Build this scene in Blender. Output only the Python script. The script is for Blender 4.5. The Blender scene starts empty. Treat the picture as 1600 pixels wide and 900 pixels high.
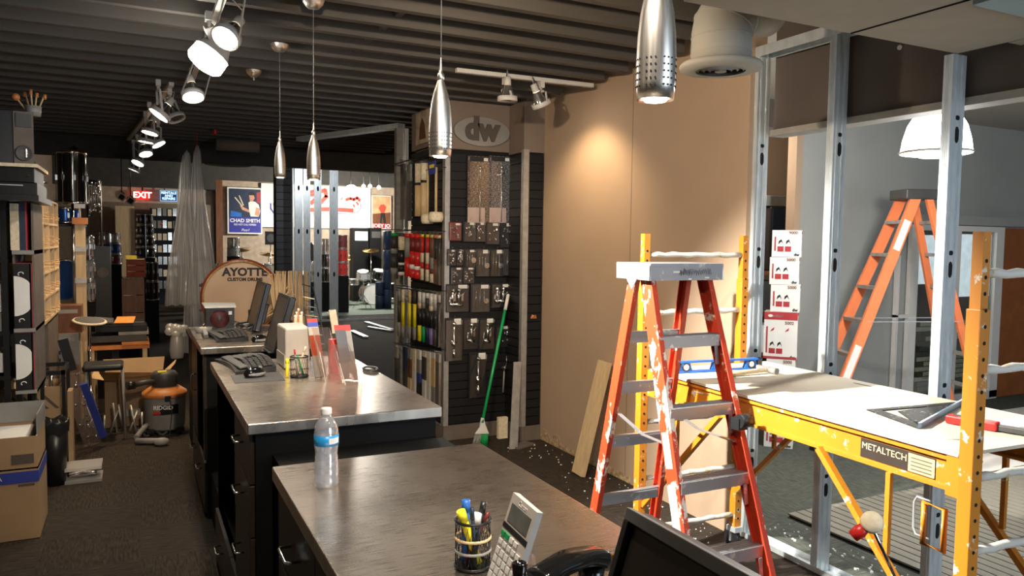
import bpy, math, random
from mathutils import Vector, Matrix
random.seed(7)
S = bpy.context.scene
C = S.collection
V = Vector
# ------------------------------------------------------------------ camera
CAM = V((0, 0, 1.75)); FPX = 1188.0
yaw, pit, rol = 0.460, 0.0611, 0.01357
_f = V((math.sin(yaw)*math.cos(pit), math.cos(yaw)*math.cos(pit), -math.sin(pit)))
_r = _f.cross(V((0, 0, 1))).normalized(); _u = _r.cross(_f)
_r2 = _r*math.cos(rol)+_u*math.sin(rol); _u2 = _u*math.cos(rol)-_r*math.sin(rol)
cd = bpy.data.cameras.new('camera'); cam = bpy.data.objects.new('camera', cd); C.objects.link(cam)
cam.matrix_world = Matrix(((_r2.x, _u2.x, -_f.x, CAM.x), (_r2.y, _u2.y, -_f.y, CAM.y), (_r2.z, _u2.z, -_f.z, CAM.z), (0, 0, 0, 1)))
cd.sensor_width = 36; cd.lens = FPX/1600*36; cd.clip_start = .02; cd.clip_end = 100
S.camera = cam
def ray(x, y): return _r2*((x-800)/FPX)-_u2*((y-450)/FPX)+_f
def pz(x, y, z): d = ray(x, y); return CAM+d*((z-CAM.z)/d.z)
def py(x, y, Y): d = ray(x, y); return CAM+d*(Y/d.y)
def px(x, y, X): d = ray(x, y); return CAM+d*(X/d.x)
# ------------------------------------------------------------------ world, exposure
w = bpy.data.worlds.new('world'); S.world = w; w.use_nodes = True
w.node_tree.nodes['Background'].inputs[0].default_value = (.75, .85, 1, 1)
w.node_tree.nodes['Background'].inputs[1].default_value = .35
S.view_settings.view_transform = 'Standard'; S.view_settings.look = 'None'
S.view_settings.exposure = 0.95; S.view_settings.gamma = 1.0
def light(kind, name, loc, power, color, target=None, size=.05, angle=60, blend=.6, parent=None):
    l = bpy.data.lights.new(name, kind); l.energy = power; l.color = color
    if kind == 'SPOT': l.spot_size = math.radians(angle); l.spot_blend = blend; l.shadow_soft_size = size
    elif kind == 'AREA': l.size = size
    else: l.shadow_soft_size = size
    o = bpy.data.objects.new(name, l); C.objects.link(o)
    m = Matrix.Translation(V(loc))
    if target is not None:
        m = m @ (V(target)-V(loc)).to_track_quat('-Z', 'Y').to_matrix().to_4x4()
    if parent is not None:
        o.parent = parent; m = wm(parent).inverted() @ m
    o.matrix_basis = m
    return o
WARM = (1, .72, .45); NEUT = (1, .88, .72); COOL = (.93, .97, 1)
# added cool fill, as from an unseen window behind the camera on the right
a = light('AREA', 'added_daylight_fill', (3.0, -2.8, 1.9), 62, (.74, .87, 1), target=(3.2, 3, 1.6), size=2.2)
# the track head just above the frame that whitens the ladder, scaffold and wall
# (its lamp body is built with the other track lamps)
KEYLOC = (.43, 2.92, 2.70)
# ------------------------------------------------------------------ helpers
def wm(o):
    m = o.matrix_basis.copy(); p = o.parent
    while p is not None: m = p.matrix_basis @ m; p = p.parent
    return m
def frame(n, up=(0, 0, 1)):
    n = V(n).normalized(); up = V(up)
    x = up.cross(n)
    if x.length < 1e-5: x = V((1, 0, 0)).cross(n)
    x.normalize(); y = n.cross(x)
    return Matrix((x, y, n)).transposed()
class MB:
    def __init__(s): s.v = []; s.f = []; s.s = []
    def add(s, vs, fs, sm=False):
        b = len(s.v); s.v += [V(v) for v in vs]; s.f += [tuple(i+b for i in f) for f in fs]; s.s += [sm]*len(fs); return s
    def bb(s, x0, x1, y0, y1, z0, z1):
        return s.add([(x, y, z) for z in (z0, z1) for y in (y0, y1) for x in (x0, x1)],
                     [(0, 2, 3, 1), (4, 5, 7, 6), (0, 1, 5, 4), (2, 6, 7, 3), (0, 4, 6, 2), (1, 3, 7, 5)])
    def box(s, c, size, rot=None):
        c = V(c); h = [q/2 for q in size]; m = rot or Matrix.Identity(3)
        return s.add([c+m@V((x*h[0], y*h[1], z*h[2])) for z in (-1, 1) for y in (-1, 1) for x in (-1, 1)],
                     [(0, 2, 3, 1), (4, 5, 7, 6), (0, 1, 5, 4), (2, 6, 7, 3), (0, 4, 6, 2), (1, 3, 7, 5)])
    def beam(s, p0, p1, wd, th, side=(0, 0, 1)):
        p0 = V(p0); p1 = V(p1); d = (p1-p0); n = d.normalized(); a = V(side).cross(n)
        if a.length < 1e-4: a = V((1, 0, 0)).cross(n)
        a.normalize(); b = n.cross(a)
        return s.add([p+a*(i*wd/2)+b*(j*th/2) for p in (p0, p1) for j in (-1, 1) for i in (-1, 1)],
                     [(0, 2, 3, 1), (4, 5, 7, 6), (0, 1, 5, 4), (2, 6, 7, 3), (0, 4, 6, 2), (1, 3, 7, 5)])
    def cyl(s, p0, p1, r0, r1=None, n=14, cap=True):
        p0 = V(p0); p1 = V(p1); r1 = r0 if r1 is None else r1; m = frame(p1-p0)
        vs = []
        for p, r in ((p0, r0), (p1, r1)):
            for i in range(n):
                t = 2*math.pi*i/n; vs.append(p+m@V((r*math.cos(t), r*math.sin(t), 0)))
        s.add(vs, [(i, (i+1) % n, n+(i+1) % n, n+i) for i in range(n)], True)
        if cap:
            s.add(vs[:n], [tuple(reversed(range(n)))]); s.add(vs[n:], [tuple(range(n))])
        return s
    def lathe(s, prof, c=(0, 0, 0), axis=(0, 0, 1), n=20, sm=True, arc=1.0):
        c = V(c); m = frame(axis); vs = []; N = n if arc == 1 else n+1
        for r, z in prof:
            for i in range(N):
                t = 2*math.pi*arc*i/n; vs.append(c+m@V((r*math.cos(t), r*math.sin(t), z)))
        fs = []
        for k in range(len(prof)-1):
            for i in range(n):
                j = (i+1) % N; fs.append((k*N+i, k*N+j, (k+1)*N+j, (k+1)*N+i))
        return s.add(vs, fs, sm)
    def tube(s, pts, r, n=7, closed=False):
        pts = [V(p) for p in pts]; K = len(pts); vs = []; up = None
        for k, p in enumerate(pts):
            a = pts[k-1] if (k or closed) else p; b = pts[(k+1) % K] if (k < K-1 or closed) else p
            d = (b-a).normalized() if (b-a).length > 1e-9 else V((0, 0, 1))
            if up is None: up = V((0, 0, 1)) if abs(d.z) < .9 else V((1, 0, 0))
            x = up.cross(d).normalized(); y = d.cross(x); up = y
            rr = r[k] if isinstance(r, (list, tuple)) else r
            for i in range(n):
                t = 2*math.pi*i/n; vs.append(p+x*(rr*math.cos(t))+y*(rr*math.sin(t)))
        L = K if closed else K-1
        s.add(vs, [(k*n+i, k*n+(i+1) % n, ((k+1) % K)*n+(i+1) % n, ((k+1) % K)*n+i) for k in range(L) for i in range(n)], True)
        if not closed:
            s.add(vs[:n], [tuple(reversed(range(n)))]); s.add(vs[-n:], [tuple(range(n))])
        return s
    def sphere(s, c, r, n=12, sq=(1, 1, 1)):
        c = V(c); vs = [c+V((0, 0, r*sq[2]))]; R = n//2
        for k in range(1, R):
            a = math.pi*k/R
            for i in range(n):
                t = 2*math.pi*i/n; vs.append(c+V((r*sq[0]*math.sin(a)*math.cos(t), r*sq[1]*math.sin(a)*math.sin(t), r*sq[2]*math.cos(a))))
        vs.append(c-V((0, 0, r*sq[2]))); E = len(vs)-1; fs = []
        for i in range(n):
            fs.append((0, 1+i, 1+(i+1) % n)); fs.append((E, E-n+(i+1) % n, E-n+i))
        for k in range(R-2):
            for i in range(n):
                fs.append((1+k*n+i, 1+(k+1)*n+i, 1+(k+1)*n+(i+1) % n, 1+k*n+(i+1) % n))
        return s.add(vs, fs, True)
    def prism(s, poly, off):
        n = len(poly); off = V(off); poly = [V(p) for p in poly]
        return s.add(poly+[p+off for p in poly], [tuple(reversed(range(n))), tuple(range(n, 2*n))]+[(i, (i+1) % n, n+(i+1) % n, n+i) for i in range(n)])
    def quad(s, *p): return s.add(p, [tuple(range(len(p)))])
    def mesh(s, name, mat, inv=None):
        me = bpy.data.meshes.new(name)
        me.from_pydata([tuple(inv@v if inv else v) for v in s.v], [], s.f)
        me.polygons.foreach_set('use_smooth', s.s); me.materials.append(mat); me.update()
        import bmesh
        bm = bmesh.new(); bm.from_mesh(me); bmesh.ops.remove_doubles(bm, verts=bm.verts, dist=1e-6)
        bmesh.ops.recalc_face_normals(bm, faces=bm.faces); bm.to_mesh(me); bm.free()
        return me
    def build(s, name, mat, parent=None, world=True, bevel=0, label=None):
        inv = wm(parent).inverted() if (parent is not None and world) else None
        o = bpy.data.objects.new(name, s.mesh(name, mat, inv)); C.objects.link(o); o.parent = parent
        if bevel: b = o.modifiers.new('bevel', 'BEVEL'); b.width = bevel; b.segments = 2; b.limit_method = 'ANGLE'
        if label: o['label'] = label
        return o
    def solo(s, name, mat, label, cat, group=None, kind=None, bevel=0):
        xs = [v.x for v in s.v]; ys = [v.y for v in s.v]; zs = [v.z for v in s.v]
        c = V(((min(xs)+max(xs))/2, (min(ys)+max(ys))/2, min(zs)))
        o = bpy.data.objects.new(name, s.mesh(name, mat, Matrix.Translation(-c))); o.location = c; C.objects.link(o)
        o['label'] = label; o['category'] = cat
        if group: o['group'] = group
        if kind: o['kind'] = kind
        if bevel: b = o.modifiers.new('bevel', 'BEVEL'); b.width = bevel; b.segments = 2; b.limit_method = 'ANGLE'
        return o
def thing(name, label, cat, loc=(0, 0, 0), rz=0, group=None):
    o = bpy.data.objects.new(name, None); C.objects.link(o); o.empty_display_size = .05
    o.location = loc; o.rotation_euler = (0, 0, rz); o['label'] = label; o['category'] = cat
    if group: o['group'] = group
    return o
def struct(name, mb, mat, parent=None, bevel=0):
    o = mb.build(name, mat, parent, bevel=bevel); o['kind'] = 'structure'; return o
def dup(root, loc=None, rz=None, label=None, group=None, off=None):
    r = root.copy(); C.objects.link(r)
    if loc is not None: r.location = loc
    if off is not None: r.location = V(root.location)+V(off)
    if rz is not None: r.rotation_euler = (0, 0, rz)
    if label: r['label'] = label
    if group: r['group'] = group
    for ch in list(root.children):
        c = ch.copy(); C.objects.link(c); c.parent = r
        for g in list(ch.children):
            d = g.copy(); C.objects.link(d); d.parent = c
    return r
_txt = {}
def text(st, size, mat, parent, loc, n, up=(0, 0, 1), ext=.0008, name='lettering', align='CENTER', sx=1.0, shear=0, bold=0, mirror=False):
    key = (st, size, ext, align, sx, shear, bold)
    if key not in _txt:
        cu = bpy.data.curves.new('t', 'FONT'); cu.body = st; cu.size = size; cu.extrude = ext; cu.align_x = align; cu.align_y = 'CENTER'
        cu.shear = shear; cu.offset = bold; cu.resolution_u = 3; cu.space_line = .85
        o = bpy.data.objects.new('t', cu); C.objects.link(o)
        bpy.context.view_layer.update()
        me = bpy.data.meshes.new_from_object(o.evaluated_get(bpy.context.evaluated_depsgraph_get()))
        bpy.data.objects.remove(o); bpy.data.curves.remove(cu); me.materials.clear()
        if sx != 1:
            for v in me.vertices: v.co.x *= sx
        _txt[key] = me
    me = _txt[key]
    if me.users: me = me.copy()
    me.name = name
    if not me.materials: me.materials.append(mat)
    else: me.materials[0] = mat
    o = bpy.data.objects.new(name, me); C.objects.link(o)
    m = Matrix.Translation(V(loc)) @ frame(n, up).to_4x4()
    if parent is not None: o.parent = parent; m = wm(parent).inverted() @ m
    o.matrix_basis = m
    return o
# ------------------------------------------------------------------ materials
def _base(name):
    m = bpy.data.materials.new(name); m.use_nodes = True; nt = m.node_tree; return m, nt, nt.nodes['Principled BSDF']
def _coord(nt, scale=(1, 1, 1)):
    tc = nt.nodes.new('ShaderNodeTexCoord'); mp = nt.nodes.new('ShaderNodeMapping'); mp.inputs['Scale'].default_value = scale
    nt.links.new(tc.outputs['Object'], mp.inputs['Vector']); return mp.outputs['Vector']
def mat(name, col, rough=.5, metal=0, var=.15, scale=8, bump=0, emis=0, stretch=(1, 1, 1), alpha=1, spec=.5, ecol=None, detail=4):
    m, nt, p = _base(name); c = (*col, 1)
    p.inputs['Roughness'].default_value = rough; p.inputs['Metallic'].default_value = metal
    p.inputs['Specular IOR Level'].default_value = spec
    v = _coord(nt, stretch); n = nt.nodes.new('ShaderNodeTexNoise'); n.inputs['Scale'].default_value = scale; n.inputs['Detail'].default_value = detail
    nt.links.new(v, n.inputs['Vector'])
    r = nt.nodes.new('ShaderNodeValToRGB'); r.color_ramp.elements[0].position = .3; r.color_ramp.elements[1].position = .7
    r.color_ramp.elements[0].color = (*[q*(1-var) for q in col], 1); r.color_ramp.elements[1].color = (*[min(1, q*(1+var)) for q in col], 1)
    nt.links.new(n.outputs['Fac'], r.inputs['Fac']); nt.links.new(r.outputs['Color'], p.inputs['Base Color'])
    if bump:
        b = nt.nodes.new('ShaderNodeBump'); b.inputs['Strength'].default_value = bump; b.inputs['Distance'].default_value = .01
        nt.links.new(n.outputs['Fac'], b.inputs['Height']); nt.links.new(b.outputs['Normal'], p.inputs['Normal'])
    if emis: p.inputs['Emission Color'].default_value = (*(ecol or col), 1); p.inputs['Emission Strength'].default_value = emis
    if alpha < 1: p.inputs['Alpha'].default_value = alpha
    return m
def worn(name, col, wcol, amount=.45, scale=14, rough=.45, metal=0, stretch=(1, 1, 1), wcol2=None, soft=.03):
    """paint with splatters or chips of a second colour"""
    m, nt, p = _base(name); v = _coord(nt, stretch)
    n = nt.nodes.new('ShaderNodeTexNoise'); n.inputs['Scale'].default_value = scale; n.inputs['Detail'].default_value = 8; n.inputs['Roughness'].default_value = .7
    nt.links.new(v, n.inputs['Vector'])
    r = nt.nodes.new('ShaderNodeValToRGB'); r.color_ramp.elements[0].position = 1-amount; r.color_ramp.elements[1].position = 1-amount+soft
    r.color_ramp.elements[0].color = (*col, 1); r.color_ramp.elements[1].color = (*wcol, 1)
    nt.links.new(n.outputs['Fac'], r.inputs['Fac'])
    n2 = nt.nodes.new('ShaderNodeTexNoise'); n2.inputs['Scale'].default_value = 3; nt.links.new(v, n2.inputs['Vector'])
    mx = nt.nodes.new('ShaderNodeMixRGB'); mx.blend_type = 'MULTIPLY'; mx.inputs['Fac'].default_value = .35
    nt.links.new(r.outputs['Color'], mx.inputs[1]); nt.links.new(n2.outputs['Fac'], mx.inputs[2]); nt.links.new(mx.outputs[0], p.inputs['Base Color'])
    p.inputs['Roughness'].default_value = rough; p.inputs['Metallic'].default_value = metal
    return m
def clear(name, col=(1, 1, 1), op=.15, rough=.08, milk=0):
    """thin clear plastic: see-through, glossier at grazing angles; milk adds a whitish body"""
    m, nt, p = _base(name); nt.nodes.remove(p); out = nt.nodes['Material Output']
    t = nt.nodes.new('ShaderNodeBsdfTransparent'); t.inputs[0].default_value = (*col, 1)
    g = nt.nodes.new('ShaderNodeBsdfGlossy'); g.inputs['Color'].default_value = (.9, .9, .9, 1); g.inputs['Roughness'].default_value = rough
    n = nt.nodes.new('ShaderNodeTexNoise'); n.inputs['Scale'].default_value = 12; nt.links.new(_coord(nt), n.inputs['Vector'])
    b = nt.nodes.new('ShaderNodeBump'); b.inputs['Strength'].default_value = .35; nt.links.new(n.outputs['Fac'], b.inputs['Height']); nt.links.new(b.outputs['Normal'], g.inputs['Normal'])
    lw = nt.nodes.new('ShaderNodeLayerWeight'); lw.inputs['Blend'].default_value = .35
    ma = nt.nodes.new('ShaderNodeMath'); ma.operation = 'MULTIPLY_ADD'; ma.inputs[1].default_value = .32; ma.inputs[2].default_value = op*.25; ma.use_clamp = True
    nt.links.new(lw.outputs['Facing'], ma.inputs[0])
    mx = nt.nodes.new('ShaderNodeMixShader'); nt.links.new(ma.outputs[0], mx.inputs[0])
    src = t.outputs[0]
    if milk:
        d = nt.nodes.new('ShaderNodeBsdfTranslucent'); d.inputs[0].default_value = (*[q*.9 for q in col], 1); d2 = nt.nodes.new('ShaderNodeBsdfDiffuse'); d2.inputs[0].default_value = (*[q*.9 for q in col], 1)
        m2 = nt.nodes.new('ShaderNodeMixShader'); nt.links.new(d.outputs[0], m2.inputs[1]); nt.links.new(d2.outputs[0], m2.inputs[2])
        m3 = nt.nodes.new('ShaderNodeMixShader'); m3.inputs[0].default_value = milk; nt.links.new(t.outputs[0], m3.inputs[1]); nt.links.new(m2.outputs[0], m3.inputs[2]); src = m3.outputs[0]
    nt.links.new(src, mx.inputs[1]); nt.links.new(g.outputs[0], mx.inputs[2]); nt.links.new(mx.outputs[0], out.inputs['Surface'])
    return m
def glow(name, col, st):
    m, nt, p = _base(name); p.inputs['Base Color'].default_value = (*col, 1); p.inputs['Emission Color'].default_value = (*col, 1); p.inputs['Emission Strength'].default_value = st
    return m
def carpet(name, dark, lite, sx=1):
    m, nt, p = _base(name); tc = nt.nodes.new('ShaderNodeTexCoord')
    ck = nt.nodes.new('ShaderNodeTexChecker'); ck.inputs['Scale'].default_value = 2.0*sx; nt.links.new(tc.outputs['Object'], ck.inputs['Vector'])
    outs = []
    for st in ((90, 12, 1), (12, 90, 1)):
        mp = nt.nodes.new('ShaderNodeMapping'); mp.inputs['Scale'].default_value = st; nt.links.new(tc.outputs['Object'], mp.inputs['Vector'])
        n = nt.nodes.new('ShaderNodeTexNoise'); n.inputs['Scale'].default_value = 1; n.inputs['Detail'].default_value = 3; nt.links.new(mp.outputs[0], n.inputs['Vector']); outs.append(n)
    mx = nt.nodes.new('ShaderNodeMixRGB'); nt.links.new(ck.outputs['Fac'], mx.inputs[0]); nt.links.new(outs[0].outputs['Fac'], mx.inputs[1]); nt.links.new(outs[1].outputs['Fac'], mx.inputs[2])
    r = nt.nodes.new('ShaderNodeValToRGB'); r.color_ramp.elements[0].position = .38; r.color_ramp.elements[1].position = .68
    r.color_ramp.elements[0].color = (*dark, 1); r.color_ramp.elements[1].color = (*lite, 1)
    nt.links.new(mx.outputs[0], r.inputs[0]); nt.links.new(r.outputs[0], p.inputs['Base Color'])
    b = nt.nodes.new('ShaderNodeBump'); b.inputs['Strength'].default_value = .5; b.inputs['Distance'].default_value = .01
    nt.links.new(mx.outputs[0], b.inputs['Height']); nt.links.new(b.outputs[0], p.inputs['Normal']); p.inputs['Roughness'].default_value = .9
    p.inputs['Specular IOR Level'].default_value = .15
    return m
def steel(name, col, rough, streak=(1, 40, 1), scale=6, scr=.25):
    """brushed and scratched stainless steel"""
    m, nt, p = _base(name); v = _coord(nt, streak)
    n = nt.nodes.new('ShaderNodeTexNoise'); n.inputs['Scale'].default_value = scale; n.inputs['Detail'].default_value = 6; nt.links.new(v, n.inputs['Vector'])
    n2 = nt.nodes.new('ShaderNodeTexNoise'); n2.inputs['Scale'].default_value = 3.5; n2.inputs['Detail'].default_value = 3; nt.links.new(_coord(nt), n2.inputs['Vector'])
    ad = nt.nodes.new('ShaderNodeMath'); ad.operation = 'MULTIPLY_ADD'; nt.links.new(n.outputs['Fac'], ad.inputs[0]); ad.inputs[1].default_value = scr
    mm = nt.nodes.new('ShaderNodeMath'); mm.operation = 'MULTIPLY_ADD'; nt.links.new(n2.outputs['Fac'], mm.inputs[0]); mm.inputs[1].default_value = .16; mm.inputs[2].default_value = rough-.17
    nt.links.new(mm.outputs[0], ad.inputs[2]); nt.links.new(ad.outputs[0], p.inputs['Roughness'])
    r = nt.nodes.new('ShaderNodeValToRGB'); r.color_ramp.elements[0].position = .3; r.color_ramp.elements[1].position = .7
    r.color_ramp.elements[0].color = (*[q*.9 for q in col], 1); r.color_ramp.elements[1].color = (*[min(1, q*1.1) for q in col], 1)
    nt.links.new(n.outputs['Fac'], r.inputs[0]); nt.links.new(r.outputs[0], p.inputs['Base Color'])
    p.inputs['Metallic'].default_value = 1
    return m
K = {}
K['carpet'] = carpet('brown_carpet', (.026, .020, .015), (.052, .042, .032))
K['carpet_back'] = carpet('grey_carpet', (.055, .06, .053), (.11, .12, .10))
K['carpet_stage'] = mat('green_grey_carpet', (.12, .15, .12), .95, bump=.2, scale=60)
K['tan'] = mat('tan_paint', (.42, .30, .205), .75, var=.05, scale=2, bump=.03)
K['brownwall'] = mat('brown_paint', (.20, .15, .115), .8, var=.06, scale=3)
K['greywall'] = mat('grey_paint', (.34, .35, .33), .7, var=.06, scale=2)
K['header'] = mat('header_board', (.085, .068, .058), .85, var=.1, scale=3)
K['header_edge'] = mat('header_edge', (.30, .29, .26), .7)
K['ceil'] = mat('ceiling_deck', (.05, .046, .04), .9)
K['joist'] = mat('joist_paint', (.082, .072, .061), .7, var=.12, scale=5, stretch=(.3, 3, 3))
K['soffit'] = mat('soffit_paint', (.33, .31, .265), .75, var=.04)
K['soffit_blue'] = mat('soffit_blue', (.30, .42, .47), .7, var=.05)
K['beige'] = mat('beige_paint', (.42, .33, .24), .8)
K['farwall'] = mat('far_wall_paint', (.20, .15, .105), .8)
K['white'] = mat('white_enamel', (.72, .70, .66), .4, var=.03)
K['whitepaper'] = mat('white_paper', (.75, .74, .70), .8, var=.04)
K['black'] = mat('black_laminate', (.005, .005, .005), .6, var=.2, spec=.15)
K['blackmetal'] = mat('black_metal', (.012, .012, .012), .4, metal=.3)
K['blackplastic'] = mat('black_plastic', (.014, .014, .015), .35, var=.1)
K['glossblack'] = mat('gloss_black', (.006, .006, .006), .12)
K['darkgrey'] = mat('dark_grey', (.045, .043, .04), .5)
K['grey'] = mat('grey_plastic', (.25, .245, .23), .5)
K['brownlam'] = mat('dark_brown_laminate', (.028, .021, .016), .4, var=.2, stretch=(1, 1, 6))
K['slat'] = mat('black_slat', (.009, .0085, .009), .5, var=.2, spec=.3, stretch=(1, 1, .2))
K['slatback'] = mat('slat_groove', (.003, .003, .003), .9)
K['kick'] = mat('taupe_kick', (.13, .105, .085), .7)
K['counter'] = steel('counter_steel', (.70, .62, .53), .275, (5, 170, 1), 3, .20)
K['steel'] = steel('brushed_nickel', (.80, .76, .70), .38, (30, 30, .6), 5, .15)
K['galv'] = mat('galvanised_steel', (.68, .74, .77), .36, metal=.6, var=.12, scale=25, stretch=(1, 1, .3))
K['galvdark'] = mat('dull_galvanised', (.42, .41, .38), .4, metal=.6, var=.15, scale=20)
K['chrome'] = mat('chrome', (.8, .8, .8), .12, metal=1, var=.03)
K['alum'] = worn('worn_aluminium', (.42, .44, .47), (.75, .72, .66), .40, 22, .4, .7)
K['trackwhite'] = mat('track_white', (.62, .60, .56), .45, var=.04)
K['orange'] = worn('orange_fibreglass', (.62, .055, .018), (.82, .74, .62), .40, 13, .42)
K['orangelit'] = worn('orange_fibreglass_splashed_lit', (.62, .06, .018), (.85, .80, .70), .47, 9, .45, stretch=(1, 1, .6))  # paint splashes, with extra white for the lamplit left side put into the colour
K['orange2'] = mat('pale_orange_fibreglass', (.75, .20, .07), .5, var=.06)
K['yellow'] = worn('yellow_scaffold_paint', (.64, .235, .016), (.78, .70, .55), .40, 16, .45)
K['yellowrung'] = worn('plastered_rung', (.60, .42, .15), (.72, .68, .60), .62, 18, .8)
K['ply'] = worn('dusty_plywood', (.62, .55, .42), (.70, .66, .57), .5, 10, .75, soft=.3)
K['wood'] = mat('pine', (.60, .44, .25), .6, var=.14, scale=6, stretch=(6, 6, .6), bump=.05)
K['maple'] = mat('maple', (.66, .46, .24), .5, var=.12, scale=12, stretch=(8, 8, 1))
K['darkwood'] = mat('red_brown_wood', (.16, .06, .025), .4, var=.25, scale=5, stretch=(6, 1, 1))
K['carton'] = mat('cardboard', (.36, .235, .125), .8, var=.08, scale=5)
K['cartonin'] = mat('cardboard_inside', (.55, .37, .18), .8, var=.05)
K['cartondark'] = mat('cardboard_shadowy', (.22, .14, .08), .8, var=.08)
K['blueband'] = mat('blue_print', (.03, .05, .30), .6)
K['red'] = mat('red_plastic', (.55, .02, .015), .35)
K['redprint'] = mat('red_print', (.38, .03, .035), .6)
K['darkred'] = mat('dark_red', (.16, .015, .012), .45)
K['blue'] = mat('blue_plastic', (.02, .14, .50), .4)
K['bluedrum'] = mat('blue_lacquer', (.01, .07, .28), .15, metal=.4)
K['navy'] = mat('navy_case', (.012, .024, .055), .45)
K['green'] = mat('green_plastic', (.01, .33, .09), .35)
K['yel'] = mat('yellow_plastic', (.85, .72, .02), .4)
K['purple'] = mat('purple_grip', (.22, .15, .40), .5)
K['cream'] = mat('cream_felt', (.72, .62, .44), .9, bump=.3, scale=40)
K['orangeplastic'] = mat('orange_plastic', (.55, .20, .05), .45)
K['orangepaper'] = mat('orange_paper', (.70, .28, .03), .7)
K['head'] = mat('drum_head', (.60, .40, .24), .35, var=.08, scale=3)
K['redwood'] = mat('red_drum_lacquer', (.24, .045, .02), .15)
K['gold'] = mat('cymbal_bronze', (.75, .50, .16), .22, metal=1)
K['clear'] = clear('clear_plastic', op=.16)
K['clearw'] = clear('milky_plastic', (.98, .97, .96), .3, .3, .45)
K['acrylic'] = clear('pink_acrylic', (1, .94, .92), .4, .05, .05)
K['sheet'] = clear('poly_sheeting', (.98, .96, .93), .4, .2, .62)
K['glass'] = clear('door_glass', (.85, .9, .9), .35, .03)
K['ink'] = mat('black_ink', (.01, .01, .01), .6)
K['whiteink'] = mat('white_ink', (.8, .8, .8), .6)
K['redink'] = mat('red_ink', (.70, .06, .03), .6)
K['screen'] = mat('dark_screen', (.045, .036, .028), .3)
K['lcd'] = mat('lcd_glass', (.12, .12, .11), .2, var=.3, scale=30)
K['orangewall'] = mat('orange_brown_panel', (.28, .085, .02), .6)
K['lampwarm'] = glow('lamp_warm', (1, .86, .68), 30)
K['lampwhite'] = glow('lamp_white', (1, .95, .88), 40)
K['lampdim'] = mat('unlit_reflector', (.7, .68, .62), .15, metal=.9)
K['bay'] = glow('bay_shade_lit', (1, .98, .93), 12)
# ================================================================== STRUCTURE
fl = struct('floor', MB().bb(-1.8, 12.5, -4, 22.2, -.05, 0), K['carpet'])
struct('floor_back_room', MB().bb(3.32, 12.4, -1, 5.4, 0, .004), K['carpet_back'])
struct('floor_stage', MB().bb(2.2, 8.6, 17.2, 22, 0, .012), K['carpet_stage'])
ce = struct('ceiling', MB().bb(-1.8, 3.3, -4, 10.7, 3.2, 3.28).bb(3.3, 12.5, -4, 5.5, 3.2, 3.28).bb(3.3, 12.5, 5.5, 10.7, 3.2, 3.28), K['ceil'])
struct('ceiling_far', MB().bb(-1.8, 12.5, 10.7, 22.2, 3.9, 3.98), K['ceil'])
struct('trim_ceiling_step', MB().bb(-1.8, 12.5, 10.7, 10.85, 2.72, 3.9), K['ceil'])
jm = None
for k in range(46):
    y = -3.4+k*.305
    if jm is None:
        jm = MB().bb(-1.75, 3.12, -.026, .026, 2.95, 3.2).mesh('joist', K['joist'])
    o = bpy.data.objects.new('joist', jm); C.objects.link(o); o.location.y = y; o.parent = ce; o['kind'] = 'structure'
bm_ = None
for k in range(13):                                       # blocking pieces between joists
    y = 4.87-.1525+.305*k-.61
    o = MB().bb(1.32-.0*k, 1.36, y-.1265, y+.1265, 3.0, 3.19).build('blocking', K['joist'], ce) if bm_ is None else None
    if bm_ is None: bm_ = o
    else: o = bm_.copy(); C.objects.link(o); o.location.y = .305*k
    o['kind'] = 'structure'
struct('wall_left', MB().bb(-1.9, -1.8, -4, 22.2, 0, 3.9), K['farwall'])
struct('wall_far', MB().bb(-1.8, 12.5, 22.1, 22.2, 0, 3.9), K['beige'])
struct('trim_far_band', MB().bb(1.95, 12.5, 21.86, 22.08, 3.30, 3.89).bb(-1.8, 1.95, 21.80, 22.08, 3.02, 3.89), K['ceil'])
struct('trim_far_dado', MB().bb(-1.75, 1.9, 22.0, 22.08, 0, 2.62), K['farwall'])
struct('trim_far_pilaster', MB().bb(1.95, 2.12, 21.9, 22.08, 0, 3.88), K['darkwood'])
struct('wall_right_far', MB().bb(8.6, 8.7, 10.7, 22.1, 0, 3.9).bb(8.6, 8.7, 6.6, 10.7, 0, 3.2), K['brownwall'])
# right wall (drywall) between shop and back room
wr = struct('wall_right', MB().bb(3.2, 3.32, 3.39, 5.86, 0, 3.19), K['tan'])
struct('trim_drywall_joint', MB().bb(3.1985, 3.2, 4.545, 4.55, .02, 3.1), K['brownwall'], wr)
# gouged lower edge of the drywall: crumbly torn patches
mb = MB(); pts = []
for i in range(23):
    y = 5.84-i*.062; pts.append((3.1975, y, .015+(.09*abs(math.sin(i*.9+.6)) if i < 6 else .02)+random.random()*.03))
for a_, b_ in zip(pts, pts[1:]): mb.prism([(a_[0], a_[1], 0.002), (b_[0], b_[1], 0.002), b_, a_], (.002, 0, 0))
struct('trim_torn_edge', mb, mat('torn_gypsum', (.42, .30, .17), .9, var=.5, scale=30), wr)
# wall behind the camera with an assumed opening for the added daylight
struct('wall_front', MB().bb(-1.8, 1.2, -4.1, -4, 0, 3.2).bb(1.2, 12.5, -4.1, -4, 0, .5).bb(1.2, 12.5, -4.1, -4, 2.9, 3.2), K['brownwall'])
# pillar block with slatwall fascia
struct('wall_pillar', MB().bb(2.44, 3.04, 6.19, 7.06, 0, 3.19).bb(3.04, 3.3, 5.90, 7.06, 0, 3.19), K['brownwall'])
struct('trim_fascia', MB().bb(2.40, 3.0, 6.15, 6.19, 2.54, 2.95).bb(2.40, 2.44, 6.19, 7.06, 2.60, 2.95).bb(3.0, 3.04, 5.86, 6.19, 2.52, 2.95).bb(3.04, 3.2, 5.86, 5.90, 2.52, 2.95), K['brownwall'])
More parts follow.
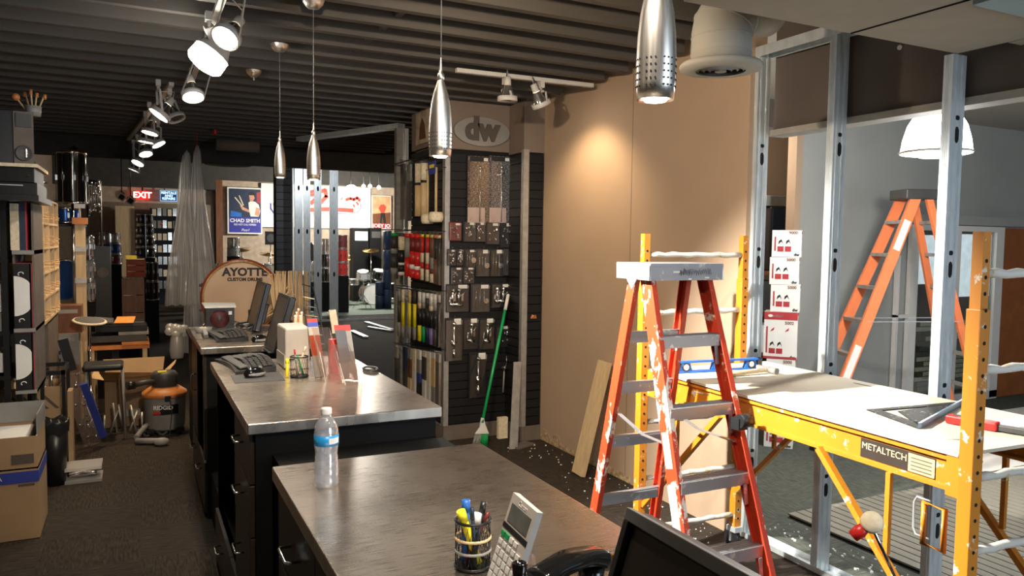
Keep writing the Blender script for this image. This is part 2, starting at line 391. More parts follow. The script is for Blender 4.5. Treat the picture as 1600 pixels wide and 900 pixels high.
# back room shell
struct('wall_back_room', MB().bb(5.80, 12.4, 5.42, 5.52, 0, 3.19), K['greywall'])
struct('wall_recess', MB().bb(3.32, 8.6, 6.6, 6.7, 0, 3.19), K['tan'])
struct('trim_recess_edge', MB().bb(5.72, 5.80, 5.41, 5.52, 0, 3.19), K['tan'])
struct('trim_recess_top', MB().bb(3.32, 5.72, 5.42, 5.60, 2.86, 3.19), K['header'])
struct('wall_back_right', MB().bb(12.4, 12.5, -4, 10.7, 0, 3.19), K['greywall'])
hd = struct('trim_header', MB().bb(3.36, 3.44, -.5, 3.36, 2.42, 3.19), K['header'])
struct('trim_header_edge', MB().bb(3.34, 3.46, -.5, 3.38, 2.385, 2.42), K['header_edge'], hd)
for y, z in ((2.92, 2.47), (2.55, 2.72), (3.30, 2.9)):
    MB().cyl((3.358, y, z), (3.352, y, z), .012, n=10).build('filler_spot', K['whitepaper'], hd)
struct('trim_back_ceiling', MB().bb(3.46, 12.4, -4, 5.42, 3.12, 3.2), K['soffit'])
# big drywall soffit overhead at the right
sf = struct('trim_soffit', MB().bb(1.75, 3.27, -1.5, 2.20, 2.605, 3.18), K['soffit'], bevel=.004)
struct('trim_soffit_end', MB().bb(3.275, 4.2, -1.5, 1.98, 2.605, 3.18), K['soffit'])
struct('trim_soffit_joint', MB().bb(2.586, 2.592, -1.5, 2.19, 2.600, 2.606), K['slatback'], sf)
struct('trim_soffit_drop', MB().bb(2.60, 4.2, -1.5, 1.70, 2.585, 2.60), K['soffit_blue'], sf)
# ------------------------------------------------------------------ stud frame
stud_y = [3.365, 2.82, 2.19]
sm = K['galv']
def stud(name, label, x, y, z0, z1, face=(1, 0), wd=.092, fl_=.042, holes=True, m=None, slotz=(.45, 1.05, 1.65, 2.25)):
    """C-section; web faces -y or +y, flanges along y; returns thing"""
    t = thing(name, label, 'stud', (x, y, z0)); m = m or sm
    h = z1-z0
    web = MB().bb(-wd/2, wd/2, -.001, .001, 0, h)
    for k in (-.55, -.35, .35, .55): web.bb(wd/2*k-.002, wd/2*k+.002, -.0028, -.001, 0, h)
    web.build('web', m, t, world=False)
    for s in (-1, 1):
        f = MB().bb(s*wd/2-.001, s*wd/2+.001, 0, fl_, 0, h)
        for k in (.3, .5, .7): f.bb(s*wd/2-.0025, s*wd/2+.0025, fl_*k-.0015, fl_*k+.0015, 0, h)
        f.bb(s*wd/2-(.009 if s > 0 else 0), s*wd/2+(.009 if s < 0 else 0), fl_-.001, fl_+.001, 0, h)
        f.build('flange', m, t, world=False)
    if holes:
        for q in slotz:
            for dz, hh in ((0, .075), (.075, .022)):
                MB().add([(a*.017*math.cos(i*math.pi/6), -.0016 if False else b, q-z0+dz+(hh/2)*math.sin(i*math.pi/6)) for a in (1,) for b in (-.0018,) for i in range(12)], [tuple(range(12))]).build('punch_hole', K['slatback'], t, world=False)
    return t
for i, (y, nm) in enumerate(zip(stud_y, ('galvanised steel stud at the end of the tan drywall', 'galvanised steel stud between the scaffold board and the tall box stack', 'nearest galvanised steel stud in front of the bright dome lamp'))):
    top = 2.88 if i < 2 else 2.60
    if i == 2: top = 2.60
    stud('metal_stud', nm, 3.28, y, .003, top)
# corrugated back edge visible on the studs: knurled flange strips
tr = MB().bb(3.232, 3.328, .2, 3.37, .0045, .0065).bb(3.231, 3.233, .2, 3.37, .0045, .035).bb(3.327, 3.329, .2, 3.37, .0045, .035)
tr.solo('floor_track', K['galv'], 'galvanised floor track running under the three right-hand studs', 'track')
tr = MB().bb(3.232, 3.328, 2.22, 3.39, 2.885, 2.888).bb(3.230, 3.232, 2.22, 3.39, 2.83, 2.888).bb(3.328, 3.330, 2.22, 3.39, 2.83, 2.888)
tr.solo('head_track', K['galv'], 'galvanised head track joining the tops of the right-hand studs', 'track')
# ================================================================== LAMPS
def par_lamp(label, mount, face, aim, r=.062, lit=True, power=30, col=WARM, gm=None, angle=70, big=False, z0=2.92, group='ceiling track lamp heads', drop=.10):
    """track head: adapter, yoke, ring, bulb; face = centre of the glass, aim = point lit"""
    mount = V(mount); face = V(face); d = (V(aim)-face).normalized()
    t = thing('track_lamp', label, 'lamp', (mount.x, mount.y, z0-.05), 0, group)
    back = face-d*.14
    MB().bb(mount.x-.017, mount.x+.017, mount.y-.03, mount.y+.03, z0-.045, z0+.0).build('adapter', K['trackwhite'], t)
    MB().cyl((mount.x, mount.y, z0-.045), (mount.x, mount.y, z0-.08), .012, n=10).build('stem', K['trackwhite'], t)
    side = d.cross(V((0, 0, 1)));
    if side.length < .2: side = V((1, 0, 0)).cross(d)
    side.normalize()
    if not big:
        top = V((mount.x, mount.y, z0-.08)); R = r+.012
        pts = [face+side*R-d*.02]; q = top+side*R*.8; pts += [q, top+side*R*.5+V((0, 0, .008)), top-side*R*.5+V((0, 0, .008)), top-side*R*.8, face-side*R-d*.02]
        y = MB()
        for a_, b_ in zip(pts, pts[1:]): y.beam(a_, b_, .016, .004, side)
        y.build('yoke', K['trackwhite'], t)
        MB().lathe([(r+.004, -.03), (r+.010, -.03), (r+.010, 0.004), (r+.004, .004), (r+.004, -.03)], face, d, 22).build('ring', K['trackwhite'], t)
        MB().lathe([(.026, -.105), (.034, -.085), (r*.75, -.05), (r, -.012), (r, -.004)], face, d, 22).build('reflector', K['lampdim'] if not gm else gm, t)
        MB().lathe([(.0, -.165), (.024, -.165), (.026, -.10), (.0, -.10)], face, d, 16).build('socket', K['trackwhite'], t)
        MB().tube([face-d*.165, face-d*.19+V((0, 0, .03)), top+V((0, .01, .0))+side*.02, top+V((0, 0, .02))], .004, 5).build('cord', K['trackwhite'], t)
        MB().lathe([(0, .004), (r*.6, .001), (r*.98, -.006)], face, d, 22).build('lens', (K['lampwarm'] if col != COOL else K['lampwhite']) if lit else K['lampdim'], t)
    else:
        top = V((mount.x, mount.y, z0-.08)); nk = face-d*.17
        MB().lathe([(0, -.185), (.05, -.185), (.058, -.165), (.078, -.12), (r+.008, -.085)], face, d, 26).build('housing', K['trackwhite'], t)
        MB().beam(top+V((0, 0, .01)), nk+d*.05, .05, .035, side).build('neck', K['trackwhite'], t)
        MB().lathe([(r+.006, -.085), (r+.010, -.02), (r*.92, 0.0), (r*.5, .012), (0, .016)], face, d, 26).build('lens', K['lampwhite'], t)
    if lit: light('SPOT', 'lamp_beam', face+d*.02, power, col, aim, .03, angle, .7, t)
    return t
# track along the counters (two lengths)
def track(p0, p1, label, wd=.036):
    mb = MB().beam(p0, p1, wd, .0285); t = mb.solo('lighting_track', K['trackwhite'], label, 'lighting track'); return t
track((.41, .5, 2.935), (.40, 6.45, 2.935), 'white ceiling track above the near counters')
track((.27, 6.55, 2.935), (-.06, 10.55, 2.935), 'white ceiling track continuing above the left aisle')
L = par_lamp
L('large white lamp head with glowing bell front, nearest on the ceiling track', (.36, 4.33, 0), pz(316, 103, 2.66), (-.9, 4.4, .9), r=.088, power=26, big=True, col=NEUT, angle=110)
L('white lamp head with finned reflector beside the large bell lamp', (.42, 3.72, 0), pz(352, 60, 2.70), (-.6, 2.9, 1.2), r=.06, power=18, col=NEUT)
L('lit lamp head pointing down behind the large bell lamp', (.40, 5.25, 0), pz(302, 152, 2.68), (.6, 4.3, 0), power=28, col=NEUT, angle=90)
L('bright tilted lamp head aimed at the left shelves, third along the ceiling track', (py(248, 180, 6.35).x, 6.35, 0), py(248, 180, 6.35), (-.9, 6.2, 1.2), r=.072, power=26, col=WARM, angle=80)
L('unlit grey lamp head beside the bright tilted lamp head', (.262, 6.70, 0), py(276, 186, 6.70), (.9, 6.2, 1.2), lit=False)
L('lit lamp head in the middle of the ceiling track, uppermost of the distant cluster', (py(234, 208, 7.45).x, 7.45, 0), py(234, 208, 7.45), (-.4, 7.2, .5), power=45, angle=80)
L('lit lamp head in the distant cluster facing the stick shelf', (py(228, 222, 8.0).x, 8.0, 0), py(228, 222, 8.0), (-.2, 8.0, .5), power=40, angle=80)
L('lit lamp head in the distant cluster turned to the right', (py(248, 226, 8.45).x, 8.45, 0), py(248, 226, 8.45), (1.2, 8.0, .9), power=22, angle=70)
L('small lit lamp head far down the aisle turned to the right', (py(228, 241, 9.2).x, 9.2, 0), py(228, 241, 9.2), (.6, 8.2, .2), power=16, angle=80)
L('small lit lamp head second from the far end of the ceiling track', (py(215, 255, 9.85).x, 9.85, 0), py(215, 255, 9.85), (-.8, 9.2, .8), power=16, angle=80)
L('small lit lamp head at the far end of the ceiling track', (py(209, 266, 10.42).x, 10.42, 0), py(209, 266, 10.42), (-.9, 10.5, .5), power=16, angle=80)
L('lamp head above the near counter aimed at the ladder', (.41, 2.92, 0), KEYLOC, (2.7, 2.55, .75), power=860, col=(1, .95, .86), angle=66)
L('added unseen fill lamp head at the camera end of the ceiling track', (.41, .9, 0), (.44, .95, 2.70), (.75, 2.1, 1.1), power=60, col=(1, .88, .74), angle=95)  # unseen head added to brighten the fronts of the worktop items
L('added unseen fill lamp head above the nearest worktop aimed along the counters', (.41, 1.9, 0), (.45, 1.95, 2.70), (1.4, 5.8, 1.0), power=120, col=(1, .82, .62), angle=75)  # unseen head added as warm fill for the counter fronts and drum
L('added unseen fill lamp head above the nearest worktop aimed at the tan drywall', (.41, 2.35, 0), (.46, 2.38, 2.70), (3.2, 4.5, 1.7), power=115, col=(1, .80, .58), angle=85)  # unseen head added as broad warm fill on the tan wall
# cross track in front of the oval sign
track((2.02, 5.0, 2.935), (3.12, 4.97, 2.935), 'short white ceiling track in front of the oval sign')
L('unlit lamp head on the short track, left of the lit one', (2.40, 4.99, 0), (2.40, 4.96, 2.755), (2.42, 5.0, 2), lit=False, group='lamp heads of the short track')
L('lit warm lamp head on the short track washing the tan wall', (2.68, 4.98, 0), (2.68, 4.96, 2.745), (3.25, 5.05, 1.7), col=(1, .74, .45), power=22, angle=115, group='lamp heads of the short track')
# pendants over the counters
def pendant(y, zb, label, x=.82, canopy=True, power=14):
    t = thing('pendant_lamp', label, 'lamp', (x, y, zb), 0, 'metal pendants over the counters')
    H = .225
    MB().lathe([(.026, 0.002), (.032, 0), (.034, .03), (.0345, .07), (.033, .11), (.029, .15), (.022, .185), (.013, .213), (.009, H)], (0, 0, 0), n=28).build('shade', K['steel'], t, world=False)
    hb = MB()
    for r_ in range(5):
        for c in range(28):
            if c % 4 == 3: continue
            a_ = 2*math.pi*c/28; z = .022+r_*.0115; q = V((.0345*math.cos(a_), .0345*math.sin(a_), z)); nn = V((math.cos(a_), math.sin(a_), 0))
            hb.cyl(q-nn*.001, q+nn*.0009, .0016, n=6)
    h = hb.build('vent_hole', K['slatback'], t, world=False); h['kind'] = 'stuff'
    MB().lathe([(.007, H-.002), (.010, H), (.010, H+.018), (.006, H+.022), (.005, H+.03), (.0018, H+.065)], n=12).build('cord_grip', K['steel'], t, world=False)
    MB().cyl((0, 0, H+.06), (0, 0, 2.93-zb), .0016, n=6).build('cord', K['grey'], t, world=False)
    MB().lathe([(0, 2.905-zb), (.03, 2.908-zb), (.05, 2.93-zb), (.056, 2.95-zb)], n=20).build('canopy', K['steel'], t, world=False)
    MB().lathe([(0, -.004), (.018, -.002), (.025, .006)], n=18).build('bulb', K['lampwarm'], t, world=False)
    light('SPOT', 'lamp_beam', (x, y, zb-.012), power, NEUT, (x, y, 0), .02, 95, .8, t)
    return t
pendant(1.10, 2.00, 'brushed metal pendant lamp hanging nearest to the camera')
pendant(2.15, 2.00, 'brushed metal pendant lamp hanging in front of the oval sign')
pendant(3.95, 2.05, 'brushed metal pendant lamp hanging in front of the steel studs')
pendant(4.95, 2.13, 'smallest lit pendant lamp, hanging beside the black slat column')
t = thing('ceiling_canopy', 'bare metal ceiling cup without a pendant, left of the drum banner', 'canopy', (.78, 5.80, 2.88))
MB().lathe([(0, .02), (.02, .022), (.05, .05), (.056, .07)], n=20).build('cup', K['steel'], t, world=False)
MB().cyl((0, 0, 0), (0, 0, .025), .006, n=8).build('nipple', K['steel'], t, world=False)
# big dome lamp in the back room
t = thing('dome_lamp', 'large glowing white dome lamp hanging behind the nearest stud', 'lamp', (4.74, 3.3, 2.37))
MB().lathe([(.205, 0), (.212, .01), (.200, .09), (.175, .18), (.13, .255), (.06, .29), (0, .295)], n=32).build('shade', K['bay'], t, world=False)
MB().lathe([(.212, .012), (.225, .004), (.212, -.006), (.19, 0)], n=32).build('rim', K['white'], t, world=False)
MB().lathe([(0, -.03), (.10, -.028), (.12, -.004), (.0, -.003)], n=20).build('diffuser', K['grey'], t, world=False)
MB().cyl((0, 0, .29), (0, 0, .75), .01, n=8).build('stem', K['grey'], t, world=False)
light('POINT', 'lamp_bulb', (4.74, 3.3, 2.30), 105, (1, .98, .94), size=.12, parent=t)
t = thing('recess_fill_bulb', 'added unseen fill bulb lighting the recess behind the grey wall', 'lamp', (5.2, 6.0, 2.8))  # unseen bulb added to brighten the recess wall
MB().sphere((5.2, 6.0, 2.85), .04, 12).build('bulb', K['lampwarm'], t); MB().cyl((5.2, 6.0, 2.89), (5.2, 6.0, 3.19), .02, n=10).build('holder', K['white'], t)
light('POINT', 'recess_fill_light', (5.2, 6.0, 2.76), 22, NEUT, size=.05, parent=t)
# ================================================================== COUNTERS
def handle(mb_parent, x, y, z, ln=.10, vert=False, name='handle'):
    d = V((0, 0, ln/2)) if vert else V((0, ln/2, 0)); c = V((x, y, z)); o = V((-.032, 0, 0))
    return MB().tube([c-d, c-d+o*.8, c-d*.9+o, c+d*.9+o, c+d+o*.8, c+d], .0045, 7).build(name, K['chrome'], mb_parent)
def worktop(x0, x1, y0, y1, label, z=1.08, th=.042):
    return MB().bb(x0, x1, y0, y1, z-th, z).solo('worktop', K['counter'], label, 'counter top', bevel=.004)
worktop(.35, 1.02, .15, 2.28, 'scratched stainless steel worktop with the water bottle')
worktop(.352, 1.10, 2.84, 4.36, 'stainless steel worktop holding the brochure rack and nearer keyboard')
worktop(.345, 1.00, 4.93, 6.13, 'stainless steel worktop at the far end with the snare drum box')
def front(c, y0, y1, z0, z1, hz=None, vert=False, name='drawer', m=None, x=.382, hy=None):
    d = MB().bb(x-.018, x, y0+.003, y1-.003, z0+.003, z1-.003).build(name, m or K['brownlam'], c, bevel=.002)
    if hz is not None: handle(d, x-.018, hy if hy is not None else (y0+y1)/2, hz, .11, vert)
    return d
# nearest cabinet
c = thing('base_cabinet', 'black base cabinet under the nearest steel worktop', 'cabinet', (.70, 1.2, 0))
MB().bb(.382, 1.00, .2, 2.26, .08, 1.036).build('carcass', K['black'], c)
MB().bb(.42, .98, .22, 2.24, 0, .08).build('plinth', K['black'], c)
for k in range(4):
    y0 = .22+k*.51
    front(c, y0, y0+.51, .82, 1.02, .92)
    front(c, y0, y0+.51, .10, .82, .62, True, 'door', hy=y0+.44)
# middle cabinet with open bays
c = thing('base_cabinet', 'dark cabinet with open cable bay under the middle worktop', 'cabinet', (.72, 3.6, 0))
MB().bb(.382, 1.08, 2.86, 2.88, .0, 1.036).build('end_panel', K['black'], c)
MB().bb(.382, 1.08, 4.30, 4.32, .0, 1.036).build('end_panel', K['black'], c)
MB().bb(1.06, 1.08, 2.88, 4.30, .0, 1.036).build('back_panel', K['black'], c)
MB().bb(.40, 1.06, 2.88, 4.30, .30, .32).build('shelf', K['black'], c)
MB().bb(.40, 1.06, 3.36, 3.38, .32, 1.036).build('divider', K['brownlam'], c)
front(c, 2.88, 3.36, .84, 1.03, .96); front(c, 2.88, 3.36, .64, .84, .76); front(c, 2.88, 3.36, .32, .64, .52)
for y0 in (2.88, 3.59): front(c, y0, y0+.71, .03, .30, .2, m=K['brownlam'])
# far cabinet
c = thing('base_cabinet', 'dark brown cabinet under the far worktop with the blower vacuum beside it', 'cabinet', (.70, 5.5, 0))
MB().bb(.382, .98, 4.98, 5.0, 0, 1.036).build('end_panel', K['black'], c)
MB().bb(.382, .98, 6.08, 6.10, 0, 1.036).build('end_panel', K['brownlam'], c)
MB().bb(.96, .98, 5.0, 6.08, 0, 1.036).build('back_panel', K['black'], c)
MB().bb(.40, .96, 5.0, 6.08, .35, .37).build('shelf', K['black'], c)
for y0 in (5.0, 5.54): front(c, y0, y0+.54, .03, .35, .26)
front(c, 5.54, 6.08, .37, 1.03, .75, True, 'door', hy=5.64)
front(c, 4.98, 5.06, .37, 1.03, None, name='filler_panel')
# open bay equipment between middle and far cabinet
c = thing('base_cabinet', 'low black cabinet with white cables between middle and far counters', 'cabinet', (.70, 4.65, 0))
MB().bb(.40, 1.0, 4.34, 4.96, .0, .30).build('carcass', K['black'], c)
MB().bb(.97, 1.0, 4.34, 4.96, .30, .955).build('back_panel', K['black'], c)
c = thing('base_cabinet', 'low black cabinet filling the gap in front of the middle counter', 'cabinet', (.75, 2.57, 0))
MB().bb(.45, 1.09, 2.30, 2.855, .0, .935).build('carcass', K['black'], c)
MB().bb(.44, 1.10, 2.29, 2.855, .935, .957).build('top', K['black'], c)
c = thing('base_cabinet', 'low black cabinet carrying the large wooden bass drum', 'cabinet', (.72, 6.6, 0))
MB().bb(.40, 1.27, 6.16, 7.1, .0, .93).build('carcass', K['black'], c)
MB().bb(.38, 1.29, 6.145, 7.12, .93, .955).build('top', K['black'], c)
# things inside the bays
for i in range(6):
    y = 3.48+.10*i; z0 = .322
    pts = [(.55+.05*math.sin(i*2), y, z0+.55), (.47, y+.04, z0+.35+.05*math.sin(i)), (.50, y+.10, z0+.12), (.60, y+.05, z0+.01)]
    MB().tube(pts, .005, 5).solo('cable', K['grey'] if i % 2 else K['blackplastic'], ('white' if i % 2 else 'black')+' cable hanging in the open cabinet bay', 'cable', 'cables in the open cabinet bay, '+('white' if i % 2 else 'black'))
t = thing('binder', 'rust orange binder standing in the open cabinet bay', 'binder', (.52, 3.50, .321))
MB().bb(.42, .66, 3.40, 3.45, .321, .70).build('cover', K['darkwood'], t); MB().bb(.43, .65, 3.408, 3.442, .33, .69).build('pages', K['cream'], t)
t = thing('binder', 'orange binder leaning behind the rust one in the cabinet bay', 'binder', (.52, 3.50, .321))
MB().bb(.43, .66, 3.47, 3.51, .321, .68).build('cover', K['orangeplastic'], t); MB().bb(.44, .65, 3.478, 3.502, .33, .67).build('pages', K['cream'], t)
t = thing('computer_tower', 'black desktop computer in the open cabinet bay', 'computer', (.7, 4.05, .321))
MB().bb(.46, .92, 4.02, 4.2, .321, .74).build('case', K['blackplastic'], t, bevel=.004); MB().bb(.452, .46, 4.03, 4.19, .34, .72).build('front_panel', K['darkgrey'], t)
# ================================================================== SLATWALL
def slat_face(t, a, b, z0, z1, nrm, zs0=None):
    """vertical face from a to b (xy) with horizontal boards"""
    a = V((*a, 0)); b = V((*b, 0)); n = V((*nrm, 0)); d = b-a; N = int((z1-z0)/.0762); pr = None
    ang = math.atan2(d.y, d.x); ln = d.length
    for k in range(N):
        z = z0+.0762*k+.036
        if pr is None:
            m_ = MB().bb(-ln/2, ln/2, -.006, .006, -.0345, .0345).mesh('slat', K['slat']); pr = m_
        o = bpy.data.objects.new('slat', pr); C.objects.link(o); o.parent = t
        c_ = (a+b)/2+n*.008; o.matrix_basis = wm(t).inverted() @ (Matrix.Translation((c_.x, c_.y, z)) @ Matrix.Rotation(ang, 4, 'Z'))
sw = thing('slatwall_display', 'black slatwall corner with steel edge strips and hanging drum hardware', 'slatwall', (2.9, 6.15, 0))
MB().bb(2.415, 3.0, 6.155, 6.188, .13, 2.54).bb(2.405, 2.438, 6.19, 7.04, .13, 2.58).bb(3.005, 3.038, 5.875, 6.188, .13, 2.52).bb(3.04, 3.195, 5.872, 5.898, .13, 2.52).build('backing', K['slatback'], sw)
slat_face(sw, (2.43, 6.152), (2.985, 6.152), .14, 2.54, (0, -1))
slat_face(sw, (2.402, 6.19), (2.402, 7.03), .14, 2.58, (-1, 0))
slat_face(sw, (3.002, 5.89), (3.002, 6.15), .14, 2.52, (-1, 0))
slat_face(sw, (3.05, 5.868), (3.19, 5.868), .14, 2.52, (0, -1))
MB().bb(2.385, 2.43, 6.13, 6.19, .13, 2.55).build('corner_strip', K['galvdark'], sw)
MB().bb(2.992, 3.045, 5.845, 5.89, .13, 2.54).build('corner_strip', K['galvdark'], sw)
MB().bb(2.39, 3.0, 6.135, 6.188, 0, .13).bb(2.39, 2.438, 6.19, 7.04, 0, .13).bb(2.99, 3.038, 5.85, 6.188, 0, .13).bb(3.04, 3.195, 5.85, 5.898, 0, .13).build('kick_board', K['kick'], sw)
MB().bb(2.384, 2.39, 6.2, 7.0, .12, .135).build('kick_trim', K['galvdark'], sw)
# steel channels at the far end of the stick wall
t = thing('metal_stud', 'tall steel stud at the far end of the drumstick wall', 'stud', (2.38, 7.76, 0))
MB().bb(2.42, 2.50, 7.60, 7.605, 0, 2.895).build('web', K['galvdark'], t); MB().bb(2.42, 2.425, 7.605, 7.67, 0, 2.895).bb(2.495, 2.50, 7.605, 7.67, 0, 2.895).build('flange', K['galvdark'], t)
MB().bb(2.505, 2.54, 7.57, 7.61, 0, 2.895).build('edge_bead', K['galv'], t)
A0, A1 = V((1.76, 9.25, 2.921)), V((2.47, 7.60, 2.921))
MB().beam(A0, A1, .10, .05).solo('head_track', K['galv'], 'dull steel head track running back from the drumstick wall top', 'track')
# oval sign
t = thing('oval_sign', 'silver oval sign with two dark letters above the hardware wall', 'sign', (2.72, 6.12, 2.60))
cx, cz = 2.725, 2.70
el = [(cx+.265*math.cos(i*math.pi/24), 6.12, cz+.125*math.sin(i*math.pi/24)) for i in range(48)]
MB().prism(el, (0, .028, 0)).build('plate', mat('brushed_sign', (.34, .32, .29), .4, metal=.5, var=.05), t)
text('dw', .27, K['header'], t, (cx-.005, 6.117, cz+.015), (0, -1, 0), ext=.006, bold=.014, sx=.95)
# picture above the sticks
t = thing('framed_picture', 'small picture of a seated player above the drumstick wall', 'picture', (2.39, 6.95, 2.66))
MB().bb(2.385, 2.398, 6.52, 6.90, 2.64, 2.935).build('sheet', mat('picture_paper', (.45, .36, .25), .7, var=.4, scale=9), t)
f = MB(); f.prism([(2.384, 6.62, 2.68), (2.384, 6.80, 2.68), (2.384, 6.79, 2.80), (2.384, 6.73, 2.88), (2.384, 6.66, 2.82)], (-.001, 0, 0)).build('figure', K['darkwood'], t)
ORD = ['first', 'second', 'third', 'fourth', 'fifth', 'sixth', 'seventh', 'eighth', 'ninth', 'tenth', 'eleventh', 'twelfth']
# ---------------------------------------------------------------- blister packs on the face Y=6.15
class Rig(MB):
    def cyl(s, a, b, r0, r1=None, n=14, cap=True): return MB.cyl(s, a, b, r0*1.7, r1, n, cap)
    def sphere(s, c, r, n=12, sq=(1, 1, 1)): return MB.sphere(s, c, r*1.45, n, sq)
def rig(mb, kind, cx, cz, w_, h_, Y, rnd):
    """chrome hardware of several kinds"""
    if kind == 'pedal':
        mb.cyl((cx, Y, cz-h_*.42), (cx+.004, Y, cz+h_*.25), .006, n=8); mb.cyl((cx-.02, Y, cz+h_*.30), (cx+.025, Y, cz+h_*.30), .008, n=8)
        mb.sphere((cx+.002, Y-.004, cz+h_*.37), .016, 10); mb.cyl((cx-.03, Y, cz+h_*.22), (cx-.022, Y, cz+h_*.33), .005, n=6); mb.cyl((cx+.018, Y, cz+h_*.24), (cx+.032, Y, cz+h_*.33), .005, n=6)
    elif kind == 'rods':
        for k in range(3):
            x = cx-w_*.28+k*w_*.22; mb.cyl((x, Y, cz-h_*.38), (x+.004, Y, cz+h_*.34), .0025, n=6)
        mb.cyl((cx+w_*.3, Y-.006, cz-h_*.1), (cx+w_*.3, Y+.002, cz-h_*.1), .014, n=12); mb.sphere((cx+w_*.26, Y, cz-.02), .008, 8)
    elif kind == 'clamp':
        mb.cyl((cx-w_*.25, Y, cz-h_*.2), (cx+w_*.22, Y, cz-h_*.26), .011, n=8); mb.cyl((cx, Y, cz-h_*.25), (cx+w_*.06, Y, cz+h_*.3), .008, n=8)
        mb.sphere((cx+w_*.05, Y, cz+h_*.28), .015, 10); mb.box((cx+w_*.2, Y, cz), (.02, .012, .05)); mb.cyl((cx+w_*.1, Y, cz+.01), (cx+w_*.34, Y, cz+h_*.2), .005, n=6)
        mb.cyl((cx-w_*.28, Y, cz-h_*.3), (cx-w_*.18, Y, cz+.02), .006, n=6)
    elif kind == 'stand':
        mb.cyl((cx, Y, cz-h_*.4), (cx, Y, cz+h_*.36), .006, n=8); mb.sphere((cx, Y, cz+h_*.36), .015, 10); mb.sphere((cx-.004, Y, cz-h_*.1), .018, 10); mb.cyl((cx-.022, Y, cz-.01), (cx+.024, Y, cz-.03), .007, n=8); mb.cyl((cx, Y, cz-h_*.42), (cx, Y, cz-h_*.25), .011, n=8)
    else:
        for k in range(9):
            x = cx+(rnd.random()-.5)*w_*.7; z = cz+(rnd.random()-.55)*h_*.6
            if k % 3: mb.sphere((x, Y, z), .006+.006*rnd.random(), 8)
            else: mb.cyl((x-.014, Y, z), (x+.012, Y, z+.02*(rnd.random()-.5)), .004, n=6)
def blister(x0, y0, x1, y1, kind, label, col='blackplastic', dep=.025, seed=0, tag_=True):
    Y = 6.112; p = py(x0, y0, Y); q = py(x1, y1, Y); X0, X1, Z1, Z0 = p.x, q.x, p.z, q.z
    rnd = random.Random(seed); w_, h_ = X1-X0, Z1-Z0; cx, cz = (X0+X1)/2, (Z0+Z1)/2
    t = thing('blister_pack', label, 'package', (cx, Y, Z0), 0, 'packaged drum hardware on the slatwall')
    MB().bb(X0, X1, Y, Y+.003, Z0, Z1).build('backing_card', K[col], t)
    MB().tube([(cx, 6.135, Z1+.012), (cx, Y-.03, Z1+.012), (cx, Y-.035, Z1+.018)], .0025, 5).build('hook', K['chrome'], t)
    mb = Rig(); rig(mb, kind, cx, cz, w_, h_, Y-.016, rnd)
    if w_ > .2: rig(mb, kind, cx-w_*.25, cz, w_*.5, h_, Y-.016, rnd)
    mb.build('hardware', K['chrome'], t)
    if tag_: MB().bb(cx+w_*.05, X1-.008, Y-.0015, Y, Z1-h_*.16, Z1-.008).build('price_label', K['whitepaper'], t)
    MB().bb(X0+.004, X1-.004, Y-dep, Y-dep+.001, Z0+.004, Z1-h_*.05).bb(X0+.004, X0+.006, Y-dep, Y, Z0+.004, Z1-h_*.05).bb(X1-.006, X1-.004, Y-dep, Y, Z0+.004, Z1-h_*.05).build('clear_cover', K['clear'], t)
    return t
# two long pedal packs
for i, (a_, b_, cl) in enumerate(((731, 763, 'copper'), (765, 796, 'silver'))):
    Y = 6.112; p = py(a_, 243, Y); q = py(b_, 349, Y); X0, X1, Z1, Z0 = p.x, q.x, p.z, q.z; cx = (X0+X1)/2
    t = thing('blister_pack', 'tall patterned pack with a long chrome rod, '+('left' if i == 0 else 'right')+' of the two below the oval sign', 'package', (cx, Y, Z0), 0, 'packaged drum hardware on the slatwall')
    MB().bb(X0, X1, Y, Y+.003, Z0, Z1).build('backing_card', worn('patterned_card_'+cl, (.022, .018, .017), (.30, .22, .16) if i == 0 else (.25, .26, .30), .50, 60, .4, stretch=(1, 1, 2.2)), t)
    MB().bb(X0+.02, X1-.01, Y-.001, Y, Z1-.045, Z1-.005).build('header_label', K['blackplastic'], t)
    MB().bb(X1-.05, X1-.01, Y-.002, Y-.001, Z1-.04, Z1-.012).build('price_label', K['whitepaper'], t)
    MB().bb(X0+.004, X1-.035, Y-.0015, Y, Z0+.004, Z0+.135).build('instruction_panel', mat('pinkish_paper_%d' % i, (.55, .42, .38), .7), t)
    mb = MB(); mb.cyl((cx+.008, Y-.02, Z0+.01), (cx+.012, Y-.02, Z1-.16), .006, n=8).sphere((cx+.006, Y-.02, Z1-.10), .020, 12).cyl((cx-.03, Y-.02, Z1-.17), (cx+.035, Y-.02, Z1-.145), .009, n=8).cyl((cx-.035, Y-.02, Z1-.19), (cx-.03, Y-.02, Z1-.135), .006, n=6).cyl((cx+.01, Y-.02, Z1-.16), (cx+.006, Y-.02, Z1-.1), .010, n=8).cyl((cx+.03, Y-.02, Z1-.17), (cx+.035, Y-.02, Z1-.11), .005, n=6)
    mb.build('hardware', K['chrome'], t)
    MB().bb(X0+.004, X1-.004, Y-.034, Y-.033, Z0+.004, Z1-.05).build('clear_cover', K['clear'], t)
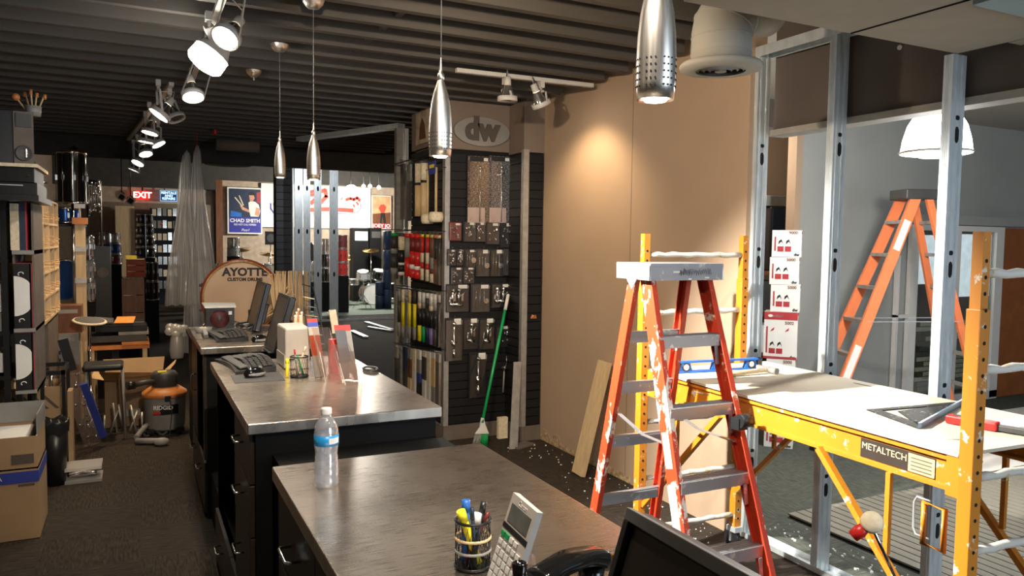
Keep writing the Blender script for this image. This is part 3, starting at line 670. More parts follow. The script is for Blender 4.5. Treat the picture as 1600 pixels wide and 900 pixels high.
ROWS = [
    ('row under the tall packs', [(702, 347, 720, 376, 'bits'), (724, 346, 742, 378, 'bits'), (743, 346, 757, 378, 'bits'), (759, 347, 779, 382, 'bits'), (782, 347, 799, 387, 'bits')]),
    ('second row of packs', [(699, 389, 711, 415, 'bits'), (712, 389, 723, 415, 'clamp'), (725, 389, 742, 418, 'rods'), (744, 389, 763, 432, 'rods'), (765, 389, 785, 432, 'rods'), (787, 389, 806, 430, 'rods')]),
    ('short pair under the second row', [(704, 417, 721, 444, 'bits'), (722, 417, 740, 443, 'bits')]),
    ('third row of packs', [(697, 444, 731, 487, 'clamp'), (736, 444, 764, 487, 'rods'), (767, 443, 800, 480, 'clamp')]),
    ('fourth row of packs', [(695, 497, 721, 563, 'stand'), (723, 497, 746, 545, 'clamp'), (748, 497, 771, 545, 'clamp'), (774, 509, 796, 542, 'bits')]),
    ('bottom of the hardware wall', [(733, 551, 759, 620, 'stand')])]
sd = 0
for rn, packs in ROWS:
    for k, (a_, b_, c_, d_, kd) in enumerate(packs):
        sd += 1; lab = {'bits': 'bag of small chrome fittings', 'clamp': 'clear pack with chrome clamp', 'rods': 'clear pack with thin rods', 'stand': 'tall clear pack with a chrome stand fitting'}[kd]
        if len(packs) > 1: lab += ', '+ORD[k]+' from left, '+rn
        else: lab += ' alone at the '+rn
        blister(a_, b_, c_, d_, kd, lab, col=('darkred' if sd == 1 else ('darkgrey' if kd in ('rods',) and sd % 2 else 'blackplastic')), seed=sd)
t = thing('chrome_clamp', 'bare chrome clamp with a dark rod hanging behind the broom handle', 'clamp', (2.93, 6.09, .95))
p = py(788, 575, 6.10)
MB().sphere((p.x, 6.10, p.z), .026, 12).cyl((p.x-.03, 6.10, p.z+.005), (p.x+.05, 6.10, p.z-.01), .010, n=8).cyl((p.x+.02, 6.10, p.z), (p.x+.02, 6.10, p.z+.11), .008, n=8).build('joint', K['chrome'], t)
MB().cyl((p.x, 6.10, p.z-.02), (p.x-.01, 6.10, p.z-.22), .008, n=8).build('rod', K['grey'], t)
MB().tube([(p.x+.02, 6.135, p.z+.11), (p.x+.02, 6.08, p.z+.115)], .003, 5).build('hook', K['chrome'], t)
# ---------------------------------------------------------------- sticks on the face X=2.4
XS = 2.33
def hang_pack(pxx, y0, y1, segs, label, wd=.045, kind='sleeve', grp='stick packs on the side wall'):
    """segs: list of (fraction, colour key) from the top"""
    p = px(pxx, y0, XS); q = px(pxx, y1, XS); Z1, Z0, Y = p.z, q.z, p.y; H = Z1-Z0
    t = thing('stick_pack', label, 'package', (XS, Y, Z0), 0, grp)
    z = Z1
    for fr, ck in segs:
        z2 = z-fr*H
        mb = MB()
        if kind == 'tube': mb.cyl((XS, Y, z2), (XS, Y, z), wd*.48, n=12)
        elif kind == 'sticks':
            for s in (-1, 1): mb.cyl((XS, Y+s*wd*.25, z2), (XS, Y+s*wd*.25, z), wd*.24, n=10)
        else: mb.bb(XS-.010, XS+.010, Y-wd/2, Y+wd/2, z2, z)
        mb.build('section', K[ck], t); z = z2
    MB().bb(XS-.016, XS+.016, Y-wd/2-.003, Y+wd/2+.003, Z0-.004, Z1+.03).build('clear_sleeve', K['clear'], t)
    MB().tube([(2.392, Y, Z1+.035), (XS-.03, Y, Z1+.035), (XS-.035, Y, Z1+.042)], .003, 5).build('hook', K['blackmetal'], t)
    return t
for zrow, nm in ((364, 'upper'), (450, 'middle'), (541, 'lower')):
    pass
rowA = [(616, 'green capped clear tube with dark sticks', [(.08, 'green'), (.30, 'darkgrey'), (.12, 'grey'), (.35, 'darkgrey'), (.15, 'grey')], 'tube'),
        (628, 'clear tube of patterned dark rods', [(.08, 'darkgrey'), (.32, 'cream'), (.30, 'blackplastic'), (.06, 'white'), (.16, 'blackplastic'), (.08, 'white')], 'tube'),
        (638, 'red capped clear tube with red lower half', [(.10, 'red'), (.45, 'grey'), (.45, 'red')], 'tube'),
        (646, 'red tube with dark window and white mark', [(.10, 'red'), (.30, 'darkred'), (.30, 'red'), (.10, 'white'), (.20, 'red')], 'tube'),
        (653.5, 'narrow red tube with white mark', [(.10, 'red'), (.30, 'darkred'), (.32, 'red'), (.08, 'white'), (.20, 'red')], 'tube'),
        (660, 'red and cream stick pair with yellow top', [(.06, 'yel'), (.35, 'red'), (.20, 'cream'), (.14, 'red'), (.25, 'cream')], 'sticks'),
        (668, 'cream and red stick pair with yellow top', [(.06, 'yel'), (.33, 'red'), (.24, 'cream'), (.12, 'red'), (.25, 'cream')], 'sticks'),
        (675, 'dark stick pair with pale lower ends', [(.06, 'maple'), (.42, 'darkwood'), (.24, 'grey'), (.10, 'darkred'), (.18, 'cream')], 'sticks'),
        (681, 'dark brown stick pair with gold top', [(.06, 'orangeplastic'), (.44, 'blackplastic'), (.50, 'darkwood')], 'sticks'),
        (686, 'black stick pair nearest to the steel corner', [(.06, 'maple'), (.54, 'blackplastic'), (.40, 'darkgrey')], 'sticks')]
for k, (x, lb, sg, kd) in enumerate(rowA):
    hang_pack(x, 364+k*.4, 428+k*1.9, sg, lb+' in the upper row', .075 if k < 5 else .05, kd)
rowB = [(624, 'clear sleeve of grey brushes', [(.25, 'grey'), (.45, 'darkgrey'), (.30, 'grey')], 'sticks'),
        (630, 'yellow gripped brushes, farthest of three yellow packs', [(.26, 'cream'), (.50, 'yel'), (.24, 'grey')], 'sticks'),
        (640, 'yellow gripped brushes, middle of three yellow packs', [(.26, 'maple'), (.48, 'yel'), (.26, 'grey')], 'sticks'),
        (648, 'yellow gripped brushes, nearest of three yellow packs', [(.26, 'darkgrey'), (.48, 'yel'), (.26, 'grey')], 'sticks'),
        (656, 'black mallets with yellow ends and white cards', [(.22, 'white'), (.12, 'maple'), (.34, 'blackplastic'), (.32, 'yel')], 'sticks'),
        (662, 'black mallets with green ends', [(.20, 'white'), (.12, 'grey'), (.36, 'blackplastic'), (.32, 'green')], 'sticks'),
        (668, 'black mallets with dark green ends', [(.10, 'white'), (.16, 'darkgrey'), (.42, 'blackplastic'), (.32, 'navy')], 'sticks'),
        (674, 'black mallets with violet ends and white cards', [(.24, 'white'), (.10, 'cream'), (.34, 'blackplastic'), (.32, 'purple')], 'sticks'),
        (680, 'black mallets with grey ends', [(.20, 'white'), (.12, 'grey'), (.36, 'blackplastic'), (.32, 'darkgrey')], 'sticks'),
        (686, 'plain black mallets beside the steel corner', [(.14, 'grey'), (.86, 'blackplastic')], 'sticks')]
for k, (x, lb, sg, kd) in enumerate(rowB):
    hang_pack(x, 452+k*1.0, 525+k*1.9, sg, lb+' in the middle row', .055, kd)
rowC = [(620, 'clear sleeve with a chrome tool', [(.3, 'grey'), (.3, 'lampdim'), (.4, 'darkgrey')], 'sleeve'),
        (633, 'blue and grey brush sleeve', [(.5, 'navy'), (.5, 'darkgrey')], 'sleeve'),
        (641, 'rust brown brush sleeve', [(.25, 'grey'), (.45, 'darkwood'), (.30, 'maple')], 'sleeve'),
        (648, 'white brush sleeve', [(.5, 'cream'), (.5, 'white')], 'sleeve'),
        (655, 'dark brush sleeve with a blue badge', [(.2, 'white'), (.30, 'grey'), (.2, 'blueband'), (.30, 'blackplastic')], 'sleeve'),
        (664, 'dark pack with white lower end', [(.12, 'cream'), (.48, 'darkgrey'), (.40, 'white')], 'sleeve'),
        (671, 'cream rod bundle, farther of two', [(.12, 'white'), (.50, 'cream'), (.38, 'white')], 'sleeve'),
        (678, 'tan rod bundle, nearer of two', [(.10, 'white'), (.55, 'maple'), (.35, 'grey')], 'sleeve'),
        (685, 'pale sleeve beside the steel corner', [(.15, 'grey'), (.85, 'kick')], 'sleeve')]
for k, (x, lb, sg, kd) in enumerate(rowC):
    hang_pack(x, 541+k*1.5, 600+k*4.6, sg, lb+' in the lower row', .085, kd)
top = [(630, 256, 343, 'dark bagged brush set at the far end', [(.4, 'darkgrey'), (.6, 'kick')], 'sleeve', .10),
       (640, 257, 345, 'grey bagged brush set', [(.3, 'grey'), (.7, 'darkgrey')], 'sleeve', .09),
       (654, 256, 338, 'pale rod tube with a dark band, farther of two', [(.36, 'cream'), (.05, 'blackplastic'), (.59, 'maple')], 'tube', .07),
       (663, 255, 338, 'pale rod tube with a dark band, nearer of two', [(.32, 'cream'), (.05, 'blackplastic'), (.63, 'maple')], 'tube', .07)]
for x, a_, b_, lb, sg, kd, wd_ in top: hang_pack(x, a_, b_, sg, lb+' in the top row', wd_, kd)
for i, (xx, yy, rr) in enumerate(((668, 342, .058), (681, 339, .066))):
    p = px(xx, yy, 2.30); t = thing('mallet', 'white felt bass mallet hanging in the top row, '+('farther' if i == 0 else 'nearer')+' one', 'mallet', (p.x, p.y, p.z-.05), 0, 'white felt mallets')
    MB().lathe([(0, -.045), (rr*.8, -.042), (rr, -.02), (rr, .02), (rr*.8, .042), (0, .045)], p, (0, 0, 1), 16).build('felt_head', K['cream'], t)
    MB().cyl(p+V((0, 0, .04)), p+V((0.0, .0, .42)), .011, n=10).build('handle', K['wood'], t)
    MB().tube([(2.392, p.y, p.z+.425), (p.x-.02, p.y, p.z+.425)], .003, 5).build('hook', K['blackmetal'], t)
p = px(675, 262, 2.29); t = thing('display_card', 'blue card with yellow print above the felt mallets', 'card', (p.x, p.y, p.z-.05))
MB().box(p, (.004, .17, .11)).build('card', K['blueband'], t); MB().box(p+V((-.003, 0, .012)), (.002, .12, .03)).build('print', K['yel'], t)
MB().tube([(2.392, p.y, p.z+.06), (p.x-.01, p.y, p.z+.05)], .003, 5).build('hook', K['blackmetal'], t)
q = py(834, 495, 5.85); MB().prism([(q.x-.03, 5.852, q.z-.015), (q.x+.03, 5.852, q.z-.015), (q.x+.018, 5.845, q.z+.02), (q.x, 5.83, q.z+.012), (q.x-.018, 5.845, q.z+.02)], (0, .006, 0)).solo('orange_hook', K['orangeplastic'], 'small orange plastic hook on the narrow black slat strip', 'hook')
# wire rails above the stick rows
for (ya, yb, lb) in ((361, 358, 'black wire hook rail above the upper stick row'), (449, 458, 'black wire hook rail above the middle stick row'), (537, 548, 'black wire hook rail above the lower stick row')):
    a_ = px(618, ya, 2.385); b_ = px(690, yb, 2.385)
    MB().tube([a_, b_], .006, 6).solo('hook_rail', K['blackmetal'], lb, 'rail')
a_ = px(612, 258, 2.385); b_ = px(690, 250, 2.385)
MB().tube([(2.385, 7.60, a_.z), (2.385, b_.y, a_.z)], .007, 6).solo('hook_rail', K['blackmetal'], 'black wire hook rail above the felt mallets', 'rail')
# ================================================================== RED STEP LADDER
def lerp(a, b, t): return V(a)+(V(b)-V(a))*t
def channel(p0, p1, wd, dp, side, into):
    """C-channel rail: web wd wide, flanges dp deep pointing 'into'"""
    p0 = V(p0); p1 = V(p1); d = (p1-p0).normalized(); a = V(side); a = (a-d*a.dot(d)).normalized(); b = V(into); b = b-d*b.dot(d)-a*b.dot(a); b.normalize()
    pr = [(-wd/2, 0), (wd/2, 0), (wd/2, dp), (wd/2-.006, dp), (wd/2-.006, .006), (-wd/2+.006, .006), (-wd/2+.006, dp), (-wd/2, dp)]
    return MB().prism([p0+a*u+b*v for u, v in pr], p1-p0)
t = thing('step_ladder', 'paint splattered red step ladder in front of the yellow scaffold', 'ladder', (2.17, 2.7, 0))
FT = {'L': (V((1.973, 2.687, 1.60)), V((1.979, 2.283, 0.0))), 'R': (V((2.323, 2.700, 1.60)), V((2.385, 2.20, 0.0)))}
RT = {'L': (V((1.985, 2.80, 1.60)), V((1.975, 3.17, 0.0))), 'R': (V((2.30, 2.80, 1.60)), V((2.40, 3.17, 0.0)))}
for k, sgn in (('L', 1), ('R', -1)):
    for nm, T_, wd in (('front_rail', FT, .075), ('rear_rail', RT, .055)):
        a_, b_ = T_[k]
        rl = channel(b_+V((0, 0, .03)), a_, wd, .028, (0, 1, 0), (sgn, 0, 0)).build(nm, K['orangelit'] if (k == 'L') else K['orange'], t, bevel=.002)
        MB().box(b_+V((sgn*.014, 0, .025)), (.042, wd+.012, .05)).build('rubber_foot', K['blackplastic'], rl)
        if nm == 'front_rail' and k == 'L':
            for s0, s1 in ((.40, .49), (.53, .68)):
                q = lerp(a_, b_, s0); q2 = lerp(a_, b_, s1); dd = (q2-q)
                MB().beam(q+V((-.0015, 0, 0)), q2+V((-.0015, 0, 0)), .002, .045, (0, 1, 0)).build('warning_label', K['whitepaper'], rl)
            fr = channel(b_, a_, .001, .001, (0, 1, 0), (1, 0, 0))
for i, z in enumerate((1.35, 1.06, .77, .48, .19)):
    s = (1.60-z)/1.60; l = lerp(*FT['L'], s); r = lerp(*FT['R'], s)
    a_ = l+V((.028, .0, 0)); b_ = r-V((.028, 0, 0)); c = (a_+b_)/2; w_ = (b_.x-a_.x)+.04
    st = MB(); st.box(c, (w_, .078, .004)); st.box(c+V((0, -.039, -.022)), (w_, .004, .048)); st.box(c+V((0, .039, -.022)), (w_, .004, .048))
    for k in range(5): st.box(c+V((0, -.03+.015*k, .003)), (w_, .004, .003))
    st.build('step', K['alum'], t)
    for q_, sg_ in ((a_, 1), (b_, -1)): MB().beam(q_+V((.01*sg_, -.03, -.04)), q_+V((0, -.03, -.13)), .02, .003, (0, 1, 0)).build('step_brace', K['alum'], t)
for i, z in enumerate((1.32, 1.075, .805, .50, .22)):
    s = (1.60-z)/1.60; l = lerp(*RT['L'], s)+V((.028, 0, 0)); r = lerp(*RT['R'], s)-V((.028, 0, 0))
    mb = MB(); mb.beam(l-V((.02, 0, 0)), r+V((.02, 0, 0)), .028, .052, (0, 0, 1)); mb.beam(l+V((0, -.016, .012)), r+V((0, -.016, .012)), .006, .010); mb.build('rear_bar', K['alum'], t)
for k, X in (('L', 2.012), ('R', 2.33)):
    s = (1.60-.93)/1.6; a_ = lerp(*FT[k], s+.02); b_ = lerp(*RT[k], s-.02); m_ = (a_+b_)/2+V((0, 0, -.03)); o_ = V((.034 if k == 'L' else -.034, 0, 0))
    MB().beam(a_+o_, m_+o_, .004, .02, (1, 0, 0)).beam(m_+o_, b_+o_, .004, .02, (1, 0, 0)).build('spreader', K['alum'], t)
MB().cyl((2.29, 2.43, 1.00), (2.35, 2.43, 1.00), .03, n=12).box((2.31, 2.45, .985), (.05, .05, .05)).build('spreader_lock', K['blackplastic'], t)
cap = MB(); X0, X1 = 1.945, 2.345
cap.bb(X0, X1, 2.615, 2.865, 1.655, 1.665); cap.bb(X0, X1, 2.615, 2.622, 1.592, 1.655); cap.bb(X0, X1, 2.858, 2.865, 1.592, 1.655)
cap.bb(X0, X0+.006, 2.615, 2.865, 1.592, 1.655); cap.bb(X1-.006, X1, 2.615, 2.865, 1.592, 1.655)
for X in (X0-.003, X1+.001): cap.prism([(X, 2.70, 1.60), (X, 2.79, 1.60), (X, 2.745, 1.545)], (.004, 0, 0))
cp = cap.build('top_cap', K['alum'], t, bevel=.003)
sg = MB(); rnd = random.Random(3); x = 2.10
for k in range(16):
    x2 = x+.009+.006*rnd.random(); sg.tube([(x, 2.613, 1.612+.012*rnd.random()), (x+.005, 2.613, 1.632+.012*rnd.random()), (x2, 2.613, 1.614+.006*rnd.random())], .0013 if k < 6 else .0008, 4); x = x2-.002
sg.build('scribble', K['ink'], cp)
MB().bb(2.068, 2.10, 2.612, 2.615, 1.625, 1.632).bb(2.24, 2.262, 2.612, 2.615, 1.60, 1.606).bb(2.15, 2.165, 2.612, 2.615, 1.595, 1.60).build('paint_drip', K['whitepaper'], cp)
for z in (1.20, 1.02, .35):                      # stickers on the right front rail
    s = (1.60-z)/1.6; q = lerp(*FT['R'], s)+V((-.0305, 0, 0)); q2 = lerp(*FT['R'], s+.08)+V((-.0305, 0, 0))
    MB().beam(q+V((.031, 0, 0)), q2+V((.031, 0, 0)), .003, .04, (0, 1, 0)).build('warning_label', K['whitepaper'] if z > .5 else K['yel'], t)
# ================================================================== YELLOW SCAFFOLD
t = thing('baker_scaffold', 'yellow rolling scaffold with plastered rungs under the dusty plywood board', 'scaffold', (2.7, 2.4, 0))
PN, PF = V((2.35, 1.47, 0)), V((2.42, 3.30, 0)); dl = (PF-PN).normalized(); wl = V((dl.y, -dl.x, 0)); WD = .66
def post(p, z0=.13, z1=1.80):
    mb = MB(); mb.beam(p+V((0, 0, z0)), p+V((0, 0, z1-.24)), .048, .048, dl)
    o = mb.build('post', K['yellow'], t, bevel=.003)
    MB().beam(p+V((0, 0, z1-.25)), p+V((0, 0, z1)), .036, .036, dl).build('post_tip', K['yellow'], o)
    h = MB()
    for k in range(int((z1-z0)/.051)-1):
        z = z0+.05+k*.051; e = .0245 if z < z1-.24 else .0185
        h.cyl(p-wl*0+V((0, 0, z))-dl*e, p+V((0, 0, z))-dl*(e+.0006), .0065, n=8)
        h.cyl(p+V((0, 0, z))+wl*e, p+V((0, 0, z))+wl*(e+.0006), .0065, n=8)
    hh = h.build('pin_hole', K['slatback'], o); hh['kind'] = 'stuff'
    MB().box(p+V((0, 0, .115)), (.06, .07, .03)).box(p+V((0, .015, .075)), (.05, .012, .07)).build('caster_fork', K['galv'], t)
    MB().cyl(p+V((-.016, .02, .056)), p+V((.016, .02, .056)), .055, n=18).build('caster_wheel', K['blackplastic'], t)
    return o
posts = [PN, PN+wl*WD, PF, PF+wl*WD]
for p in posts: post(p)
for e, zs in ((PF, (1.69, 1.38, .79, .48, .20)), (PN, (1.67, 1.365, 1.02, .78, .50, .22))):
    for z in zs:
        a_ = e+wl*.024+V((0, 0, z)); b_ = e+wl*(WD-.024)+V((0, 0, z)); pts = [lerp(a_, b_, q/12)+V((0, 0, .003*math.sin(q*2.3))) for q in range(13)]
        MB().tube(pts, [.012+.004*abs(math.sin(q*1.7+z*9)) for q in range(13)], 8).build('rung', K['yellowrung'], t)
zt = 1.085
for s in (0, 1):                                  # side rails of the deck: angle section with slots
    o_ = wl*(.03+s*(WD-.06)); a_ = PN+o_; b_ = PF+o_; sg_ = -1 if s == 0 else 1
    mb = MB().beam(a_+V((0, 0, zt-.085)), b_+V((0, 0, zt-.085)), .004, .10, wl*1.0 if False else (1, 0, 0))
    mb = MB(); mb.prism([a_+V((0, 0, zt-.012)), b_+V((0, 0, zt-.012)), b_+V((0, 0, zt-.125)), a_+V((0, 0, zt-.125))], wl*.004)
    mb.prism([a_+V((0, 0, zt-.125)), b_+V((0, 0, zt-.125)), b_+V((0, 0, zt-.131)), a_+V((0, 0, zt-.131))], wl*(.03*-sg_)); mb.prism([a_+V((0, 0, zt-.012)), b_+V((0, 0, zt-.012)), b_+V((0, 0, zt-.018)), a_+V((0, 0, zt-.018))], wl*(.03*-sg_))
    mb.prism([a_-wl*.012*(1-s)+V((0, 0, zt-.03)), b_-wl*.012*(1-s)+V((0, 0, zt-.03)), b_-wl*.012*(1-s)+V((0, 0, zt-.018)), a_-wl*.012*(1-s)+V((0, 0, zt-.018))], wl*.012)
    mb.prism([a_-wl*.010*(1-s)+V((0, 0, zt-.131)), b_-wl*.010*(1-s)+V((0, 0, zt-.131)), b_-wl*.010*(1-s)+V((0, 0, zt-.118)), a_-wl*.010*(1-s)+V((0, 0, zt-.118))], wl*.012)
    r_ = mb.build('side_rail', K['yellow'], t)
    for e, sgn in ((a_, 1), (b_, -1)):
        MB().box(e+dl*sgn*.055+V((0, 0, zt-.075))-wl*.008*(1 if s == 0 else -1), (.012, .075, .14), Matrix.Rotation(math.atan2(-dl.x, dl.y), 3, 'Z')).build('end_plate', K['yellow'], t)
    if s == 0:
        q = a_+dl*.14+V((0, 0, zt-.075))-wl*.0022
        MB().prism([q+V((0, 0, -.035)), q+dl*.30+V((0, 0, -.035)), q+dl*.30+V((0, 0, .035)), q+V((0, 0, .035))], wl*-.001).build('name_plate', mat('dark_plate', (.028, .018, .012), .6), r_)
        MB().prism([q+V((0, 0, -.033))-wl*.001, q+dl*.10+V((0, 0, -.033))-wl*.001, q+dl*.10+V((0, 0, .030))-wl*.001, q+V((0, 0, .030))-wl*.001], wl*-.0006).build('rating_label', mat('pale_yellow_label', (.62, .52, .22), .6), r_)
        text('METALTECH', .034, mat('cream_ink', (.6, .52, .30), .6), r_, q+dl*.20+V((0, 0, .008))-wl*.0014, -wl, ext=.0004)
        for k in range(4): MB().prism([q+dl*.01+V((0, 0, -.025+.013*k))-wl*.0018, q+dl*.09+V((0, 0, -.025+.013*k))-wl*.0018, q+dl*.09+V((0, 0, -.021+.013*k))-wl*.0018, q+dl*.01+V((0, 0, -.021+.013*k))-wl*.0018], wl*-.0003).build('print_line', K['header'], r_)
for e, sgn, hx in ((PN, 1, .40), (PF, -1, .40)):           # diagonal braces below the deck
    for s in (0, 1):
        o_ = wl*(.012+s*(WD-.024)); a_ = e+o_+V((0, 0, .34))+dl*sgn*.02; b_ = e+o_+dl*sgn*.62+V((0, 0, zt-.125)); MB().beam(a_, b_, .028, .024).build('brace', K['yellow'], t)
        MB().beam(e+o_+dl*sgn*.30+V((0, 0, .66)), e+o_+dl*sgn*.30+V((0, 0, zt-.13)), .018, .018).build('strut', K['yellow'], t)
# locking loops beside the near post
q = PN+dl*.07+V((0, 0, .90))
MB().tube([q-wl*.01, q-wl*.01+dl*.075, q-wl*.01+dl*.075-V((0, 0, .14)), q-wl*.01-V((0, 0, .14))], .010, 7, True).build('lock_handle', K['yellow'], t)
q2 = q+dl*.075+wl*.02
MB().tube([q2, q2+dl*.05, q2+dl*.06-V((0, 0, .02)), q2+dl*.06-V((0, 0, .11)), q2+dl*.05-V((0, 0, .13)), q2-V((0, 0, .13))], .0035, 6).build('wire_clip', K['galv'], t)
# plywood deck board
bd = MB(); a_ = PN+wl*.045+dl*.005; b_ = PF+wl*.045+dl*-.03
bd.prism([a_+V((0, 0, zt-.011)), b_+V((0, 0, zt-.011)), b_+wl*.60+V((0, 0, zt-.011)), a_+wl*.60+V((0, 0, zt-.011))], (0, 0, .013))
a2 = PN+wl*.012+dl*.06
deck = MB().prism([PN+wl*.012+dl*.05+V((0, 0, zt-.010)), PF+wl*.012-dl*.05+V((0, 0, zt-.010)), PF+wl*.80-dl*.05+V((0, 0, zt-.010)), PN+wl*.80+dl*.05+V((0, 0, zt-.010))], (0, 0, .012)).solo('plywood_deck', K['ply'], 'dusty pale plywood board lying on the yellow scaffold', 'board')
zd = zt+.003
for (qx, qy) in ((1105, 618), (1195, 581), (1360, 604)):
    q = pz(qx, qy, zd); MB().prism([q, q+dl*.10, q+dl*.10+wl*.012, q+wl*.012], (0, 0, .0008)).build('grip_slot', K['kick'], deck)
# blue spirit level standing on edge at the far end
a_ = pz(1052, 572, zd); b_ = pz(1182, 560, zd)
a_ = V((2.46, 3.08, zd)); b_ = V((2.98, 3.02, zd))
t = thing('spirit_level', 'blue spirit level standing on edge at the far end of the board', 'level', (a_+b_)/2)
d = (b_-a_).normalized(); n_ = V((d.y, -d.x, 0)); Ln = (b_-a_).length; H = .062
def lv(u, h): return a_+d*u+V((0, 0, h))-n_*.012
mb = MB(); mb.prism([lv(0, 0), lv(Ln, 0), lv(Ln, .012), lv(0, .012)], n_*.024); mb.prism([lv(0, H-.010), lv(Ln, H-.010), lv(Ln, H), lv(0, H)], n_*.024)
for u0, u1 in ((.02, .10), (.215, .305), (.42, Ln-.02)): mb.prism([lv(u0, .012), lv(u1, .012), lv(u1-.015, H-.01), lv(u0+.015, H-.01)], n_*.02)
mb.build('frame', K['blue'], t)
MB().prism([lv(-.025, -.0), lv(.02, 0), lv(.02, H), lv(-.025, H)], n_*.024).build('end_cap', K['darkgrey'], t); MB().prism([lv(Ln-.02, -.0), lv(Ln+.005, 0), lv(Ln+.005, H), lv(Ln-.02, H)], n_*.024).build('end_cap', K['darkgrey'], t)
for u in (.06, .46):
    c = lv(u, H/2); MB().cyl(c+n_*-.002, c+n_*.026, .022, n=18).build('vial_ring', K['blackplastic'], t); MB().cyl(c+n_*.024, c+n_*.0275, .015, n=18).build('vial', K['whitepaper'], t)
    MB().cyl(c-n_*.004, c+n_*0, .015, n=18).build('vial', K['whitepaper'], t)
# hammer lying behind
t = thing('hammer', 'old wooden handled hammer lying beside the blue level', 'hammer', (2.75, 2.92, zd))
MB().tube([(2.60, 2.90, zd+.018), (2.75, 2.90, zd+.016), (2.90, 2.90, zd+.020)], [.016, .013, .011], 10).build('handle', K['wood'], t)
MB().cyl((2.925, 2.845, zd+.018), (2.925, 2.90, zd+.02), .017, n=12).beam((2.925, 2.90, zd+.02), (2.925, 2.98, zd+.024), .022, .018).build('head', K['galvdark'], t)
# rafter square with grey saw blade
p0 = pz(1354, 641, zd); p1 = pz(1508, 628, zd); p2 = pz(1434, 670, zd)
t = thing('framing_square', 'black triangular framing square lying flat on the board', 'square', (p0+p1+p2)/3)
mb = MB(); cc = (p0+p1+p2)/3
for a_, b_ in ((p0, p1), (p1, p2), (p2, p0)):
    ai = lerp(a_, cc, .30); bi = lerp(b_, cc, .30); mb.prism([a_, b_, bi, ai], (0, 0, .004))
mb.prism([lerp(p1, cc, .2), lerp(p2, cc, .2), lerp(p0, cc, .62)], (0, 0, .004))
mb.build('plate', worn('scratched_black', (.010, .010, .010), (.35, .35, .33), .40, 60, .8), t)
e = (p2-p1).normalized(); MB().prism([p1+V((0, 0, .0)), p2, p2+V((0, 0, .022)), p1+V((0, 0, .022))], (p1-p0).normalized()*.018).build('fence', mat('blue_grey_metal', (.20, .27, .36), .35, metal=.5), t)
# red tool behind the near post, white board beneath
a_ = pz(1440, 673, zd); c = pz(1522, 655, zd); 
t = thing('utility_tool', 'red and grey hand tool lying beside the framing square', 'tool', c)
d = V((.25, -.96, 0)).normalized(); e_ = V((.96, .25, 0))
c0 = pz(1478, 664, zd)+V((.05, 0, .0))
MB().box(c0+d*.06+V((0, 0, .017)), (.05, .17, .032), frame((0, 0, 1), d)).build('body', K['red'], t, bevel=.006)
MB().box(c0+d*.20+V((0, 0, .014)), (.03, .14, .022), frame((0, 0, 1), d)).build('shaft', K['darkgrey'], t, bevel=.004)
MB().box(c0+d*.30+V((0, 0, .015)), (.045, .06, .028), frame((0, 0, 1), d)).build('tail', K['red'], t, bevel=.006)
MB().box(c0+d*.02+V((0, -.002, .034)), (.02, .05, .003), frame((0, 0, 1), d)).build('grip_inset', K['darkgrey'], t)
q = pz(1560, 640, zd)
MB().box(V((2.93, 1.66, zd+.009)), (.26, .11, .018), Matrix.Rotation(-.1, 3, 'Z')).solo('wood_offcut', K['white'], 'short white painted board offcut lying under the red tool tail', 'board')
MB().tube([pz(1478, 686, zd)+V((0, 0, .002)), pz(1500, 688, zd)+V((0, 0, .002))], .0018, 5).solo('nail', K['galvdark'], 'loose nail lying near the post on the plywood board', 'nail')
# orange clamp below the board edge
t = thing('wood_block', 'small wooden block tucked under the far end of the board', 'block', (2.46, 2.95, .9))
MB().bb(2.49, 2.56, 2.55, 2.66, zt-.10, zt-.013).build('block', K['wood'], t)
# ================================================================== LUMBER, BROOM, LEANING STUD
a_ = V((2.955, 4.80, .0)); b_ = V((3.145, 4.76, .86))
MB().beam(a_+V((0, 0, .012)), b_, .038, .14, (0, 1, 0)).solo('lumber_plank', K['wood'], 'pale pine plank leaning against the tan drywall', 'plank', bevel=.002)
t = thing('broom', 'green handled broom leaning on the black slatwall', 'broom', (2.60, 5.80, 0))
hb_ = V((2.60, 5.78, .22)); ht = V((2.965, 6.06, 1.27))
MB().cyl(hb_, lerp(hb_, ht, .9), .013, n=10).build('handle', K['green'], t); MB().cyl(lerp(hb_, ht, .88), ht, .015, n=10).sphere(ht, .015, 10).build('grip', K['white'], t)
MB().prism([(2.54, 5.775, .13), (2.665, 5.775, .12), (2.63, 5.775, .20), (2.615, 5.775, .26), (2.595, 5.775, .26), (2.58, 5.775, .18)], (0, .025, 0)).build('head_block', K['white'], t, bevel=.004)
bm1 = MB(); bm2 = MB(); rnd = random.Random(5)
for k in range(90):
    u = k/89; x0 = 2.545+.115*u; x1 = 2.51+.14*u-.0; m_ = bm1 if u < .45 else bm2
    m_.cyl((x0, 5.78+.015*rnd.random(), .135), (x1, 5.775+.03*rnd.random(), .002+.01*rnd.random()), .0022, n=4)
o = bm1.build('bristles', K['grey'], t); o['kind'] = 'stuff'; o = bm2.build('bristles', K['green'], t); o['kind'] = 'stuff'
MB().prism([(2.80, 5.66, 0.0), (2.88, 5.66, 0), (2.99, 5.83, .71), (2.915, 5.83, .71)], (0, .003, 0)).prism([(2.88, 5.66, 0), (2.883, 5.70, 0), (2.993, 5.86, .70), (2.99, 5.83, .71)], (-.003, .0, 0)).solo('steel_offcut', K['galvdark'], 'short steel stud offcut leaning beside the broom', 'stud')
MB().bb(2.86, 2.95, 6.00, 6.04, 0, .19).solo('wood_scrap', K['cream'], 'pale board scrap standing behind the steel offcut', 'board')
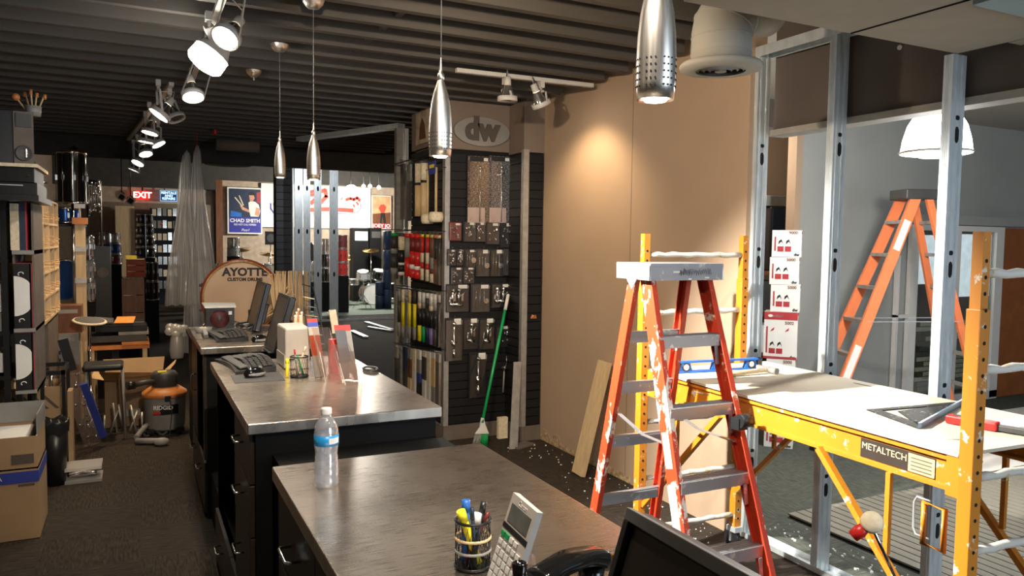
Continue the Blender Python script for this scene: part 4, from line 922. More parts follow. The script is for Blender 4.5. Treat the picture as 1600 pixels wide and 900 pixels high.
MB().box((2.95, 5.72, .006), (.22, .12, .012), Matrix.Rotation(.4, 3, 'Z')).solo('wood_scrap', K['kick'], 'flat dark board scrap on the floor below the steel offcut', 'board')
# debris crumbs along the drywall
dm = K['whitepaper']; rnd = random.Random(9); cm = MB().box((0, 0, .006), (.02, .014, .012)).mesh('plaster_crumb', dm)
dst = MB()
for k in range(110):
    y = 3.0+2.7*rnd.random(); x = 3.17-abs(rnd.gauss(0, .25)); s = .002+.006*rnd.random()
    if x < 1.3: continue
    dst.box((x, y, s/2), (s*1.4, s, s), Matrix.Rotation(rnd.random()*3, 3, 'Z'))
for k in range(120):
    x = 3.46+.22*rnd.random(); y = 1.8+2*rnd.random(); s = .003+.008*rnd.random(); dst.box((x, y, s/2+.004), (s*1.4, s, s), Matrix.Rotation(rnd.random()*3, 3, 'Z'))
dst.solo('plaster_debris', dm, 'white plaster crumbs scattered on the carpet below the drywall', 'debris', kind='stuff')
# ================================================================== DUCT AND DIFFUSER
t = thing('air_duct', 'cream round elbow duct with a slotted ceiling diffuser', 'duct', (2.29, 2.61, 2.49))
cx, cy = 2.29, 2.61
MB().lathe([(.105, 2.50), (.17, 2.505), (.178, 2.52), (.17, 2.532), (.13, 2.54)], (cx, cy, 0), n=36).build('flange', K['soffit'], t)
for r_ in (.045, .07, .095): MB().lathe([(r_, 2.498-.0), (r_+.018, 2.515), (r_+.016, 2.517), (r_-.002, 2.50)], (cx, cy, 0), n=30).build('louvre_ring', K['grey'], t)
MB().lathe([(0, 2.515), (.105, 2.54)], (cx, cy, 0), n=24).build('throat', K['slatback'], t); MB().cyl((cx, cy, 2.497), (cx, cy, 2.51), .025, n=14).build('centre_cap', K['grey'], t)
pts = []; rr = []
pts = [(cx, cy, 2.535), (cx, cy, 2.60), (cx, cy, 2.66)]
for k in range(1, 7):
    a_ = k*math.pi/12; pts.append((cx+.22*(1-math.cos(a_)), cy+.0*a_, 2.66+.15*math.sin(a_)))
pts += [(cx+.27, cy, 2.81)]
MB().tube(pts, .128, 28).build('elbow', K['soffit'], t)
for z in (2.57, 2.64): MB().lathe([(.128, z), (.131, z+.003), (.128, z+.006)], (cx, cy, 0), n=28).build('seam', K['soffit'], t)
for k in (3, 5):
    i = k; q = V(pts[i]); dd = (V(pts[i+1])-V(pts[i-1])).normalized(); MB().lathe([(.127, -.004), (.132, 0), (.127, .004)], q, dd, 28).build('seam', K['soffit'], t)
# ================================================================== BACK ROOM
p = lambda x, y, Y: py(x, y, Y)
# stack of pedal boxes
BX = [(0, .25, '5000'), (.25, .51, '5000'), (.51, .775, '5000'), (.775, 1.18, '5002'), (1.18, 1.415, '5000'), (1.415, 1.65, '5000'), (1.65, 1.88, '9000')]
bp = ('at the bottom of the stack', 'second from the bottom of the stack', 'third from the bottom of the stack', 'tall red lidded one in the middle of the stack', 'under the two upper ones of the stack', 'second from the top of the stack', 'on top of the stack')
bdir = V((.78, -.626, 0)).normalized()   # front face direction along the picture plane
bdir = V((.66, -.75, 0)).normalized(); bn = V((-.75, -.66, 0)).normalized()
base = V((4.87, 4.86, 0))
for i, (z0, z1, num) in enumerate(BX):
    off = (-.03 if i == 3 else 0)+(0, .01, 0, 0, .015, .0, .012)[i]; o0 = base+bdir*off+V((0, 0, z0+.004 if i == 0 else z0)); wB = .235 if i != 3 else .27; H = z1-z0-.003
    t = thing('product_box', 'white cardboard box with red print '+bp[i], 'box', (o0+bdir*wB/2-bn*.10), 0, 'stacked product boxes')
    MB().prism([o0, o0+bdir*wB, o0+bdir*wB-bn*.22, o0-bn*.22], (0, 0, H)).build('carton', K['whitepaper'], t)
    def q(u, v): return o0+bdir*u+bn*.0015+V((0, 0, v))
    def pan(u0, u1, v0, v1, m, nm='print_block'):
        MB().prism([q(u0, v0), q(u1, v0), q(u1, v1), q(u0, v1)], bn*.0006).build(nm, m, t)
    Hm = H if i != 3 else H-.07
    text(num, .036, K['darkwood'], t, q(wB-.065, Hm-.022), bn, ext=.0004, bold=.001)
    pan(.02, .032, .05, Hm-.055, K['redprint'])
    for u in (.045, .105):
        pan(u, u+.05, .045, .09, K['redprint'])
        MB().prism([q(u+.005, .105), q(u+.03, .13), q(u+.048, .105), q(u+.03, .15), q(u+.01, .135)], bn*.0006).build('pictogram', K['ink'], t)
    text('dw', .035, K['ink'], t, q(wB-.035, .020), bn, ext=.0004, bold=.0015)
    if i == 3:
        pan(.0, wB, H-.065, H, K['redprint'], 'red_lid'); MB().prism([q(.05+.02*math.cos(k*.52)*(1), H-.032+.012*math.sin(k*.52))+bn*.001 for k in range(12)], bn*.0006).build('badge', K['whitepaper'], t)
        pan(.05, .15, H-.040, H-.026, K['whitepaper'], 'badge'); pan(0, wB, 0, .02, K['redprint'])
        for u in (.05, .17): MB().prism([q(u, Hm-.10), q(u+.03, Hm-.085), q(u+.035, Hm-.06), q(u+.012, Hm-.08)], bn*.0006).build('pictogram', K['redprint'], t)
    # side face print
    def qs(v, z): return o0+bdir*(wB+.001)-bn*v+V((0, 0, z))
    MB().prism([qs(.02, H-.03), qs(.20, H-.03), qs(.20, H-.008), qs(.02, H-.008)], bdir*.0006).build('side_print', K['redprint'], t)
    MB().prism([qs(.05, .05), qs(.12, .06), qs(.17, H-.05), qs(.10, H-.06)], bdir*.0006).build('side_print', K['grey'], t)
# box partly seen under the board, left of the stack
t = thing('product_box', 'white cardboard box on the floor left of the tall box stack', 'box', (4.70, 4.9, 0), 0, 'stacked product boxes')
MB().bb(4.50, 4.78, 4.95, 5.15, .004, .28).build('carton', K['carton'], t); MB().bb(4.51, 4.77, 4.948, 4.95, .02, .26).build('print_block', K['whitepaper'], t)
# recess: shelf, speaker, things
t = thing('storage_shelf', 'dark storage shelf in the recess behind the box stack', 'shelf', (5.1, 6.1, 0))
for z in (.02, .62, 1.05, 1.45): MB().bb(5.60, 6.75, 5.75, 6.35, z, z+.03).build('shelf_board', K['darkwood'], t)
for x in (5.61, 6.73):
    for y in (5.77, 6.33): MB().bb(x-.02, x+.02, y-.02, y+.02, 0, 1.48).build('upright', K['blackmetal'], t)
a_ = py(1203, 322, 5.9); b_ = py(1236, 420, 5.9)
t = thing('loudspeaker', 'black loudspeaker standing on the dark shelf in the recess', 'speaker', ((a_.x+b_.x)/2, 6.0, 1.481))
MB().bb(a_.x, b_.x, 5.88, 6.2, 1.481, a_.z).build('cabinet', K['blackplastic'], t, bevel=.02)
MB().bb(a_.x+.02, b_.x-.02, 5.872, 5.88, 1.52, a_.z-.03).build('grille', K['navy'], t, bevel=.01)
c0 = a_.x+.07
for k in range(4): MB().bb(c0+k*.012, c0+k*.012+.006, 5.868, 5.872, 1.62, 1.62+.10+.02*(k % 2)).build('logo_bar', K['blue'], t)
t = thing('grey_bin', 'grey lid box resting on top of the recess speaker', 'box', ((a_.x+b_.x)/2, 6.0, a_.z+.002))
MB().bb(a_.x-.05, b_.x+.10, 5.9, 6.2, a_.z+.002, a_.z+.11).build('body', K['grey'], t, bevel=.006)
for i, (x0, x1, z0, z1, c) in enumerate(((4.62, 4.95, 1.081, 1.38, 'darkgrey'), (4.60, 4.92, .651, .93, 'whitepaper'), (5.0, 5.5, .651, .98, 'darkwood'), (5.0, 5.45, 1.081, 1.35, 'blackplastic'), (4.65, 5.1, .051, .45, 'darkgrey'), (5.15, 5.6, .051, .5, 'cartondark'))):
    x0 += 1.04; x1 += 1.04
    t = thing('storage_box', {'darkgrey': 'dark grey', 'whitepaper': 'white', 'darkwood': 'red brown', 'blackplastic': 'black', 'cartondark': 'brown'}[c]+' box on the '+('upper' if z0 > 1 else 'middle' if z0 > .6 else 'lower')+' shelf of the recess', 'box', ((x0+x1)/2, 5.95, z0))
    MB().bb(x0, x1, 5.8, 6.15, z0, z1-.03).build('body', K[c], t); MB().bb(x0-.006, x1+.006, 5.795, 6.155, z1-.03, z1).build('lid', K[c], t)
# sliding door set
d1 = thing('glazed_door', 'white framed glazed sliding door behind the orange ladder', 'door', (8.2, 5.39, 0))
W = K['white']
def fr(x0, x1, z0, z1, y=5.38, th=.05, nm='frame'): return MB().bb(x0, x1, y-th/2, y+th/2, z0, z1).build(nm, W, d1)
fr(7.38, 8.98, 1.93, 1.99, nm='top_rail'); fr(7.38, 7.50, .02, 1.93, nm='stile'); fr(8.84, 8.98, .02, 1.93, nm='stile'); fr(7.38, 8.98, .0, .10, nm='bottom_rail'); fr(8.12, 8.20, .10, 1.93, nm='stile')
MB().bb(7.50, 8.12, 5.385, 5.39, .10, 1.93).build('pane', K['glass'], d1); MB().bb(8.20, 8.84, 5.385, 5.39, .10, 1.93).build('pane', K['glass'], d1)
fr(7.18, 7.21, .02, 1.66, nm='side_strip'); fr(7.18, 7.38, 1.0, 1.03, nm='side_strip')
MB().bb(7.10, 9.6, 5.36, 5.42, 2.00, 2.10).build('header_trim', K['greywall'], d1)
# display of planks leaning behind the glass (inside the door bay)
MB().bb(7.5, 8.84, 5.402, 5.418, .05, 1.95).solo('dark_backing', mat('dark_brown_board', (.10, .055, .035), .5, var=.5, scale=4, stretch=(2, 1, .6)), 'dark brown board right behind the door glass', 'board')
rnd = random.Random(4)
for k in range(15):
    z = .12+k*.055; x0 = 7.52+.25*rnd.random(); x1 = 8.35+.45*rnd.random(); c = rnd.choice(['grey', 'white', 'cream', 'kick', 'header'])
    nm = {'grey': 'grey', 'white': 'white', 'cream': 'cream', 'kick': 'taupe', 'header': 'dark brown'}[c]
    MB().bb(x0, x1, 5.392, 5.401, z, z+.045).solo('trim_board', K[c], nm+' strip of timber in the pile behind the door glass', 'strip', 'timber strips behind the door glass, '+nm)
dl_ = mat('glowing_reflection', (.75, .8, .85), .5, var=.5, scale=7, emis=.55)  # glow put into the colour for bright reflections in the door glass
MB().bb(7.55, 8.05, 5.392, 5.401, 1.35, 1.88).solo('reflection_panel', dl_, 'glowing white panel standing in for the reflection in the left door pane', 'sheet')
MB().bb(8.25, 8.80, 5.392, 5.401, 1.20, 1.90).solo('reflection_panel', dl_, 'glowing white panel standing in for the reflection in the right door pane', 'sheet')
MB().bb(8.99, 10.6, 5.36, 5.41, .01, 1.98).solo('orange_partition', K['orangewall'], 'large orange brown panel right of the glazed door', 'panel')
# second, taller ladder
t = thing('step_ladder', 'tall clean orange step ladder in the back room', 'ladder', (6.0, 4.4, 0))
top = V((6.25, 4.46, 2.26)); ax = V((.92, -.39, 0)).normalized(); wx = V((.39, .92, 0)).normalized()
f0 = pz(1277, 704, .004); f1 = V((f0.x, f0.y, 0))
ftL = V((f1.x, f1.y, .02)); ftR = V((6.62, 3.98, .034))
for nm, ft, wd, sgn in (('front_rail', ftL, .09, -1), ('rear_rail', ftR, .06, 1)):
    for s in (0, 1):
        tp = top+ax*sgn*.055+wx*(s*.22-.0)+V((0, 0, -.06)); bt = ft+wx*(s*.46-.0); MB().beam(bt, tp, .032, wd, ax).build(nm, K['orange2'], t)
        MB().box(bt+V((0, 0, .012)), (.09, .09, .06)).build('rubber_foot', K['blackplastic'], t)
for k in range(7):
    u = .13*(k+1); 
    for ft, sgn in ((ftL, -1), (ftR, 1)):
        a_ = lerp(top+ax*sgn*.055, ft, u); b_ = lerp(top+ax*sgn*.055+wx*.22, ft+wx*.46, u); MB().beam(a_, b_, .07 if sgn < 0 else .03, .03, (0, 0, 1)).build('step' if sgn < 0 else 'rear_bar', K['galvdark'], t)
u = .52; a_ = lerp(top-ax*.055, ftL, u); b_ = lerp(top+ax*.055, ftR, u); MB().beam(a_, b_, .03, .004, (0, 0, 1)).build('spreader', K['galv'], t); MB().beam(a_+wx*.34, b_+wx*.34, .03, .004, (0, 0, 1)).build('spreader', K['galv'], t)
mb = MB(); cc = top+wx*.11; mb.prism([cc-ax*.16-wx*.14+V((0, 0, -.09)), cc+ax*.16-wx*.14+V((0, 0, -.09)), cc+ax*.16+wx*.14+V((0, 0, -.09)), cc-ax*.16+wx*.14+V((0, 0, -.09))], (0, 0, .09)); mb.build('top_cap', K['darkgrey'], t, bevel=.01)
for u0, u1 in ((.10, .22), (.60, .80)):
    a_ = lerp(top-ax*.055+V((0, 0, -.06)), ftL, u0); b_ = lerp(top-ax*.055+V((0, 0, -.06)), ftL, u1); MB().beam(a_-wx*.018, b_-wx*.018, .003, .06, ax).build('warning_label', K['whitepaper'], t)
# slatted panels on the floor, white patch
t = thing('slat_panel_stack', 'grey slatted wall panel lying on the floor right of the scaffold', 'panel', (4.9, 2.2, .005))
MB().bb(3.75, 6.3, .6, 3.50, .005, .020).build('backing', K['slatback'], t)
sm_ = None
for k in range(33):
    x = 3.77+k*.0762
    if sm_ is None:
        sm_ = MB().bb(-.033, .033, -1.45, 1.45, 0, .010).mesh('slat', mat('grey_slat', (.20, .19, .155), .6, var=.2, scale=4, stretch=(1, .2, 1)))
    o = bpy.data.objects.new('slat', sm_); C.objects.link(o); o.parent = t; o.matrix_basis = wm(t).inverted() @ Matrix.Translation((x, 2.05, .020))
MB().bb(5.7, 9.3, 3.56, 4.9, .006, .012).solo('white_floor_patch', K['whitepaper'], 'flat white patch on the floor behind the slatted panel', 'cloth')  # thin white slab added as a bright patch on the floor
# felt beater standing up at the lower right
q0 = CAM+ray(1362, 822)*1.55; q1 = CAM+ray(1400, 905)*1.62
t = thing('drum_beater', 'round cream felt drum beater on a chrome rod at lower right', 'beater', (q1.x, q1.y, .0))
d = (q1-q0).normalized(); foot = V((q1.x+.05, q1.y-.02, .03)); 
MB().cyl(q0, q1, .0032, n=8).tube([q1, V((q1.x+.01, q1.y-.01, q1.z-.35)), foot], .004, 8).build('rod', K['chrome'], t)
dirc = (CAM-q0).normalized(); hx = q0+V((0, 0, .008))
axh = (dirc+V((.12, 0, .05))).normalized()
MB().lathe([(0, -.016), (.018, -.016), (.022, -.010), (.022, .006), (.019, .011), (0, .012)], hx, axh, 26).build('felt_disc', K['cream'], t)
MB().lathe([(0, -.05), (.012, -.048), (.014, -.03), (.010, -.015), (0, -.014)], hx, (axh+V((1.1, .2, .2))).normalized(), 14).build('red_hub', K['red'], t)
MB().cyl(V((foot.x, foot.y, 0)), V((foot.x, foot.y, .03)), .06, n=20).build('base', K['blackmetal'], t)
# ================================================================== ON THE NEAR WORKTOP
ZT = 1.0805
wc = (.457, 2.045, ZT)
t = thing('water_bottle', 'clear plastic water bottle with a blue label on the nearest worktop', 'bottle', wc)
prof = [(0, .004), (.020, .002), (.030, 0), (.0325, .008), (.0325, .02), (.0310, .026), (.0328, .032), (.0328, .044), (.0312, .049), (.0328, .054), (.0320, .066), (.0305, .071), (.0312, .080), (.0290, .088), (.0300, .096), (.0325, .110), (.0325, .146), (.0318, .152), (.0285, .168), (.020, .184), (.0135, .192), (.0125, .196)]
bt = clear('bottle_plastic', (.97, .98, 1), .8, .06, .30)
MB().lathe(prof, n=28).build('body', bt, t, world=False)
MB().lathe([(0, .006), (.027, .004), (.0305, .01), (.0305, .06), (.0285, .09), (.030, .11), (.030, .14), (.0, .142)], n=24).build('water', clear('water', (.93, .96, 1), .2, .03, .18), t, world=False)
MB().lathe([(.0332, .114), (.0334, .114), (.0334, .142), (.0332, .142)], n=32).build('label', mat('water_label', (.02, .28, .62), .3, var=.35, scale=26), t, world=False)
MB().lathe([(.0337, .120), (.0337, .136)], (0, 0, 0), n=32, arc=.16).build('label_mark', K['whiteink'], t, world=False)
MB().lathe([(0, .214), (.0135, .213), (.0145, .209), (.0145, .199), (.0140, .196), (.013, .196)], n=24).build('cap', K['whitepaper'], t, world=False)
def mesh_cup(loc, r, h, label, rows, n=22):
    t = thing('pen_cup', label, 'cup', loc); f = MB()
    for k in range(n):
        for s in (1, -1):
            pts = []
            for q in range(5):
                a_ = 2*math.pi*(k+s*q*.55)/n; pts.append((r*math.cos(a_), r*math.sin(a_), .006+(h-.01)*q/4))
            f.tube(pts, .0007, 3)
    o = f.build('mesh_wall', K['blackmetal'], t, world=False); o['kind'] = 'stuff'
    MB().cyl((0, 0, 0), (0, 0, .004), r, n=24).build('base', K['blackmetal'], t, world=False)
    def ring(z, rr, m, nm): MB().tube([(r*math.cos(i*math.pi/12), r*math.sin(i*math.pi/12), z) for i in range(24)], rr, 6, True).build(nm, K[m], t, world=False)
    ring(h, .0032, 'blackmetal', 'rim'); ring(.004, .003, 'blackmetal', 'foot_ring')
    for z, m in rows: ring(z, .0030, m, 'elastic_band')
    return t
cl = V((.614, 1.405, ZT)); mesh_cup(cl, .036, .098, 'black mesh pen cup with two rubber bands beside the calculator', ((.062, 'maple'), (.036, 'grey')))
def pen(name, label, base, top, r, m, cat='pen', cap=None):
    base = V(base); top = V(top); d = (top-base).normalized(); t = thing(name, label, cat, base)
    MB().cyl(base, top, r, n=12).build('barrel', K[m], t)
    MB().cyl(top-d*.02, top+d*.004, r*1.12, n=12).build('cap', K[cap or m], t)
pen('highlighter', 'fat yellow highlighter in the near mesh cup', cl+V((.012, .0, .006)), cl+V((-.028, -.004, .118)), .0085, 'yel', 'marker')
pen('highlighter', 'blue highlighter in the near mesh cup', cl+V((-.012, .012, .006)), cl+V((-.008, .020, .130)), .008, 'blue', 'marker')
pen('pen', 'dark blue pen leaning in the near mesh cup', cl+V((.0, -.014, .006)), cl+V((-.006, -.008, .122)), .004, 'navy')
pen('marker', 'white capped marker in the near mesh cup', cl+V((.006, .010, .006)), cl+V((.006, -.004, .106)), .009, 'darkgrey', 'marker', 'white')
pen('marker', 'black marker with clip in the near mesh cup', cl+V((-.010, -.018, .006)), cl+V((.026, .006, .126)), .006, 'blackplastic', 'marker')
pen('pen', 'red and brown pen in the near mesh cup', cl+V((-.018, .0, .006)), cl+V((.029, -.008, .108)), .0035, 'darkred')
# calculator leaning on an acrylic stand
t = thing('calculator', 'pale desk calculator propped upright on a clear stand', 'calculator', (.68, 1.33, ZT))
tl, tr_, bl = CAM+ray(802, 769)*1.315, CAM+ray(835, 797)*1.245, CAM+ray(757, 884)*1.33
e1 = (tr_-tl); e2 = (bl-tl); e1n = e1.normalized(); e2 = e2-e1n*e2.dot(e1n); nrm = e1.cross(e2).normalized()
if nrm.dot(CAM-tl) < 0: nrm = -nrm
w_, h_ = .088, .155; e2n = e2.normalized()
def cq(u, v, k=0.0): return tl+e1n*u*w_+e2n*v*h_+nrm*k
def cpan(u0, u1, v0, v1, k0, k1, m, nm): return MB().prism([cq(u0, v0, k0), cq(u1, v0, k0), cq(u1, v1, k0), cq(u0, v1, k0)], nrm*(k1-k0)).build(nm, m, t)
body = cpan(0, 1, 0, 1, -.012, 0, mat('calc_beige', (.55, .50, .44), .4), 'body')
cpan(.10, .90, .10, .30, 0, .001, K['lcd'], 'display'); cpan(.0, 1, .33, .385, 0, .001, K['ink'], 'band')
text('Canon', .012, K['whiteink'], t, cq(.5, .055, .0006), nrm, -e2n, ext=.0003)
for r_ in range(6):
    for c_ in range(5):
        if r_ == 0 and c_ > 3: continue
        v0 = .42+r_*.093; u0 = .06+c_*.18; m = K['green'] if (r_ == 0 and c_ < 2) else (K['red'] if (r_ == 2 and c_ == 4) else K['whitepaper'])
        cpan(u0, u0+.14, v0, v0+(.05 if r_ < 2 else .066), 0, .003, m, 'key')
st = thing('display_stand', 'clear acrylic stand behind the calculator', 'stand', (.72, 1.34, ZT))
b0 = cq(0, 1, -.016); b1 = cq(1, 1, -.016); up_ = cq(0, .45, -.016); up1 = cq(1.0, .45, -.016)
MB().prism([V((b0.x, b0.y, ZT)), V((b1.x, b1.y, ZT)), up1, up_], (-.002*0, .003, 0)).build('panel', K['acrylic'], st)
MB().prism([V((b1.x, b1.y, ZT)), V((b1.x+.05, b1.y+.05, ZT)), up1+V((.02, .03, -.02)), up1], (.002, 0, 0)).build('panel', K['acrylic'], st)
cx_, cy_ = pz(813, 893, ZT+.01).x, pz(813, 893, ZT+.01).y
q = CAM+ray(812, 880)*1.12; 
t = thing('glue_bottle', 'small black capped bottle in front of the calculator', 'bottle', (q.x, q.y, ZT))
MB().lathe([(0, 0), (.012, 0), (.012, q.z-ZT-.02), (.008, q.z-ZT-.015)], (q.x, q.y, ZT), n=18).build('body', K['darkgrey'], t)
MB().lathe([(.0105, q.z-ZT-.02), (.0115, q.z-ZT), (.008, q.z-ZT+.002), (.006, q.z-ZT-.004), (0, q.z-ZT-.004)], (q.x, q.y, ZT), n=20).build('cap', K['glossblack'], t)
# desk phone
t = thing('desk_phone', 'glossy black desk phone handset on its base at the bottom edge', 'phone', (.72, 1.10, ZT))
h0 = CAM+ray(842, 905)*1.02; h1 = CAM+ray(935, 868)*1.30
h0 = pz(838, 912, 1.20); h1 = pz(940, 872, 1.19); mid = (h0+h1)/2+V((0, 0, .035)); pts = []
for k in range(13):
    u = k/12; q = h0*(1-u)**2+mid*2*u*(1-u)+h1*u*u; pts.append(q)
hs = MB(); dd = (h1-h0).normalized(); sd_ = V((dd.y, -dd.x, 0)).normalized()
ring = []
vs = []; N = 12
for k, q in enumerate(pts):
    u = k/12; a_ = (pts[min(k+1, 12)]-pts[max(k-1, 0)]).normalized(); n_ = sd_.cross(a_).normalized(); n_ = n_ if n_.z > 0 else -n_
    wv = .024+.004*math.cos(u*2*math.pi)**2; hv = .013+.006*abs(2*u-1)**2
    vs.append([q+sd_*wv*math.copysign(abs(math.cos(t_))**.6, math.cos(t_))+n_*hv*math.copysign(abs(math.sin(t_))**.6, math.sin(t_)) for t_ in [2*math.pi*i/N for i in range(N)]])
flat = [v for r_ in vs for v in r_]
hs.add(flat, [(k*N+i, k*N+(i+1) % N, (k+1)*N+(i+1) % N, (k+1)*N+i) for k in range(12) for i in range(N)], True); hs.add(vs[0], [tuple(range(N))]); hs.add(vs[-1], [tuple(range(N))])
hs.cyl(h1-dd*.03+V((0, 0, -.004)), h1-dd*.03+V((0, 0, -.035)), .024, n=18); hs.cyl(h0+dd*.03+V((0, 0, -.004)), h0+dd*.03+V((0, 0, -.035)), .024, n=18)
hs.build('handset', K['glossblack'], t)
bx = (h0+h1)/2; R_ = frame((0, 0, 1), dd)
MB().prism([V((h1.x, h1.y, ZT))+dd*.03+sd_*.05, V((h1.x, h1.y, ZT))+dd*.03+sd_*.17, V((h0.x, h0.y, ZT))-dd*.03+sd_*.17, V((h0.x, h0.y, ZT))-dd*.03+sd_*.05], (0, 0, .055)).prism([V((h1.x, h1.y, ZT))+dd*.03-sd_*.04, V((h1.x, h1.y, ZT))+dd*.03+sd_*.05, V((h0.x, h0.y, ZT))-dd*.03+sd_*.05, V((h0.x, h0.y, ZT))-dd*.03-sd_*.04], (0, 0, .05)).build('base', K['blackplastic'], t, bevel=.006)
gb = MB()
for k in range(9): gb.prism([V((h1.x, h1.y, ZT+.056))+dd*(.025-k*.006)+sd_*.06, V((h1.x, h1.y, ZT+.056))+dd*(.025-k*.006)+sd_*.15, V((h1.x, h1.y, ZT+.056))+dd*(.022-k*.006)+sd_*.15, V((h1.x, h1.y, ZT+.056))+dd*(.022-k*.006)+sd_*.06], (0, 0, .001))
o = gb.build('speaker_slots', K['grey'], t); o['kind'] = 'stuff'
for r_ in range(3):
    for c_ in range(3):
        q = V((h0.x, h0.y, ZT+.055))+dd*(.03+.022*r_)+sd_*(.07+.022*c_); MB().box(q+V((0, 0, .002)), (.016, .012, .005), R_).build('key', K['cream'] if (r_, c_) == (2, 0) else K['darkgrey'], t)
MB().box(V((h0.x, h0.y, ZT+.056))+dd*.10+sd_*.09, (.05, .022, .002), R_).build('name_strip', K['cream'], t)
# near monitor seen from its screen side edge
t = thing('flat_monitor', 'dark flat monitor with a grey upper bezel, closest to the camera at bottom right', 'monitor', (.66, .75, ZT))
A_ = pz(984, 797, 1.40); B_ = pz(1175, 905, 1.40); D_ = (B_-A_).normalized(); dn = V((-.30, .0, -.95)); dn = (dn-D_*dn.dot(D_)).normalized()
nn = dn.cross(D_).normalized(); nn = nn if nn.x < 0 else -nn
W_ = .36; Hh = .28
def mq(u, v, k=0): return A_+D_*u*W_+dn*v*Hh+nn*k
def mp_(u0, u1, v0, v1, k0, k1, m, nm): return MB().prism([mq(u0, v0, k0), mq(u1, v0, k0), mq(u1, v1, k0), mq(u0, v1, k0)], nn*(k1-k0)).build(nm, m, t, bevel=.001)
mp_(0, 1, .0, 1, -.035, -.004, K['blackplastic'], 'case'); mp_(.04, .96, .06, .95, -.004, -.003, K['screen'], 'screen')
mp_(0, 1, -.012, .045, -.004, .006, K['grey'], 'bezel'); mp_(0, .028, .045, 1, -.004, .006, K['darkgrey'], 'bezel'); mp_(.97, 1, .045, 1, -.004, .006, K['darkgrey'], 'bezel'); mp_(.03, .97, .955, 1, -.004, .006, K['darkgrey'], 'bezel')
q = mq(.5, 1, -.02); MB().prism([V((q.x-.07, q.y-.10, ZT)), V((q.x+.09, q.y-.10, ZT)), V((q.x+.09, q.y+.10, ZT)), V((q.x-.07, q.y+.10, ZT))], (0, 0, .012)).beam(V((q.x+.02, q.y, ZT+.01)), mq(.5, .6, -.03), .07, .02, D_).build('stand', K['blackplastic'], t)
# ================================================================== KEYBOARDS, MICE, MONITORS
def keyboard(c, rz, label):
    t = thing('keyboard', label, 'keyboard', c, rz)
    b = MB(); n = 14; top = []; 
    for k in range(n+1):
        u = -1+2*k/n; x = u*.235; zc = .026*math.exp(-(u*1.6)**2); cv = -.02*u*u
        top.append((x, cv, zc))
    for k in range(n):
        x0, c0, z0 = top[k]; x1, c1, z1 = top[k+1]
        b.add([(x0, c0-.115, 0), (x1, c1-.115, 0), (x1, c1+.085, 0), (x0, c0+.085, 0), (x0, c0-.115, .010+z0*.4), (x1, c1-.115, .010+z1*.4), (x1, c1+.085, .022+z1), (x0, c0+.085, .022+z0)],
              [(3, 2, 1, 0), (4, 5, 6, 7), (0, 1, 5, 4), (2, 3, 7, 6)]+([(0, 4, 7, 3)] if k == 0 else [])+([(1, 2, 6, 5)] if k == n-1 else []))
    b.build('body', K['blackplastic'], t, world=False)
    MB().box((0, -.085, .024), (.40, .045, .012), Matrix.Rotation(.15, 3, 'X')).build('palm_rest', K['darkgrey'], t, world=False, bevel=.005)
    kk = None
    for r_ in range(5):
        for c_ in range(14):
            u = (c_-6.5)/6.5; x = u*.20; zc = .026*math.exp(-(x/.235*1.6)**2); y = -.045+r_*.026-.02*(x/.235)**2; yy = (y+.115)/.2
            z = .010+zc*.4+(.012+zc*.6)*yy+.004
            if abs(c_-6.5) < 1 and r_ < 3 and r_ > 0: continue
            if kk is None: kk = MB().prism([(-.0115, -.0105, 0), (.0115, -.0105, 0), (.0115, .0105, 0), (-.0115, .0105, 0)], (0, 0, .007)).mesh('key', K['darkgrey'])
            o = bpy.data.objects.new('key', kk); C.objects.link(o); o.parent = t; o.location = (x, y, z); o.rotation_euler = (.10, -u*.12, 0)
    return t
kb = keyboard((.535, 4.16, ZT+.001), -math.pi/2+.12, 'black curved ergonomic keyboard beside the mouse pad on the middle worktop')
dup(kb, (.56, 5.40, ZT+.001), -math.pi/2+.12, 'black curved ergonomic keyboard on the far worktop')
MB().prism([(.40, 3.665, ZT), (.625, 3.66, ZT), (.635, 3.88, ZT), (.405, 3.88, ZT)], (0, 0, .003)).solo('mouse_pad', K['darkgrey'], 'dark grey mouse pad on the middle worktop', 'mouse pad', bevel=.001)
def mouse(c, rz, label):
    t = thing('computer_mouse', label, 'mouse', c, rz)
    MB().sphere((0, 0, .008), .055, 18, (1, .58, .55)).build('shell', K['glossblack'], t, world=False)
    MB().sphere((.002, 0, .006), .0555, 18, (1, .60, .35)).build('side_band', K['grey'], t, world=False)
    MB().cyl((.03, -.004, .032), (.03, .004, .032), .008, n=10).build('wheel', K['grey'], t, world=False)
mouse((.505, 3.80, ZT+.012), .35, 'glossy black mouse on the dark mouse pad')
mouse((.71, 5.10, ZT+.009), .35, 'black mouse on the far worktop')
